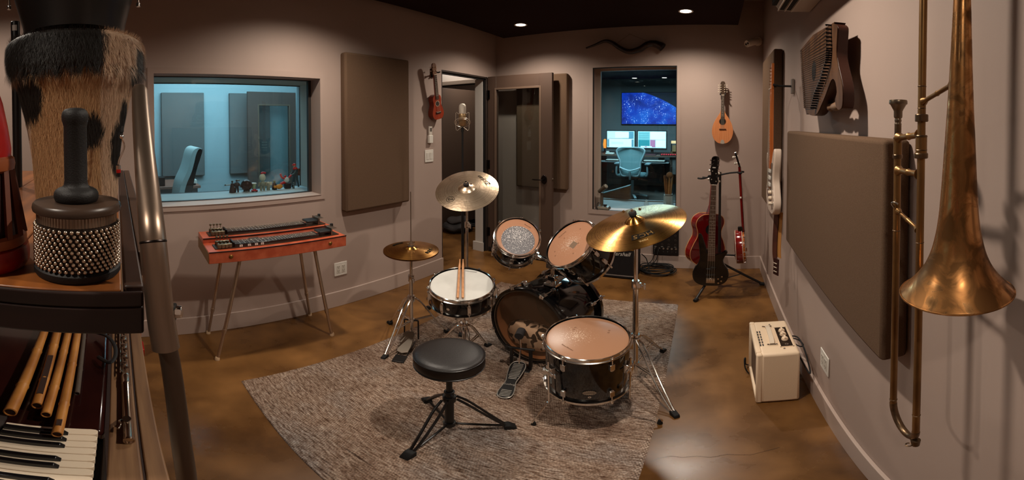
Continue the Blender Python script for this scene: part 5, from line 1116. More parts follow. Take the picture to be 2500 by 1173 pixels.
for (ax, ay, az_) in ((-.0, 3.20, .30), (.195, 3.30, .335), (-.10, 3.45, .29)):
    e_ = Vector((ax, ay, az_)); m = MB(); m.cyl(SG+Vector((0, 0, az_)), e_, .008, n=8); m.sph(e_, .017, 10); m.build('body_rest', rubber, t, world=True)
# bass guitar
Bb = gd(1734, 697, 3.12); Bt = gd(1745, 376, 3.17); ax_ = (Bt-Bb).normalized()
dc = (CAM-Bb); dc.z = 0; dc.normalize(); zf = (dc*.96+Vector((.05, 0, .14))); MBs = fr(Bb, zf, Vector((0, 0, 1)).cross(dc)); 
yv = ax_; zv = (dc-yv*dc.dot(yv)).normalized(); MBs = fr(Bb, zv, yv.cross(zv))
t = thing('bass_guitar', 'glossy black four-string bass guitar at the front of the corner stand', 'bass guitar', MBs)
bo = cr2([(0, 0), (.07, .006), (.125, .04), (.148, .10), (.140, .155), (.112, .20), (.100, .235), (.108, .27), (.127, .30), (.132, .32), (.120, .332), (.09, .315), (.068, .308), (.036, .295), (.0, .29), (-.034, .315), (-.052, .375), (-.074, .44), (-.088, .468), (-.103, .478), (-.112, .46), (-.108, .39), (-.098, .31), (-.095, .25), (-.112, .20), (-.142, .15), (-.150, .09), (-.128, .035), (-.075, .005)], 4)
MB().prism(bo, -.020, .020).build('body', gloss, t, bev=.010, seg=3)
neck(t, .235, .900, .062, .042, .021, .022, 22, rosewood, mat('dark_neck', (40, 22, 18), .3), strings=4, ybr=.055, zbr=.034, fb=mat('bass_board', (84, 58, 44), .5))
m = MB(); m.prism(cr2([(-.021, .90), (.021, .90), (.034, .925), (.030, .97), (.030, 1.02), (.022, 1.05), (.014, 1.075), (.012, 1.105), (-.002, 1.108), (-.008, 1.08), (-.026, 1.065), (-.030, 1.03), (-.026, .98), (-.036, .94)], 3), .002, .018); m.build('headstock', gloss, t, bev=.002)
tuners(t, [(-.020, .945, .018, -1), (-.014, 1.015, .018, -1), (.018, .93, .018, 1), (.016, .995, .018, 1)], r=.014, kn=mat('bright_chrome', (216, 206, 192), .25, .6))
MB().cbox((-.002, 1.045, .0185), (.026, .010, .001)).build('head_logo', white, t)
for y, x in ((.16, -.018), (.175, .018), (.105, -.018), (.107, .018)): m = MB(); m.cbox((x, y, .0235), (.040, .014, .009)); m.build('pickup', black, t, bev=.002)
m = MB(); m.box((-.036, .030, .0205), (.036, .075, .026)); m.build('bridge', mat('bridge_chrome', (190, 180, 168), .25, 1), t, bev=.001)
for i in range(4): m = MB(); m.box((-.032+.017*i, .045, .026), (-.020+.017*i, .066, .034)); m.build('saddle', chrome, t, bev=.001)
for (x, y) in ((.062, .075), (.087, .055), (.092, .097), (.064, .036)): MB().lathe([(0, .036), (.007, .036), (.0085, .022), (0, .022)], 14, T(x, y, 0)).build('knob', chrome, t)
# acoustic guitar behind it
Ab = gd(1726, 643, 3.42); At = gd(1747, 396, 3.46); yv = (At-Ab).normalized(); fx_ = Vector((-.02, -1, .05)).normalized(); a_ = rad(32)
face = (dc*math.cos(a_)+Vector((0, 0, 1)).cross(dc)*math.sin(a_)).normalized(); zv = (face-yv*face.dot(yv)).normalized()
MA_ = fr(Ab, zv, yv.cross(zv))
t = thing('acoustic_guitar', 'red cutaway acoustic guitar standing behind the black bass', 'guitar', MA_)
ao = outline([(0, -.02), (.09, -.012), (.165, .045), (.185, .12), (.160, .20), (.128, .265), (.128, .32), (.150, .385), (.135, .44), (.08, .475), (0, .478)], 5)
MB().prism(ao, -.09, 0).build('body', redwood, t, bev=.004); MB().prism([(x*.992, y*.992+.002) for x, y in ao], .0002, .002).build('top', cherry, t)
m = MB(); m.tube([(x, y, .001) for x, y in ao], .0028, 6, closed=True); m.tube([(x, y, -.09) for x, y in ao], .0028, 6, closed=True); m.build('binding', mat('binding_tan', (212, 150, 92), .4), t)
MB().lathe([(0, .0025), (.048, .0025)], 28, T(0, .335, 0)).build('sound_hole', mat('hole_black', (6, 5, 5), .9), t)
m = MB(); m.box((-.08, .125, .002), (.08, .150, .010)); m.build('bridge', rosewood, t, bev=.003)
m = MB(); m.add([(-.024, .44, .0), (.024, .44, .0), (.012, .46, -.085), (-.012, .46, -.085), (-.022, .62, .004), (.022, .62, .004), (.010, .60, -.02), (-.010, .60, -.02)], [[0, 3, 2, 1], [4, 5, 6, 7], [0, 1, 5, 4], [1, 2, 6, 5], [2, 3, 7, 6], [3, 0, 4, 7]]); m.build('neck_heel', redwood, t, bev=.004)
neck(t, .40, .86, .055, .044, .006, .034, 18, rosewood, redwood, ybr=.14, zbr=.014, scale=.65)
m = MB(); m.prism(cr2([(-.022, .86), (.022, .86), (.034, .90), (.038, 1.00), (.0, 1.02), (-.038, 1.00), (-.034, .90)], 3), -.012, .004); m.build('headstock', gloss, t, bev=.002)
tuners(t, [(s*.024, y, .003, s) for s in (-1, 1) for y in (.90, .94, .98)], r=.009)
# banjo, seen edge-on
Jb = gd(1812, 641, 3.30); Jt = gd(1797, 388, 3.28); yv = (Jt-Jb).normalized(); rt_ = Vector((0, 0, 1)).cross((CAM-Jb).normalized()).normalized(); a_ = rad(76)
dj = (CAM-Jb); dj.z = 0; dj.normalize(); rj = Vector((0, 0, 1)).cross(dj); face = (dj*math.cos(rad(91))+rj*math.sin(rad(91))).normalized(); zv = (face-yv*face.dot(yv)).normalized()
MJ = fr(Jb, zv, yv.cross(zv))
t = thing('banjo', 'red-backed banjo seen edge-on, on the right arm of the guitar stand', 'banjo', MJ)
RJ = .142; cy_ = .155
MB().lathe([(0, -.058), (RJ*.8, -.056), (RJ+.008, -.045), (RJ+.012, -.030), (RJ+.012, .012), (RJ+.004, .014), (RJ+.004, -.02)], 48, T(0, cy_, 0)).build('resonator', redwood, t)
m = MB(); m.torus((0, cy_, -.046), RJ+.009, .0025, n=48, m=6); m.torus((0, cy_, .012), RJ+.011, .0025, n=48, m=6); m.build('binding', cream, t)
MB().lathe([(RJ-.008, -.02), (RJ-.008, .034), (RJ, .034), (RJ, -.02)], 48, T(0, cy_, 0)).build('rim', maple, t)
MB().lathe([(0, .034), (RJ-.006, .034)], 48, T(0, cy_, 0)).build('drumhead', coated, t)
MB().torus((0, cy_, .034), RJ, .004, n=48, m=7).build('tension_hoop', chrome, t)
hk = None
for k in range(20):
    if hk is None:
        m = MB(); m.cyl((RJ+.006, 0, -.010), (RJ+.006, 0, .036), .0022, n=6); m.tube([(RJ+.006, 0, .036), (RJ+.002, 0, .041), (RJ-.003, 0, .038)], .0022, 6); m.cyl((RJ+.006, 0, -.012), (RJ+.006, 0, .004), .0045, n=6); hk = m.build('tension_hook', chrome, t); hk.matrix_basis = T(0, cy_, 0)
    else: c_ = hk.copy(); COL.objects.link(c_); c_.matrix_basis = T(0, cy_, 0) @ Rz(2*PI*k/20); W[c_.name] = W[hk.name]
m = MB(); m.box((-.02, cy_+RJ-.01, -.02), (.02, cy_+RJ+.05, .030)); m.build('neck_heel', gloss, t, bev=.008)
neck(t, cy_+RJ-.01, .885, .046, .033, .034, .020, 20, rosewood, redwood, strings=4, ybr=cy_-.03, zbr=.050, scale=.66)
MB().box((-.035, cy_-.034, .034), (.035, cy_-.028, .049)).build('bridge', maple, t)
MHd = T(0, .885, .034) @ Rx(-.24)
m = MB(); m.prism(cr2([(-.018, 0), (.018, 0), (.028, .03), (.03, .10), (.018, .135), (-.018, .135), (-.03, .10), (-.028, .03)], 3), -.014, .002, MHd); m.build('headstock', gloss, t, bev=.002)
for s in (-1, 1):
    for y in (.04, .095): m = MB(); m.cyl(MHd @ Vector((s*.018, y, .008)), MHd @ Vector((s*.018, y, -.026)), .0035, n=8); m.sph(MHd @ Vector((s*.018, y, -.034)), .011, 10, None, (.6, 1, 1)); m.build('tuning_peg', mat('peg_pearl', (214, 204, 190), .25), t)
m = MB(); q = Vector((-.024, .62, .02)); m.cyl(q, q+Vector((-.02, 0, 0)), .003, n=6); m.sph(q+Vector((-.026, 0, 0)), .010, 8); m.build('fifth_peg', mat('peg_pearl', (214, 204, 190), .25), t)

# ================================================================ amplifiers, stage box, cables
t = thing('guitar_amplifier', 'black guitar amplifier on the floor behind the large rack tom', 'amplifier', (-.93, 3.5, 0))
tolex = mat('black_tolex', (20, 16, 16), .6, bump=.5, bscale=(300, 300, 300)); ax0, ax1, ay0, ay1 = -1.20, -.709, 3.415, 3.63
m = MB(); m.box((ax0, ay0+.012, .012), (ax1, ay1, .385)); m.build('cabinet', tolex, t, world=True, bev=.008)
m = MB()
for a, b in (((ax0, ay0, .012), (ax0+.016, ay0+.02, .385)), ((ax1-.016, ay0, .012), (ax1, ay0+.02, .385)), ((ax0+.016, ay0, .012), (ax1-.016, ay0+.02, .030)), ((ax0+.016, ay0, .368), (ax1-.016, ay0+.02, .385))): m.box(a, b)
m.build('front_frame', tolex, t, world=True, bev=.002)
m = MB(); m.box((ax0+.016, ay0+.007, .030), (ax1-.016, ay0+.013, .30)); m.build('speaker_grille', mat('grille_black', (26, 20, 20), .9, col2=(16, 12, 12), scale=(260, 260, 260), bump=.5, bscale=(500, 500, 500)), t, world=True)
m = MB(); m.box((ax0+.016, ay0+.004, .030), (ax1-.016, ay0+.007, .036)); m.build('piping', mat('pale_piping', (150, 134, 124), .5), t, world=True)
m = MB(); m.box((ax0+.016, ay0+.006, .305), (ax1-.016, ay0+.013, .365)); m.build('control_panel', mat('gold_panel', (170, 130, 70), .3, .9), t, world=True)
for k in range(6): m = MB(); m.cyl((ax0+.08+.06*k, ay0+.006, .335), (ax0+.08+.06*k, ay0-.010, .335), .009, n=12); m.build('knob', black, t, world=True)
text('Marshall', .056, fr((-.862, ay0+.0065, .262), (0, -1, 0), (1, 0, 0)), white, t, shear=.35, world=True, ext=.001)
for (x, y) in ((ax0+.04, ay0+.05), (ax1-.04, ay0+.05), (ax0+.04, ay1-.04), (ax1-.04, ay1-.04)): MB().cyl((x, y, 0), (x, y, .014), .014, n=10).build('rubber_foot', rubber, t, world=True)

t = thing('stage_box', 'black connector panel with rows of sockets on the back wall above the coiled cable', 'stage box', (-.48, WB, .15))
m = MB(); m.box((-.612, WB-.035, .155), (-.352, WB-.001, .50)); m.build('panel', mat('panel_black', (18, 14, 14), .45), t, world=True, bev=.002)
for r_ in range(6):
    for c_ in range(4):
        x = -.585+.067*c_; z = .47-.050*r_
        if r_ < 5:
            m = MB(); m.lathe([(.006, 0), (.011, 0), (.011, .003), (.006, .003)], 14, fr((x, WB-.035, z), (0, -1, 0), (1, 0, 0))); m.cyl((x+.008, WB-.036, z-.012), (x+.008, WB-.037, z-.012), .002, n=6); m.build('socket', mat('socket_grey', (74, 66, 62), .4, .5), t, world=True)
for c_ in range(6):
    x = -.588+.042*c_; z = .225 if c_ % 2 else .225; m = MB(); m.lathe([(.004, 0), (.009, 0), (.009, .004), (.004, .004)], 12, fr((x, WB-.035, z), (0, -1, 0), (1, 0, 0))); m.build('jack_socket', mat('socket_light', (176, 164, 154), .3, .7), t, world=True)
    m = MB(); m.lathe([(.003, 0), (.006, 0), (.006, .003)], 10, fr((x, WB-.035, .19), (0, -1, 0), (1, 0, 0))); m.build('jack_socket', mat('socket_light', (176, 164, 154), .3, .7), t, world=True)
for c_ in range(4): text('INPUT', .008, fr((-.585+.067*c_, WB-.0355, .245), (0, -1, 0), (1, 0, 0)), white, t, world=True, ext=.0003)
t = thing('cable', 'coiled black cable on the floor below the connector panel', 'cable', (-.55, 3.68, 0))
m = MB()
for k in range(7):
    R_ = .105+.011*((k*3) % 7)/1.6; cx, cy = -.55+rng.normal(0, .008), 3.66+rng.normal(0, .007); pts = [(cx+R_*1.25*math.cos(a), cy+R_*.9*math.sin(a), .012+.008*k+.006*math.sin(3*a+k)) for a in np.linspace(0, 2*PI, 30)[:-1]]
    m.tube(pts, .0055, 7, closed=True)
m.build('coil', rubber, t, world=True)
for dx, x1_ in ((0, -.585), (.03, -.548)):
    m = MB(); m.tube(cr([(x1_, WB-.036, .225), (x1_-.002, WB-.085, .215), (x1_-.02, WB-.10, .12), (x1_-.08, WB-.12, .05), (-.66+dx, 3.66, .030), (-.60, 3.57, .02)], 6), .0042, 7); m.build('cable_end', rubber, t, world=True)
    m = MB(); m.cyl((x1_, WB-.034, .225), (x1_, WB-.075, .219), .007, n=10); m.build('plug', darksteel, t, world=True)
m = MB(); m.tube(cr([(-.70, 3.64, .20), (-.665, 3.70, .13), (-.64, 3.68, .05), (-.62, 3.62, .02)], 6), .005, 7); m.build('cable_end', rubber, t, world=True)

# cream amplifier by the right wall
cx0, cx1, cy0, cy1, cz = .196, .398, 1.676, 2.045, .350
t = thing('guitar_amplifier', 'small cream amplifier with a top handle on the floor by the right wall', 'amplifier', ((cx0+cx1)/2, (cy0+cy1)/2, 0))
crm = mat('cream_vinyl', (232, 206, 176), .48, bump=.2, bscale=(260, 260, 260))
m = MB(); m.box((cx0+.02, cy0, .004), (cx1, cy1, cz)); m.build('cabinet', crm, t, world=True, bev=.014, seg=3)
m = MB()
for a, b in (((cx0, cy0, .004), (cx0+.03, cy0+.030, cz)), ((cx0, cy1-.030, .004), (cx0+.03, cy1, cz)), ((cx0, cy0+.03, .004), (cx0+.03, cy1-.03, .034)), ((cx0, cy0+.03, cz-.034), (cx0+.03, cy1-.03, cz))): m.box(a, b)
m.build('front_frame', crm, t, world=True, bev=.008)
m = MB(); m.box((cx0+.012, cy0+.03, .034), (cx0+.019, cy1-.03, cz-.034)); m.build('speaker_grille', mat('brown_grille', (92, 66, 46), .85, col2=(120, 90, 64), scale=(300, 300, 300)), t, world=True)
py = lambda px_, py_: gz(px_, py_, cz)
m = MB(); m.box((.320, 1.745, cz-.006), (.378, 1.955, cz+.0008)); m.build('control_panel', mat('panel_bronze', (52, 38, 28), .3, .5), t, world=True)
m = MB()
for a, b in (((.316, 1.741, cz-.002), (.320, 1.959, cz+.003)), ((.378, 1.741, cz-.002), (.382, 1.959, cz+.003)), ((.316, 1.741, cz-.002), (.382, 1.745, cz+.003)), ((.316, 1.955, cz-.002), (.382, 1.959, cz+.003))): m.box(a, b)
m.build('panel_frame', crm, t, world=True)
for y_ in (1.905, 1.865, 1.815): m = MB(); m.lathe([(0, .018), (.013, .017), (.017, .009), (.017, .0), (0, 0)], 18, T(.350, y_, cz+.001)); m.cbox((.350, y_, cz+.021), (.010, .030, .007), Matrix.Identity(4)); m.build('knob', crm, t, world=True, bev=.002)
for y_ in (1.935, 1.765): m = MB(); m.lathe([(.004, 0), (.009, 0), (.009, .003), (.004, .003)], 14, T(.350, y_, cz+.001)); m.build('input_jack', chrome, t, world=True)
for xx in (.226, .238):
    for k in range(6): m = MB(); m.box((xx-.0035, 1.765+.028*k, cz-.001), (xx+.0035, 1.785+.028*k, cz+.0009)); m.build('vent_slot', mat('slot_dark', (60, 52, 46), .6), t, world=True)
m = MB(); ribbon(m, [Vector((.282, y_, z_)) for y_, z_ in ((1.775, cz+.006), (1.785, cz+.016), (1.81, cz+.023), (1.87, cz+.026), (1.93, cz+.023), (1.955, cz+.016), (1.965, cz+.006))], .024, .006, (1, 0, 0)); m.build('handle', mat('cream_plastic', (226, 208, 186), .4), t, world=True, bev=.002)
for y_ in (1.77, 1.97):
    m = MB(); m.box((.262, y_-.006, cz), (.302, y_+.006, cz+.004)); m.cyl((.262, y_, cz), (.262, y_, cz+.006), .006, n=10); m.cyl((.302, y_, cz), (.302, y_, cz+.006), .006, n=10); m.build('handle_bracket', chrome, t, world=True)
for (x, y) in ((.300, 1.995), (.332, 1.725)): m = MB(); m.sph((x, y, cz), .006, 10); m.build('screw', chrome, t, world=True)
t = thing('power_cable', 'black cable looping behind the cream amplifier along the right wall', 'cord', (.43, 1.75, .2))
m = MB(); m.tube(cr([(.400, 1.93, .30), (.425, 1.86, .33), (.440, 1.78, .30), (.445, 1.69, .225), (.440, 1.665, .205), (.432, 1.70, .215), (.415, 1.80, .25), (.402, 1.86, .24)], 6), .0042, 7); m.build('cord_loop', rubber, t, world=True)
m = MB(); m.tube(cr([(.405, 1.90, .305), (.43, 1.85, .315), (.445, 1.82, .300), (.430, 1.83, .285), (.405, 1.89, .28)], 5), .0036, 7); m.build('cord_loop', rubber, t, world=True)
m = MB(); m.tube(cr([(.19, 1.96, .012), (.172, 1.965, .05), (.168, 1.985, .10), (.175, 2.01, .10), (.180, 2.04, .03), (.20, 2.06, .008)], 5), .004, 7); tag(m.build('cord', rubber), 'bit of black cord curling out in front of the cream amplifier grille', 'cord')

# bag on the corridor floor
t = thing('bag', 'crumpled black bag lying on the corridor floor beyond the doorway', 'bag', gz(1118, 562, 0))
bagm = mat('black_bag', (30, 27, 27), .7, col2=(66, 60, 58), scale=(12, 12, 12), bump=.8, bscale=(30, 30, 30))
m = MB(); m.sph((0, 0, .06), 1, 24, None, (.20, .24, .075)); m.v = [Vector((v.x*(1+.08*math.sin(5*v.y*9)), v.y, max(.0, v.z+.012*math.sin(v.x*22+v.y*17)))) for v in m.v]; m.build('bag_body', bagm, t)
m = MB(); m.sph((-.02, .02, .14), 1, 20, None, (.14, .17, .055)); m.v = [Vector((v.x, v.y, v.z+.012*math.sin(v.x*30+v.y*12))) for v in m.v]; m.build('bag_top', mat('grey_bag', (74, 68, 66), .8, bump=.8, bscale=(30, 30, 30)), t)
m = MB(); m.torus((.17, .12, .075), .05, .018, fr((.0, 0, 0), (0, 0, 1)) , n=20); m.build('bag_handle', rubber, t)

# ================================================================ control room
scr = lambda n, c, e: mat(n, c, .4, emit=e)
def chair_legs(t, c, r, z, m_, n=5, a0=.3):
    for k in range(n):
        a = a0+2*PI*k/n; d = Vector((math.cos(a), math.sin(a), 0)); m = MB(); ribbon(m, [c+d*.02+Vector((0, 0, z)), c+d*r*.6+Vector((0, 0, z*.85)), c+d*r+Vector((0, 0, z*.6))], .045, .028, Vector((-d.y, d.x, 0))); lg = m.build('leg', m_, t, world=True, bev=.004)
        m = MB(); m.cyl(c+d*r+Vector((-d.y*.02, d.x*.02, .028)), c+d*r+Vector((d.y*.02, -d.x*.02, .028)), .028, n=14); m.build('caster', black, lg, world=True)
# wall screen
x0_, x1_, z0_, z1_ = -2.285, -.905, 1.515, 2.285; YT = 9.17
t = thing('wall_screen', 'large wall screen showing a night view of a blue planet in the control room', 'screen', (-1.6, 9.2, 1.5))
m = MB(); m.box((x0_-.015, YT, z0_-.02), (x1_+.015, 9.215, z1_+.015)); m.build('bezel', black, t, world=True, bev=.004)
em = bpy.data.materials.new('planet_picture'); em.use_nodes = True; N = em.node_tree.nodes; L = em.node_tree.links; b = N['Principled BSDF']; b.inputs['Base Color'].default_value = (0, 0, 0, 1)
tc = N.new('ShaderNodeTexCoord')
def nzz(s, d=5, dist=0): n = N.new('ShaderNodeTexNoise'); n.inputs['Scale'].default_value = s; n.inputs['Detail'].default_value = d; n.inputs['Distortion'].default_value = dist; L.new(tc.outputs['Object'], n.inputs['Vector']); return n.outputs['Fac']
def rmp(f, els):
    r = N.new('ShaderNodeValToRGB'); e = r.color_ramp.elements
    while len(e) < len(els): e.new(.5)
    for i, (p, c) in enumerate(els): e[i].position = p; e[i].color = lin(c)
    L.new(f, r.inputs[0]); return r.outputs[0]
base_c = rmp(nzz(2.4, 3), [(.35, (2, 30, 140)), (.5, (4, 62, 205)), (.68, (20, 110, 240))])
city = rmp(nzz(34, 8, .2), [(.57, (0, 0, 0)), (.63, (150, 190, 255)), (.68, (255, 255, 255))]); where = rmp(nzz(5, 2), [(.44, (0, 0, 0)), (.60, (255, 255, 255))])
ml = N.new('ShaderNodeMix'); ml.data_type = 'RGBA'; ml.blend_type = 'MULTIPLY'; ml.inputs[0].default_value = 1; L.new(city, ml.inputs[6]); L.new(where, ml.inputs[7])
ad = N.new('ShaderNodeMix'); ad.data_type = 'RGBA'; ad.blend_type = 'ADD'; ad.inputs[0].default_value = 1; L.new(base_c, ad.inputs[6]); L.new(ml.outputs[2], ad.inputs[7])
sub = N.new('ShaderNodeVectorMath'); sub.operation = 'DISTANCE'; L.new(tc.outputs['Object'], sub.inputs[0]); sub.inputs[1].default_value = (-.995, 0, -2.51)
lt = rmp(sub.outputs['Value'], [(0, (255, 255, 255)), (1, (255, 255, 255))])
mr = N.new('ShaderNodeMapRange'); mr.inputs['From Min'].default_value = 3.010; mr.inputs['From Max'].default_value = 3.03; mr.inputs['To Min'].default_value = 1; mr.inputs['To Max'].default_value = .02; L.new(sub.outputs['Value'], mr.inputs['Value'])
vm = N.new('ShaderNodeVectorMath'); vm.operation = 'SCALE'; L.new(ad.outputs[2], vm.inputs[0]); L.new(mr.outputs[0], vm.inputs['Scale'])
L.new(vm.outputs[0], b.inputs['Emission Color']); b.inputs['Emission Strength'].default_value = 1.5
m = MB(); m.box((x0_, YT-.004, z0_), (x1_, YT-.001, z1_)); o = m.build('picture', em, None, origin=((x0_+x1_)/2, YT, (z0_+z1_)/2)); o.parent = t; o.matrix_parent_inverse = W[t.name].inverted(); W[o.name] = I4.copy()
# desk
dk = mat('desk_brown', (70, 54, 46), .5); dtop = mat('desk_top', (92, 70, 60), .45)
t = thing('studio_desk', 'long studio desk with keyboard tray under the two monitors', 'desk', (-1.6, 8.3, 0))
MB().box((-2.75, 7.95, .815), (-.45, 8.95, .845)).build('desktop', dtop, t, world=True, bev=.004)
MB().box((-2.5, 7.85, .695), (-.95, 8.3, .712)).build('keyboard_tray', mat('tray_pale', (130, 134, 134), .5), t, world=True)
for x in (-2.62, -.92, -.50): MB().box((x-.03, 8.0, 0), (x+.03, 8.9, .815)).build('side_panel', dk, t, world=True)
m = MB(); m.box((-.90, 8.0, .45), (-.52, 8.02, .80)); m.build('rack_front', mat('rack_grey', (96, 92, 90), .5), t, world=True)
for nm, xa, xb, lab in (('keyboard_controller', -2.32, -1.95, 'white-keyed controller keyboard on the left of the desk tray'), ('keyboard_controller', -1.5, -1.02, 'longer white-keyed controller keyboard on the right of the desk tray')):
    k_ = thing(nm, lab, 'keyboard', ((xa+xb)/2, 7.95, .713)); MB().box((xa, 7.86, .713), (xb, 8.08, .745)).build('case', black, k_, world=True, bev=.003); MB().box((xa+.02, 7.855, .735), (xb-.02, 7.98, .752)).build('white_keys', white, k_, world=True)
ui = [('Left', -2.43, -1.755), ('Right', -1.715, -1.045)]
for i, (nm, xa, xb) in enumerate(ui):
    t = thing('computer_monitor', ['left computer monitor with white document windows on the studio desk', 'right computer monitor with green and pink windows on the studio desk'][i], 'monitor', ((xa+xb)/2, 8.4, .85), 'monitors on the desk')
    MB().box((xa, 8.30, .945), (xb, 8.335, 1.375)).build('bezel', black, t, world=True, bev=.004)
    MB().box((xa+.02, 8.297, .985), (xb-.02, 8.301, 1.355)).build('display', scr('ui_white', (196, 226, 232), .95), t, world=True)
    rects = [[(.02, .40, .56, .97, 'a'), (.02, .02, .97, .52, 'b'), (.80, .56, .97, .97, 'c'), (.30, .60, .80, .94, 'd'), (.15, .2, .60, .34, 'a'), (.02, .54, .97, .555, 'l'), (.90, .04, .97, .50, 'c'), (.02, .04, .08, .50, 'c')], [(.02, .30, .42, .97, 'g'), (.44, .50, .98, .97, 'd'), (.02, .05, .42, .48, 'g2'), (.44, .05, .62, .48, 'p'), (.64, .05, .98, .48, 'd'), (.1, .04, .5, .12, 'a'), (.25, .05, .32, .10, 'p'), (.44, .49, .98, .50, 'l'), (.03, .62, .41, .63, 'g2'), (.03, .74, .41, .75, 'g2'), (.03, .86, .41, .87, 'g2')]][i]
    cols = dict(a=(222, 236, 240), b=(244, 250, 250), c=(96, 150, 170), d=(250, 252, 252), g=(128, 190, 196), g2=(50, 140, 150), p=(186, 120, 160), l=(90, 110, 120))
    for k, (u0, v0, u1, v1, c_) in enumerate(rects):
        X = lambda u: xa+.02+(xb-xa-.04)*u; Z = lambda v_: .985+.37*v_
        MB().box((X(u0), 8.2955-.0004*k, Z(v0)), (X(u1), 8.297, Z(v1))).build('screen_window', scr('ui_'+c_, cols[c_], 1.0), t, world=True)
    MB().box(((xa+xb)/2-.12, 8.33, .846), ((xa+xb)/2+.12, 8.5, .856)).build('foot', black, t, world=True); MB().box(((xa+xb)/2-.03, 8.335, .85), ((xa+xb)/2+.03, 8.36, 1.1)).build('neck', black, t, world=True)
t = thing('mixing_keyboard', 'row of red lit pads and keys on the desktop right of the chair', 'controller', (-.95, 8.05, .845))
MB().box((-1.15, 7.98, .846), (-.70, 8.20, .875)).build('case', black, t, world=True, bev=.003)
for k in range(9): MB().box((-1.13+.048*k, 7.975, .862), (-1.10+.048*k, 8.05, .884)).build('pad', scr('pad_red', (206, 50, 60), .8), t, world=True)
t = thing('computer_keyboard', 'dark computer keyboard with reddish keys behind the mesh chair', 'keyboard', (-1.45, 8.05, .845)); MB().box((-1.62, 7.99, .846), (-1.25, 8.14, .862)).build('case', mat('kb_dark', (60, 40, 44), .5), t, world=True); 
m = MB()
for r_ in range(4):
    for c_ in range(14): m.box((-1.61+.025*c_, 8.0+.03*r_, .862), (-1.592+.025*c_, 8.022+.03*r_, .870))
o = m.build('keys', mat('kb_keys', (120, 70, 78), .5), t, world=True); o['kind'] = 'stuff'
t = thing('desk_phone', 'small white desk phone at the left end of the studio desk', 'telephone', (-2.28, 8.05, .845)); MB().box((-2.36, 7.99, .846), (-2.18, 8.12, .885)).build('base', white, t, world=True, bev=.01); MB().box((-2.35, 8.0, .885), (-2.30, 8.11, .915)).build('handset', white, t, world=True, bev=.008)
t = thing('table_lamp', 'small glowing amber lamp behind the left end of the studio desk', 'lamp', (-2.55, 8.6, .845)); MB().lathe([(0, 0), (.05, 0), (.02, .03), (.012, .10)], 16).build('base', black, t); MB().lathe([(.03, .10), (.045, .18), (.03, .30), (0, .32)], 18).build('lamp_shade', scr('amber_glow', (255, 150, 60), 1.8), t)
t = thing('bookend_lamp', 'warm lit shelf lamp on the desk right of the monitors', 'lamp', (-.88, 8.6, .845)); MB().box((-1.0, 8.55, .846), (-.76, 8.75, .90)).build('base', mat('box_tan', (130, 100, 70), .6), t, world=True); MB().box((-.98, 8.54, 1.08), (-.78, 8.60, 1.14)).build('lit_head', scr('warm_lit', (255, 214, 160), 1.4), t, world=True); MB().box((-.99, 8.60, .90), (-.97, 8.62, 1.14)).build('pole', black, t, world=True); MB().box((-.95, 8.5, .90), (-.80, 8.56, 1.04)).build('picture_frame', mat('frame_tan', (180, 140, 96), .5), t, world=True)
t = thing('dome_ornament', 'dark round ornament at the right end of the studio desk', 'ornament', (-.61, 8.45, .846)); MB().lathe([(0, 0), (.05, 0), (.03, .03), (.10, .12), (.13, .22), (.10, .32), (.03, .37), (0, .38)], 20).build('ornament_body', mat('orn', (80, 70, 66), .4), t)
t = thing('computer_tower', 'black computer tower under the studio desk right of the chair', 'computer', (-1.2, 8.4, 0)); MB().box((-1.45, 8.2, .22), (-1.12, 8.7, .62)).build('case', mat('tower_black', (24, 28, 30), .4), t, world=True, bev=.005); MB().box((-1.44, 8.18, .23), (-1.13, 8.2, .61)).build('front_panel', black, t, world=True)
t = thing('power_strip', 'white power socket box on the wall below the studio desk', 'power strip', (-1.22, 8.78, .62)); MB().box((-1.30, 8.75, .60), (-1.16, 8.80, .73)).build('box', white, t, world=True, bev=.004)
# mesh office chair
CC = Vector((-1.63, 7.46, 0)); cf = mat('chair_frame_pale', (142, 160, 164), .4); t = thing('office_chair', 'pale mesh-back office chair facing the studio monitors', 'chair', CC)
chair_legs(t, CC, .30, .10, cf, a0=.1)
MB().cyl(CC+Vector((0, 0, .08)), CC+Vector((0, 0, .42)), .028, n=14).build('gas_lift', cf, t, world=True)
MB().cbox(CC+Vector((0, 0, .43)), (.26, .24, .06)).build('mechanism', black, t, world=True, bev=.01)
m = MB(); m.prism(cr2([(-.25, -.20), (0, -.235), (.25, -.20), (.27, .05), (.22, .24), (0, .26), (-.22, .24), (-.27, .05)], 4), 0, .045, T(CC.x, CC.y+.02, .47)); m.build('seat', mat('chair_mesh', (96, 128, 132), .8), t, world=True, bev=.012)
bk = [(0, .0), (.16, .0), (.20, .12), (.205, .26), (.27, .42), (.275, .50), (.20, .545), (0, .555)]; bo_ = outline(bk, 4)
MBk = fr(CC+Vector((0, -.22, .50)), (0, -1, .16), (1, 0, 0))
m = MB(); m.tube([MBk @ Vector((x, y, .05*abs(x)/.27)) for x, y in bo_], .018, 8, closed=True); m.build('back_frame', cf, t, world=True)
mesh_m = mat('back_mesh', (130, 166, 170), .8, alpha=.62); m = MB(); m.prism(bo_, -.003, .003, MBk); m.build('backrest', mesh_m, t, world=True)
m = MB(); m.tube(cr([MBk @ Vector((-.2, .16, .05)), MBk @ Vector((-.10, .12, .06)), MBk @ Vector((0, .10, .06)), MBk @ Vector((.10, .12, .06)), MBk @ Vector((.2, .16, .05))], 4), .030, 8, flat=.5); m.build('lumbar_pad', cf, t, world=True)
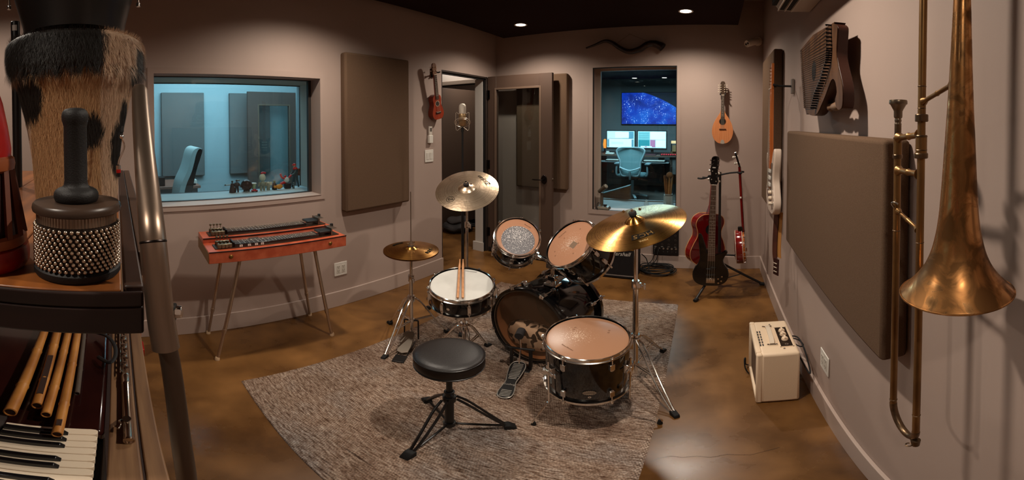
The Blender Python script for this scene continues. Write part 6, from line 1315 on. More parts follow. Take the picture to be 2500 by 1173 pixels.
for s in (-1, 1):
    m = MB(); m.tube(cr([CC+Vector((s*.24, -.05, .48)), CC+Vector((s*.31, -.08, .50)), CC+Vector((s*.31, -.08, .66)), CC+Vector((s*.29, -.02, .70))], 4), .020, 8); m.build('arm_post', cf, t, world=True)
    m = MB(); m.cbox((CC.x+s*.31, CC.y+.02, .715), (.10, .27, .035)); m.build('armrest', mat('arm_pad', (120, 140, 146), .6), t, world=True, bev=.014)
m = MB(); m.tube(cr([CC+Vector((-.02, -.16, .46)), CC+Vector((0, -.24, .44)), CC+Vector((0, -.27, .58))], 4), .022, 8); m.build('spine', cf, t, world=True)

# ================================================================ booth furniture
CBc = gz(452, 478, .0); CB = Vector((-4.35, .76, 0)); pale = mat('chair_white', (206, 210, 206), .4); t = thing('racing_chair', 'black and white high-back racing style chair in the blue booth', 'chair', CB)
chair_legs(t, CB, .32, .10, black); MB().cyl(CB+Vector((0, 0, .08)), CB+Vector((0, 0, .45)), .03, n=12).build('gas_lift', black, t, world=True)
m = MB(); m.cbox((CB.x, CB.y-.05, .50), (.50, .50, .10)); m.build('seat', black, t, world=True, bev=.03)
def slab(pts, x0_, x1_, th_f):
    m = MB(); n = len(pts); o_ = [(p[0], p[1]) for p in pts]; return m
sil = cr2([(.02, .50), (.09, .50), (.125, .62), (.165, .80), (.215, 1.02), (.255, 1.14), (.285, 1.235), (.275, 1.262), (.235, 1.268), (.195, 1.25), (.17, 1.20), (.145, 1.10), (.11, 1.00), (.045, .86), (.015, .70)], 4)
Mx = fr((CB.x-.24, CB.y-.10, 0), (1, 0, 0), (0, 1, 0)); m = MB(); m.prism(sil, 0, .48, Mx); m.build('backrest', black, t, world=True, bev=.02)
sil2 = cr2([(.0, .52), (.05, .60), (.06, .72), (.09, .86), (.15, 1.00), (.185, 1.12), (.205, 1.20), (.235, 1.255), (.27, 1.262), (.235, 1.275), (.185, 1.255), (.155, 1.20), (.13, 1.10), (.095, 1.00), (.03, .86), (.0, .70)], 4)
m = MB(); m.prism(sil2, .02, .50, Mx); m.build('backrest_trim', pale, t, world=True, bev=.008)
m = MB(); m.cbox((CB.x+.28, CB.y-.05, .72), (.08, .26, .03)); m.cyl((CB.x+.28, CB.y-.05, .5), (CB.x+.28, CB.y-.05, .71), .02); m.build('armrest', black, t, world=True, bev=.01)
t = thing('booth_table', 'low red-brown wooden table behind the racing style chair', 'table', (-4.9, .6, 0))
MB().box((-5.35, -.1, .72), (-4.70, 1.05, .755)).build('tabletop', mat('booth_table_wood', (150, 96, 80), .45), t, world=True, bev=.004); MB().box((-5.3, -.05, .60), (-4.75, 1.02, .72)).build('apron', mat('booth_apron', (96, 92, 96), .5), t, world=True)
for x in (-5.28, -4.78):
    for y in (-.03, .98): MB().box((x-.025, y-.025, 0), (x+.025, y+.025, .62)).build('leg', black, t, world=True)
t = thing('audio_unit', 'black boxy audio unit on the booth table left of the chair', 'audio unit', (-4.8, .38, .756)); MB().box((-5.15, .26, .757), (-4.80, .48, .97)).build('case', black, t, world=True, bev=.006); MB().box((-4.88, .481, .757), (-4.74, .60, .87)).build('lower_case', black, t, world=True, bev=.004); MB().box((-4.799, .30, .88), (-4.795, .45, .92)).build('display', mat('unit_disp', (60, 70, 80), .3), t, world=True)
t = thing('paper_tray', 'small pale paper tray on the booth table right of the chair', 'tray', (-4.75, .95, .756)); MB().box((-4.98, .93, .757), (-4.84, 1.03, .81)).build('tray', white, t, world=True, bev=.004); MB().lathe([(0, .757), (.05, .757), (.05, .775), (0, .775)], 18, T(-4.77, .95, 0)).build('dark_coaster', rubber, t, world=True)

# ================================================================ small toys on the booth window sill (plain stand-in figures)
SX = -2.90; SZ = .976
def toyM(px_, y_=None):
    p = gx(px_, 460, SX); return Vector((SX, p.y, SZ))
dkb = mat('toy_dark', (52, 38, 36), .5); met = mat('toy_metal', (110, 110, 106), .35, .7)
for px_, lab, g in ((567, 'small dark toy figure in a long coat, leftmost on the booth sill', 1), (578, 'small stocky dark toy figure right beside the long-coated one', 0)):
    p = toyM(px_); t = thing('toy_figure', lab, 'toy', p); 
    m = MB()
    if g: m.lathe([(0, 0), (.026, 0), (.018, .045), (.012, .075), (0, .078)], 12)
    else:
        for s in (-1, 1): m.cyl((0, s*.012, 0), (0, s*.008, .042), .007, .009, 8)
        m.sph((0, 0, .062), .024, 10, None, (.8, 1.1, .9))
    m.build('torso', dkb, t)
    MB().sph((0, 0, .088 if g else .094), .009, 10).build('head', dkb, t)
    m = MB()
    if g: m.cyl((0, -.01, .065), (0, -.055, .062), .005, .004, 8); m.cbox((0, -.058, .064), (.008, .010, .012))
    else: 
        for s in (-1, 1): m.cyl((0, s*.02, .07), (0, s*.034, .04), .006, .005, 8)
    m.build('arm', met, t)
    if not g: MB().cbox((0, .012, .096), (.012, .030, .010)).build('shoulder_block', met, t, bev=.002)
p = toyM(602); t = thing('chrome_ball', 'reflective brown and silver glass ball on the booth sill', 'ball', p); MB().sph((0, 0, .052), .048, 24).build('ball_body', mat('ball_brown', (70, 50, 46), .08, .6), t); MB().torus((0, 0, .006), .022, .006).build('ring_base', met, t)
p = toyM(619); t = thing('cup', 'small pale green cup with a white brim on the booth sill', 'cup', p+Vector((0, 0, .022))); MB().lathe([(0, 0), (.014, 0), (.021, .040), (.020, .042), (.013, .004), (0, .004)], 18).build('cup_body', mat('cup_green', (150, 170, 130), .4), t); MB().lathe([(.018, .036), (.026, .040), (.024, .046), (.0, .048)], 14).build('froth', white, t)
p = toyM(617)+Vector((.04, 0, 0)); t = thing('toy_car', 'tiny red toy car below the green cup on the booth sill', 'toy car', p); MB().box((-.014, -.026, .005), (.014, .026, .015)).build('car_body', mat('toy_red', (190, 30, 40), .3), t, bev=.004); MB().box((-.011, -.014, .015), (.011, .012, .024)).build('cabin', mat('toy_red', (190, 30, 40), .3), t, bev=.003)
for s in (-1, 1):
    for y in (-.016, .016): MB().cyl((s*.015, y, .006), (s*.011, y, .006), .006, n=10).build('wheel', black, t)
p = toyM(641); t = thing('toy_figure', 'pale egg-headed toy figure with a red tuft on the booth sill', 'toy', p); egg = mat('toy_cream', (206, 200, 176), .4); gr_ = mat('toy_greygreen', (140, 140, 122), .5)
MB().sph((0, 0, .108), .028, 18, None, (.95, .95, 1.15)).build('head', egg, t)
m = MB(); m.sph((0, 0, .055), .026, 14, None, (.85, 1, 1)); m.build('torso', gr_, t)
for s in (-1, 1): MB().cyl((0, s*.014, 0), (0, s*.012, .040), .010, .012, 10).build('leg', gr_, t); MB().cyl((0, s*.026, .070), (0, s*.036, .035), .009, .008, 10).build('arm', gr_, t)
m = MB()
for k in range(5): a = -.9+k*.45; m.sph((0, .020*math.sin(a)+.008, .138+.010*math.cos(a)), .009, 8)
m.build('red_tuft', mat('toy_red', (190, 30, 40), .3), t)
p = toyM(655); t = thing('toy_figure', 'small winged grey toy figure right of the egg-headed one', 'toy', p); MB().cyl((0, 0, 0), (0, 0, .05), .016, .012, 10).build('torso', gr_, t); MB().sph((0, 0, .060), .011, 10).build('head', egg, t)
for s in (-1, 1): m = MB(); m.cbox((0, s*.022, .052), (.006, .026, .030)); m.build('wing', egg, t, bev=.004)
p = toyM(670); t = thing('toy_figure', 'little squat brown toy figure left of the orange seashell toy', 'toy', p); MB().lathe([(0, 0), (.022, 0), (.020, .03), (.012, .055), (0, .06)], 12).build('torso', dkb, t); MB().sph((0, 0, .066), .012, 10).build('head', mat('toy_olive', (110, 116, 84), .5), t)
p = toyM(678); t = thing('seashell', 'orange seashell toy lying on the booth sill', 'seashell', p+Vector((.03, 0, 0))); MB().sph((0, 0, .026), .025, 16, None, (.7, 1.3, .85)).build('shell_body', mat('toy_orange', (222, 142, 54), .35), t); MB().lathe([(.010, 0), (.014, .012), (.004, .020)], 12, fr((0, -.03, .026), (0, -1, 0), (1, 0, 0))).build('shell_lip', mat('toy_orange', (222, 142, 54), .35), t)
p = toyM(700); t = thing('toy_figure', 'reclining red and white toy figure with a raised arm on the booth sill', 'toy', p); red_ = mat('toy_red2', (196, 34, 30), .35)
m = MB(); m.sph((0, -.002, .072), .026, 14, None, (.8, 1, 1.05)); m.build('torso', mat('toy_white', (206, 206, 200), .4), t); MB().sph((0, -.012, .104), .010, 10).build('head', red_, t)
m = MB(); m.tube(cr([(0, -.02, .085), (0, -.045, .10), (0, -.058, .13)], 4), [.009]*9, 8); m.build('arm', red_, t); m = MB(); m.tube(cr([(0, .02, .09), (0, .034, .105), (0, .045, .112)], 4), [.009]*9, 8); m.build('arm', red_, t)
for dz in (0, .012): m = MB(); m.tube(cr([(0, -.005, .055), (0, -.035, .048+dz*.3), (0, -.060, .040)], 4), [.011]*9, 8); m.build('leg', red_, t)
MB().box((-.02, -.02, 0), (.02, .035, .045)).build('seat_block', dkb, t, bev=.006)
p = toyM(722); t = thing('toy_figure', 'tallest toy figure with a red cap and brown backpack, right end of booth sill', 'toy', p); blu = mat('toy_teal', (40, 62, 66), .45)
for s, x in ((-1, -.006), (1, .004)): m = MB(); m.tube(cr([(0, s*.010, .110), (-.0, s*.014+x, .06), (0, s*.020+x*2, .006)], 4), [.012, .012, .0115, .010, .010, .009, .008, .008, .009], 8); m.build('leg', blu, t)
m = MB(); m.sph((0, 0, .138), .026, 14, None, (.8, .9, 1.35)); m.build('torso', blu, t); MB().sph((0, -.004, .165), .020, 12, None, (.9, 1.1, .8)).build('collar', red_, t)
MB().sph((0, -.012, .192), .0145, 14, None, (1, 1, 1.1)).build('head', mat('toy_skin', (206, 150, 120), .5), t); m = MB(); m.lathe([(0, .017), (.010, .015), (.0155, .006), (.016, 0), (0, 0)], 14, T(0, -.012, .195)); m.cbox((0, -.030, .197), (.018, .014, .003)); m.build('cap', red_, t)
for s in (-1, 1): m = MB(); m.tube(cr([(s*.016, -.004, .158), (s*.024, -.022, .128), (s*.016, -.042, .112)], 4), [.008]*9, 8); m.build('arm', blu, t)
m = MB(); m.cbox((0, .028, .135), (.036, .026, .062)); m.build('backpack', mat('toy_brown', (84, 44, 30), .6), t, bev=.008)
p = toyM(713); t = thing('toy_figure', 'tiny silver-grey toy figure at the feet of the tallest toy', 'toy', p+Vector((.03, 0, 0))); MB().lathe([(0, 0), (.010, 0), (.008, .02), (.010, .035), (0, .042)], 10).build('torso', met, t); MB().sph((0, 0, .048), .008, 8).build('head', met, t)
# ================================================================ instrument rack in the left foreground
rackw = mat('worn_orange_wood', (150, 88, 40), .36, col2=(104, 58, 26), scale=(3, 26, 26), detail=6, bump=.1, bscale=(10, 90, 90), coat=.15)
darkw = mat('dark_brown_wood', (52, 32, 22), .45, col2=(38, 22, 15), scale=(4, 30, 30)); pinew = mat('rail_wood', (132, 98, 66), .55, col2=(100, 70, 46), scale=(3, 50, 50), bump=.2, bscale=(10, 90, 90))
SH = 1.32
t = thing('instrument_rack', 'tall wood and steel tube rack of instruments in the left foreground', 'rack', (-1.0, -.3, 0))
for i in range(5):
    m = MB(); m.box((-1.72, -.80+.161*i, SH-.022), (-.4365, -.642+.161*i+.001, SH)); m.build('shelf_plank', rackw, t, world=True, bev=.002)
m = MB(); m.box((-.452, -.80, SH-.062), (-.430, .028, SH-.0225)); m.box((-.4365, -.80, SH-.0225), (-.430, .028, SH-.0005)); m.build('front_rail', mat('dark_maroon_wood', (36, 17, 11), .5, col2=(26, 12, 8), scale=(30, 3, 30)), t, world=True, bev=.004)
m = MB(); m.box((-1.74, .006, SH-.058), (-.452, .030, SH-.001)); m.build('side_rail', darkw, t, world=True, bev=.003)
m = MB(); m.box((-1.76, .031, SH-.05), (-.60, .056, SH-.004)); m.build('side_rail', mat('side_rail_brown', (70, 50, 38), .5), t, world=True, bev=.003)
for (y0_, y1_) in ((-.022, .026), (.030, .060)): m = MB(); m.box((-1.74, y0_, .84), (-.28, y1_, .868)); m.build('lower_plank', pinew, t, world=True, bev=.003)
m = MB(); m.box((-1.74, -.80, .58), (-.28, .06, .60)); m.build('bottom_shelf', darkw, t, world=True)
for x in (-1.73, -.30):
    for y in (-.79, .045): MB().box((x-.015, y-.012, 0), (x+.015, y+.012, .845 if x > -1 else 1.30)).build('post', darkw, t, world=True)
tubem = mat('satin_grey_tube', (142, 122, 106), .36, .9)
P_ = [gd(a, b, D_) for a, b, D_ in ((341, 224, .75), (345, 290, .66), (355, 400, .55), (365, 500, .48), (372, 573, .445), (382, 675, .432), (393, 777, .425), (405, 850, .42))]
P_ = cr(P_, 5); e = (P_[0]-P_[1]).normalized()
m = MB(); m.tube([P_[0]+e*.014, P_[0]+e*.011, P_[0]+e*.005]+P_, [.006, .011, .0148]+[.016]*len(P_), 24); m.build('handle_tube', tubem, t, world=True)
k = P_[21]; dd = (P_[22]-P_[20]).normalized(); m = MB(); m.lathe([(.016, -.0015), (.0166, 0), (.016, .0015)], 28, fr(k, dd, (0, 1, 0))); m.build('joint_ring', darksteel, t, world=True)
Q_ = cr([gd(a, b, D_) for a, b, D_ in ((400, 820, .44), (415, 880, .435), (430, 982, .425), (443, 1084, .415), (456, 1173, .41), (470, 1290, .405), (482, 1480, .40))], 5)
m = MB(); m.tube(Q_, .0118, 20); m.build('leg_tube', mat('dark_grey_tube', (84, 68, 56), .40, .8), t, world=True)
bo_ = gd(424, 762, .43); d = Vector((bo_.y*.0+.35, .93, .05)).normalized()
m = MB(); m.cyl(bo_-d*.012, bo_+d*.002, .0115, n=20); m.build('washer', rubber, t, world=True); m = MB(); m.cyl(bo_+d*.002, bo_+d*.010, .0085, .0078, 6); m.build('bolt_head', chrome, t, world=True, bev=.001)

# cabasa
CBs = Vector((-.505, -.055, SH+.001)); t = thing('cabasa', 'black-handled cabasa wrapped in rows of steel beads on the rack shelf', 'cabasa', CBs)
hb_ = mat('soft_black_plastic', (20, 17, 16), .6, bump=.25, bscale=(500, 500, 500))
MB().lathe([(0, 0), (.056, 0), (.0578, .003), (.0578, .010), (.054, .013), (0, .013)], 64).build('bottom_disc', hb_, t)
MB().lathe([(.0525, .013), (.0525, .086)], 64).build('drum_core', mat('dark_core', (46, 34, 28), .5), t)
prof = []; m = MB(); NR = 160; vs = []; fs = []
for i in range(NR):
    a = 2*PI*i/NR; r = .0540 if i % 2 else .0530
    vs += [(r*math.cos(a), r*math.sin(a), .074), (r*math.cos(a), r*math.sin(a), .087)]
for i in range(NR): j = (i+1) % NR; fs.append([2*i, 2*j, 2*j+1, 2*i+1])
m.add(vs, fs).build('ribbed_band', mat('ribbed_metal', (150, 132, 116), .3, .9), t, smooth=False)
MB().lathe([(0, .087), (.057, .087), (.0590, .0885), (.0598, .092), (.0590, .0965), (.0565, .099), (0, .100)], 72).build('top_disc', mat('brown_disc', (66, 50, 40), .35), t)
MB().lathe([(0, .099), (.026, .099), (.0285, .1005), (.0300, .1040), (.0304, .1075), (.0298, .1110), (.0278, .1145), (.0240, .1170), (.0190, .1188), (.0165, .1215), (.0156, .126), (.0156, .200), (.0168, .204), (.0180, .209), (.0182, .214), (.0170, .219), (.0135, .223), (.007, .2245), (0, .225)], 40).build('handle', hb_, t)
bead = MB().sph((0, 0, 0), .0028, 10).build('bead', mat('bead_steel', (220, 200, 178), .27, 1), t)
front_a = math.atan2(-CBs.y, -CBs.x); cnt = 0; rest = MB(); NB = 46
for r_ in range(11):
    z = .0165+.0053*r_; off = (r_ % 2)*.5+r_*.10
    for k_ in range(NB):
        a = 2*PI*(k_+off)/NB; c = Vector((.0555*math.cos(a), .0555*math.sin(a), z)); f = math.cos(a-front_a)
        if f > .06 and cnt < 296:
            if cnt == 0: bead.matrix_basis = T(*c)
            else: b2 = bead.copy(); COL.objects.link(b2); b2.matrix_basis = T(*c); W[b2.name] = W[bead.name]
            cnt += 1
        elif f < .3: rest.sph(c, .0028, 6)
o = rest.build('beads', MT['bead_steel'], t); o['kind'] = 'stuff'

# hide-covered drum
DC = Vector((-1.054, -.114, SH+.001)); t = thing('hide_drum', 'flared hand drum covered in shaggy black and tan cowhide on the rack', 'drum', DC)
pr = [(.112, 0), (.115, .05), (.121, .12), (.132, .19), (.148, .26), (.160, .305), (.171, .335), (.186, .35), (.190, .38), (.188, .415), (.178, .432), (.150, .438), (0, .440)]
PR = [(p.x, p.y) for p in cr([(a, b, 0) for a, b in pr], 4)]
hide = bpy.data.materials.new('cowhide'); hide.use_nodes = True; N = hide.node_tree.nodes; L = hide.node_tree.links; b = N['Principled BSDF']; b.inputs['Roughness'].default_value = .55; b.inputs['Specular IOR Level'].default_value = .3
at = N.new('ShaderNodeAttribute'); at.attribute_name = 'fur'; L.new(at.outputs['Color'], b.inputs['Base Color'])
side_ = Vector((0, 0, 1)).cross((CAM-DC).normalized()).normalized()          # to the right seen from the camera
fv = Vector((-side_.y, side_.x, 0)); fv = fv if fv.dot(CAM-DC) > 0 else -fv
def spots(u, z, jit):
    """ natural hide marking: u across the front (-1..1), z height """
    dark = 0
    for (cu, cz_, ru, rz) in ((-.30, .41, .75, .075), (-.68, .275, .24, .065), (.22, .195, .18, .045), (.62, .14, .13, .075), (.72, .215, .09, .06), (.9, .36, .16, .05), (.55, .375, .12, .03)):
        if ((u-cu)/ru)**2+((z-cz_)/rz)**2 < 1+jit: dark = 1
    if z > .34 and u < .38+.1*jit: dark = 1
    if z > .35 and u > .45: dark = 0 if not (u > .85 and z < .40) else dark
    return dark
def furcol(u, z, j):
    if spots(u, z, j): return (np.array([.012, .009, .007])*(1+.6*abs(j)))
    base_ = np.array([.46, .27, .13]) if (z < .34 and -.65 < u < .35) else np.array([.56, .38, .25])
    if u < -.7: base_ = np.array([.22, .12, .07])
    return base_*(.80+.5*rng.random())
V, Fc, Cc = [], [], []
NS = 56; base_v = []
for (r, z) in PR:
    for i in range(NS): a = 2*PI*i/NS; base_v.append((r*math.cos(a), r*math.sin(a), z))
V = [tuple(v) for v in base_v]
for j in range(len(PR)-1):
    for i in range(NS): Fc.append((j*NS+i, j*NS+(i+1) % NS, (j+1)*NS+(i+1) % NS, (j+1)*NS+i))
def colat(p):
    u = (p[0]*side_.x+p[1]*side_.y)/.18; front = (p[0]*fv.x+p[1]*fv.y) > -.05
    return u, front
for v in V: u, f_ = colat(v); c_ = furcol(u, v[2], .0)*.75; Cc.append((*c_, 1))
def rad_at(z):
    for (r0, z0_), (r1, z1_) in zip(PR, PR[1:]):
        if z0_ <= z <= z1_+1e-9: return r0+(r1-r0)*((z-z0_)/max(z1_-z0_, 1e-6)), math.atan2(r1-r0, z1_-z0_)
    return .15, 0
af = math.atan2(fv.y, fv.x)
zclip = lambda z: min(max(z, .004), .436)
for k_ in range(42000):
    a = af+rng.uniform(-1.75, 1.75); rr_ = rng.random()
    cuff = rr_ < .34
    z = rng.uniform(.335, .437) if cuff else rng.uniform(.0, .345)
    r, sl = rad_at(z); out = np.array([math.cos(a), math.sin(a), 0]); tan_ = np.array([-math.sin(a), math.cos(a), 0]); dn = np.array([-out[0]*math.sin(sl), -out[1]*math.sin(sl), -1.0]); dn /= np.linalg.norm(dn)
    p = out*r+np.array([0, 0, z]); u, _ = colat(p); j = rng.normal(0, .16)
    Ln = rng.uniform(.012, .024) if not cuff else rng.uniform(.008, .018)
    if .330 < z < .352: Ln = rng.uniform(.02, .045); 
    if z < .02: z = .02; Ln = rng.uniform(.006, .014)
    lift = rng.uniform(.08, .28) if not cuff else rng.uniform(.2, .7)
    if .330 < z < .352: lift = rng.uniform(.3, .9)
    if cuff and u > .4: lift += .35; Ln *= 1.25
    if z > .428: dn = dn*.2+np.array([0, 0, .8]); lift = .5; Ln = rng.uniform(.006, .016)
    clump = .5*math.sin(a*37+z*60)+.35*math.sin(a*91+z*130)+(.7*math.sin(a*23) if .325 < z < .355 else 0)
    d1 = dn+out*lift+tan_*(clump*.5+rng.normal(0, .22)); d1 /= np.linalg.norm(d1); d2 = d1+dn*.4+tan_*rng.normal(0, .2)-out*.15; d2 /= np.linalg.norm(d2)
    w_ = rng.uniform(.00018, .00042); q1 = p+d1*Ln*.5; q2 = q1+d2*Ln*.5; s_ = tan_*w_+out*rng.normal(0, .2)*w_
    n0 = len(V); V += [tuple(p-s_), tuple(p+s_), tuple(q1-s_*.8), tuple(q1+s_*.8), tuple(q2)]; Fc += [(n0, n0+1, n0+3, n0+2), (n0+2, n0+3, n0+4)]
    c_ = furcol(u, z, j); Cc += [(*c_, 1)]*5
me = bpy.data.meshes.new('cowhide_cover'); me.from_pydata(V, [], Fc); me.update(); ca = me.color_attributes.new('fur', 'FLOAT_COLOR', 'POINT'); ca.data.foreach_set('color', np.array(Cc, dtype=np.float32).ravel()); me.materials.append(hide)
me.polygons.foreach_set('use_smooth', [True]*len(me.polygons)); o = bpy.data.objects.new('cowhide_cover', me); finish(o, t, False, 'cowhide_cover')
MB().lathe([(.100, .002), (.108, .0), (.108, .02)], 32).build('drum_foot', darkw, t)

# black drum standing on it
KC = DC+Vector((0, 0, .452)); t = thing('hand_drum', 'plain black tapered drum stacked on top of the cowhide drum', 'drum', KC)
satin = mat('satin_black_shell', (14, 11, 10), .34, spec=.5)
MB().lathe([(0, 0), (.132, 0), (.138, .004), (.142, .03), (.152, .07), (.163, .11), (.170, .17), (.170, .22), (.166, .222), (0, .222)], 64).build('shell', satin, t)
MB().torus((0, 0, .215), .173, .005, n=64).build('hoop', chrome, t)
for a in (af-1.55, af-.8, af, af+.8, af+1.50):
    m = MB(); A_ = Rz(a); m.cbox((.178, 0, .150), (.010, .014, .030), A_); m.cyl(A_ @ Vector((.180, 0, .10)), A_ @ Vector((.180, 0, .21)), .0035, n=8); m.cyl(A_ @ Vector((.180, 0, .092)), A_ @ Vector((.180, 0, .104)), .006, n=8)
    if abs(a-af) > 1.4: m.build('lug', chrome, t, bev=.001)
p = gd(38, 100, 1.28); t = thing('shaker_tube', 'slim black tube with a small label behind the cowhide drum', 'shaker', (p.x, p.y, SH+.001))
ptop = gd(37, 54, 1.28); m = MB(); m.cyl((0, 0, 0), (.0, 0, ptop.z-SH), .0155, n=20); m.build('tube_body', satin, t, bev=.002)
m = MB(); m.lathe([(.0157, ptop.z-SH-.035), (.0157, ptop.z-SH-.015)], 12, None, af-.6, af+.5); m.build('label', mat('label_grey', (150, 140, 132), .5), t)

# red carved rattle drum at the left edge
RC = gd(-62, 400, .56); t = thing('carved_drum', 'red and brown carved wooden drum at the left edge of the rack shelf', 'drum', (RC.x, RC.y, SH+.001))
redp = mat('red_paint', (176, 18, 16), .32, col2=(130, 12, 12), scale=(14, 14, 14), coat=.2); orw = mat('orange_brown_wood', (150, 80, 44), .4); brw = mat('carved_brown', (112, 58, 36), .45)
MB().lathe([(0, 0), (.076, 0), (.079, .006), (.0795, .018), (.077, .030), (.070, .034), (0, .034)], 48).build('base_ring', redp, t)
MB().lathe([(.0745, .033), (.0755, .038), (.0745, .046), (.070, .050)], 48).build('lower_band', orw, t)
MB().lathe([(.062, .045), (.050, .140)], 48).build('inner_core', mat('carved_dark', (52, 22, 14), .6), t)
for k_ in range(18):
    a = 2*PI*k_/18; m = MB(); p0 = Vector((.071*math.cos(a), .071*math.sin(a), .046)); p1 = Vector((.054*math.cos(a+.22), .054*math.sin(a+.22), .140))
    m.tube([p0, p1], .0055, 4); m.build('carved_rib', brw, t, smooth=False)
MB().lathe([(.052, .136), (.0585, .140), (.060, .148), (.0585, .156), (.054, .159), (0, .159)], 48).build('upper_band', orw, t)
MB().lathe([(.054, .158), (.0545, .170), (.050, .20), (.043, .235), (.034, .262), (.020, .272), (0, .274)], 48).build('top_cone', redp, t)

# crank on the far shelf edge
t = thing('crank_handle', 'small chrome crank with a red grip standing by the cowhide drum', 'crank', gd(298, 380, .9))
c = [gd(a, b, .9) for a, b in ((299, 308), (298, 322), (297, 334), (303, 352), (302, 366), (292, 388), (289, 402))]
m = MB(); m.tube(cr(c[2:], 4), .0022, 8); m.build('crank_rod', chrome, t, world=True); MB().sph(c[2], .0055, 12).build('pivot', chrome, t, world=True); m = MB(); m.cyl(c[1], c[0], .0045, .003, 10); m.build('top_cap', black, t, world=True)
g0, g1 = gd(289, 404, .9), gd(290, 432, .9); m = MB(); m.cyl(g0, g0.lerp(g1, .35), .0055, n=12); m.build('ferrule', chrome, t, world=True); m = MB(); m.cyl(g0.lerp(g1, .35), g0.lerp(g1, .65), .0055, n=12); m.build('red_grip', redp, t, world=True); m = MB(); m.cyl(g0.lerp(g1, .65), g1, .005, .0035, 12); m.build('end_cap', black, t, world=True)

# accordion with keyboard under the shelf
t = thing('accordion', 'dark glossy accordion with white piano keys lying in the bottom of the rack', 'accordion', (-.8, -.3, .601))
maroon = mat('maroon_lacquer', (44, 16, 12), .16, coat=.5, col2=(30, 10, 9), scale=(8, 8, 8))
MB().box((-1.32, -.60, .602), (-.635, -.030, .862)).build('body', maroon, t, world=True, bev=.01)
MB().box((-.66, -.60, .602), (-.20, -.030, .835)).build('keyboard_bed', black, t, world=True, bev=.004)
MB().box((-.66, -.60, .835), (-.20, -.205, .872)).build('fingerboard_edge', mat('grey_trim', (84, 76, 74), .4, .4), t, world=True)
ivory = mat('ivory_key', (226, 208, 184), .22, coat=.3); ebony = mat('ebony_key', (14, 13, 15), .25, coat=.3)
kx = -.628; wk = None; bkk = None
for k_ in range(21):
    x = kx+.0202*k_
    if wk is None:
        o_ = [(-.0094, -.160), (.0094, -.160), (.0094, -.012), (.0080, -.004), (.0045, 0), (-.0045, 0), (-.0080, -.004), (-.0094, -.012)]
        m = MB(); m.prism(o_, -.016, 0); wk = m.build('white_key', ivory, t, world=False, bev=.0012); tm = W[t.name].inverted(); wk.matrix_basis = tm @ T(x, -.040, .870)
    else: c_ = wk.copy(); COL.objects.link(c_); c_.matrix_basis = tm @ T(x, -.040, .870); W[c_.name] = W[wk.name]
    if k_ % 7 in (0, 1, 2, 4, 5):
        xb = x+.0101
        if bkk is None: m = MB(); m.add([(-.0055, -.11, 0), (.0055, -.11, 0), (.0055, 0, 0), (-.0055, 0, 0), (-.0045, -.11, .010), (.0045, -.11, .010), (.0045, -.008, .009), (-.0045, -.008, .009)], [[3, 2, 1, 0], [4, 5, 6, 7], [0, 1, 5, 4], [1, 2, 6, 5], [2, 3, 7, 6], [3, 0, 4, 7]]); bkk = m.build('black_key', ebony, t, bev=.001); bkk.matrix_basis = tm @ T(xb, -.088, .870)
        else: c_ = bkk.copy(); COL.objects.link(c_); c_.matrix_basis = tm @ T(xb, -.088, .870); W[c_.name] = W[bkk.name]
bp_ = gz(262, 855, .875); m = MB(); m.tube(cr([gz(232, 812, .88), gz(262, 822, .895), gz(280, 845, .898), gz(281, 872, .895), gz(266, 886, .890), gz(240, 872, .88)], 5), .0055, 8, flat=.7); m.build('strap_bracket', black, t, world=True)

# cane flutes lying above the accordion
bam = mat('bamboo', (184, 124, 58), .45, col2=(150, 94, 40), scale=(10, 10, 40), detail=5); bamd = mat('bamboo_inside', (48, 26, 16), .8)
labs = ['thick leftmost bamboo cane with a rough burnt end, under the rack shelf', 'bamboo cane split open along its side, second from the left', 'slender bamboo cane with a dark hollow end, third from left', 'bamboo cane reaching lowest, with a cut notched mouth end', 'dark grey weathered reed right of the bamboo canes']
for i, (a, b, r0, r1, z_) in enumerate((((24, 1008), (112, 800), .0135, .0105, .888), ((90, 992), (143, 800), .0115, .0115, .886), ((112, 1014), (170, 800), .0100, .0100, .892), ((139, 1062), (192, 800), .0098, .0098, .8945), ((188, 962), (207, 800), .0062, .0062, .881))):
    A = gz(*a, z_); Bp = gz(*b, z_+.004); d = (Bp-A).normalized(); Bp = A+d*.62; L_ = .62
    mm_ = bam if i < 4 else mat('weathered_reed', (74, 62, 52), .7, bump=.5, bscale=(80, 80, 80))
    t = thing('bamboo_cane' if i < 4 else 'reed', labs[i], 'bamboo cane' if i < 4 else 'reed', A)
    pf = [(r0*.80, .012), (r0*.80, 0), (r0, .001)]
    for k_ in range(1, 30):
        s_ = L_*k_/30; r = r0+(r1-r0)*s_/L_
        if k_ in (5, 13, 22): pf += [(r, s_-.004), (r*1.13, s_-.001), (r*1.10, s_+.0015), (r*1.0, s_+.005)]
        else: pf.append((r, s_))
    pf.append((r1, L_)); pf.append((0, L_))
    m = MB(); m.lathe([(0, .012)]+pf[:1]+pf[1:], 18, fr(A, d, (0, 0, 1))); m.build('cane', mm_, t, world=True)
    MB().lathe([(0, .004), (r0*.80, .004)], 14, fr(A, d, (0, 0, 1))).build('hollow', bamd, t, world=True)
    if i == 1: m = MB(); m.cbox((0, 0, 0), (.006, .013, .17), fr(A+d*.12, d, (0, 0, 1)) @ T(r0*.80, 0, 0)); m.build('split_slot', bamd, t, world=True)
    if i == 3: m = MB(); m.cbox((0, 0, 0), (.005, .009, .020), fr(A+d*.030, d, (0, 0, 1)) @ T(r0*.80, 0, 0)); m.build('mouth_notch', bamd, t, world=True)
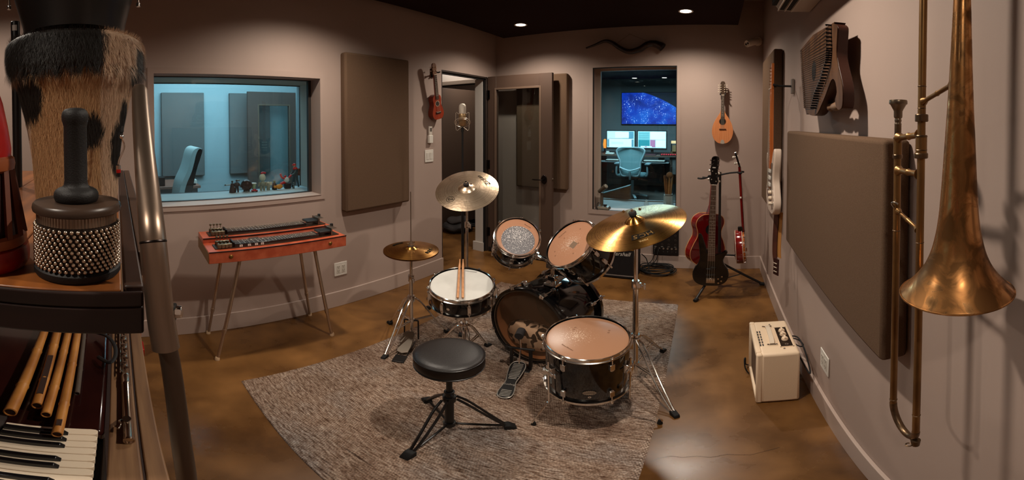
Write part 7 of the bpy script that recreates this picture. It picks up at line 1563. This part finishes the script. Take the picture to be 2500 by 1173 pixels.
# silver flute on the rail
A = gz(315, 1078, .879); Bf = gz(303, 815, .879); d = (Bf-A).normalized(); t = thing('flute', 'silver concert flute lying on the wooden rail of the rack', 'flute', A)
L_ = .60; silv = mat('silver', (196, 180, 164), .18, 1); m = MB(); m.lathe([(0, .003), (.0082, .003), (.0082, 0), (.0098, 0), (.0100, .006), (.0094, .008), (.0094, .20), (.0105, .202), (.0112, .207), (.0105, .212), (.0108, .235), (.0112, .24), (.0104, .245), (.0095, .247), (.0095, L_), (0, L_)], 24, fr(A, d, (0, 0, 1))); m.build('flute_tube', silv, t, world=True)
MF_ = fr(A, d, (0, 0, 1))
m = MB(); m.prism(cr2([(.0, -.008), (.012, 0), (0, .008), (-.012, 0)], 5), 0, .002, MF_ @ T(.0098, -.002, .062) @ Ry(PI/2)); m.build('lip_plate', silv, t, world=True)
m = MB(); m.tube(cr([MF_ @ Vector((.0, -.009, .072)), MF_ @ Vector((.006, -.015, .060)), MF_ @ Vector((.008, -.013, .048)), MF_ @ Vector((.004, -.017, .036))], 4), .0024, 8); m.build('thumb_crook', silv, t, world=True)
for k_ in range(13):
    m = MB(); m.lathe([(0, .006), (.0062, .0055), (.0070, .003), (.0068, 0), (0, 0)], 14, MF_ @ T(.0088, (-.003 if k_ % 2 else .002), .265+.0235*k_) @ Ry(PI/2)); m.build('key_cup', silv, t, world=True)
m = MB(); m.tube([MF_ @ Vector((.006, -.0115, .25)), MF_ @ Vector((.006, -.0115, .58))], .0017, 6); m.build('key_rod', silv, t, world=True)
for z_ in (.26, .33, .40, .47, .54): m = MB(); m.cyl(MF_ @ Vector((.002, -.006, z_)), MF_ @ Vector((.007, -.0115, z_)), .0016, n=6); m.sph(MF_ @ Vector((.007, -.0115, z_)), .0026, 8); m.build('key_post', silv, t, world=True)
# red box on the floor beyond the rack
t = thing('red_box', 'small red box on the floor by the left wall beyond the rack', 'box', (-2.25, .10, 0)); MB().box((-2.30, .0, .001), (-2.19, .142, .06)).build('lower_box', redp, t, world=True, bev=.004); MB().box((-2.30, .0, .061), (-2.20, .125, .20)).build('upper_box', redp, t, world=True, bev=.004)
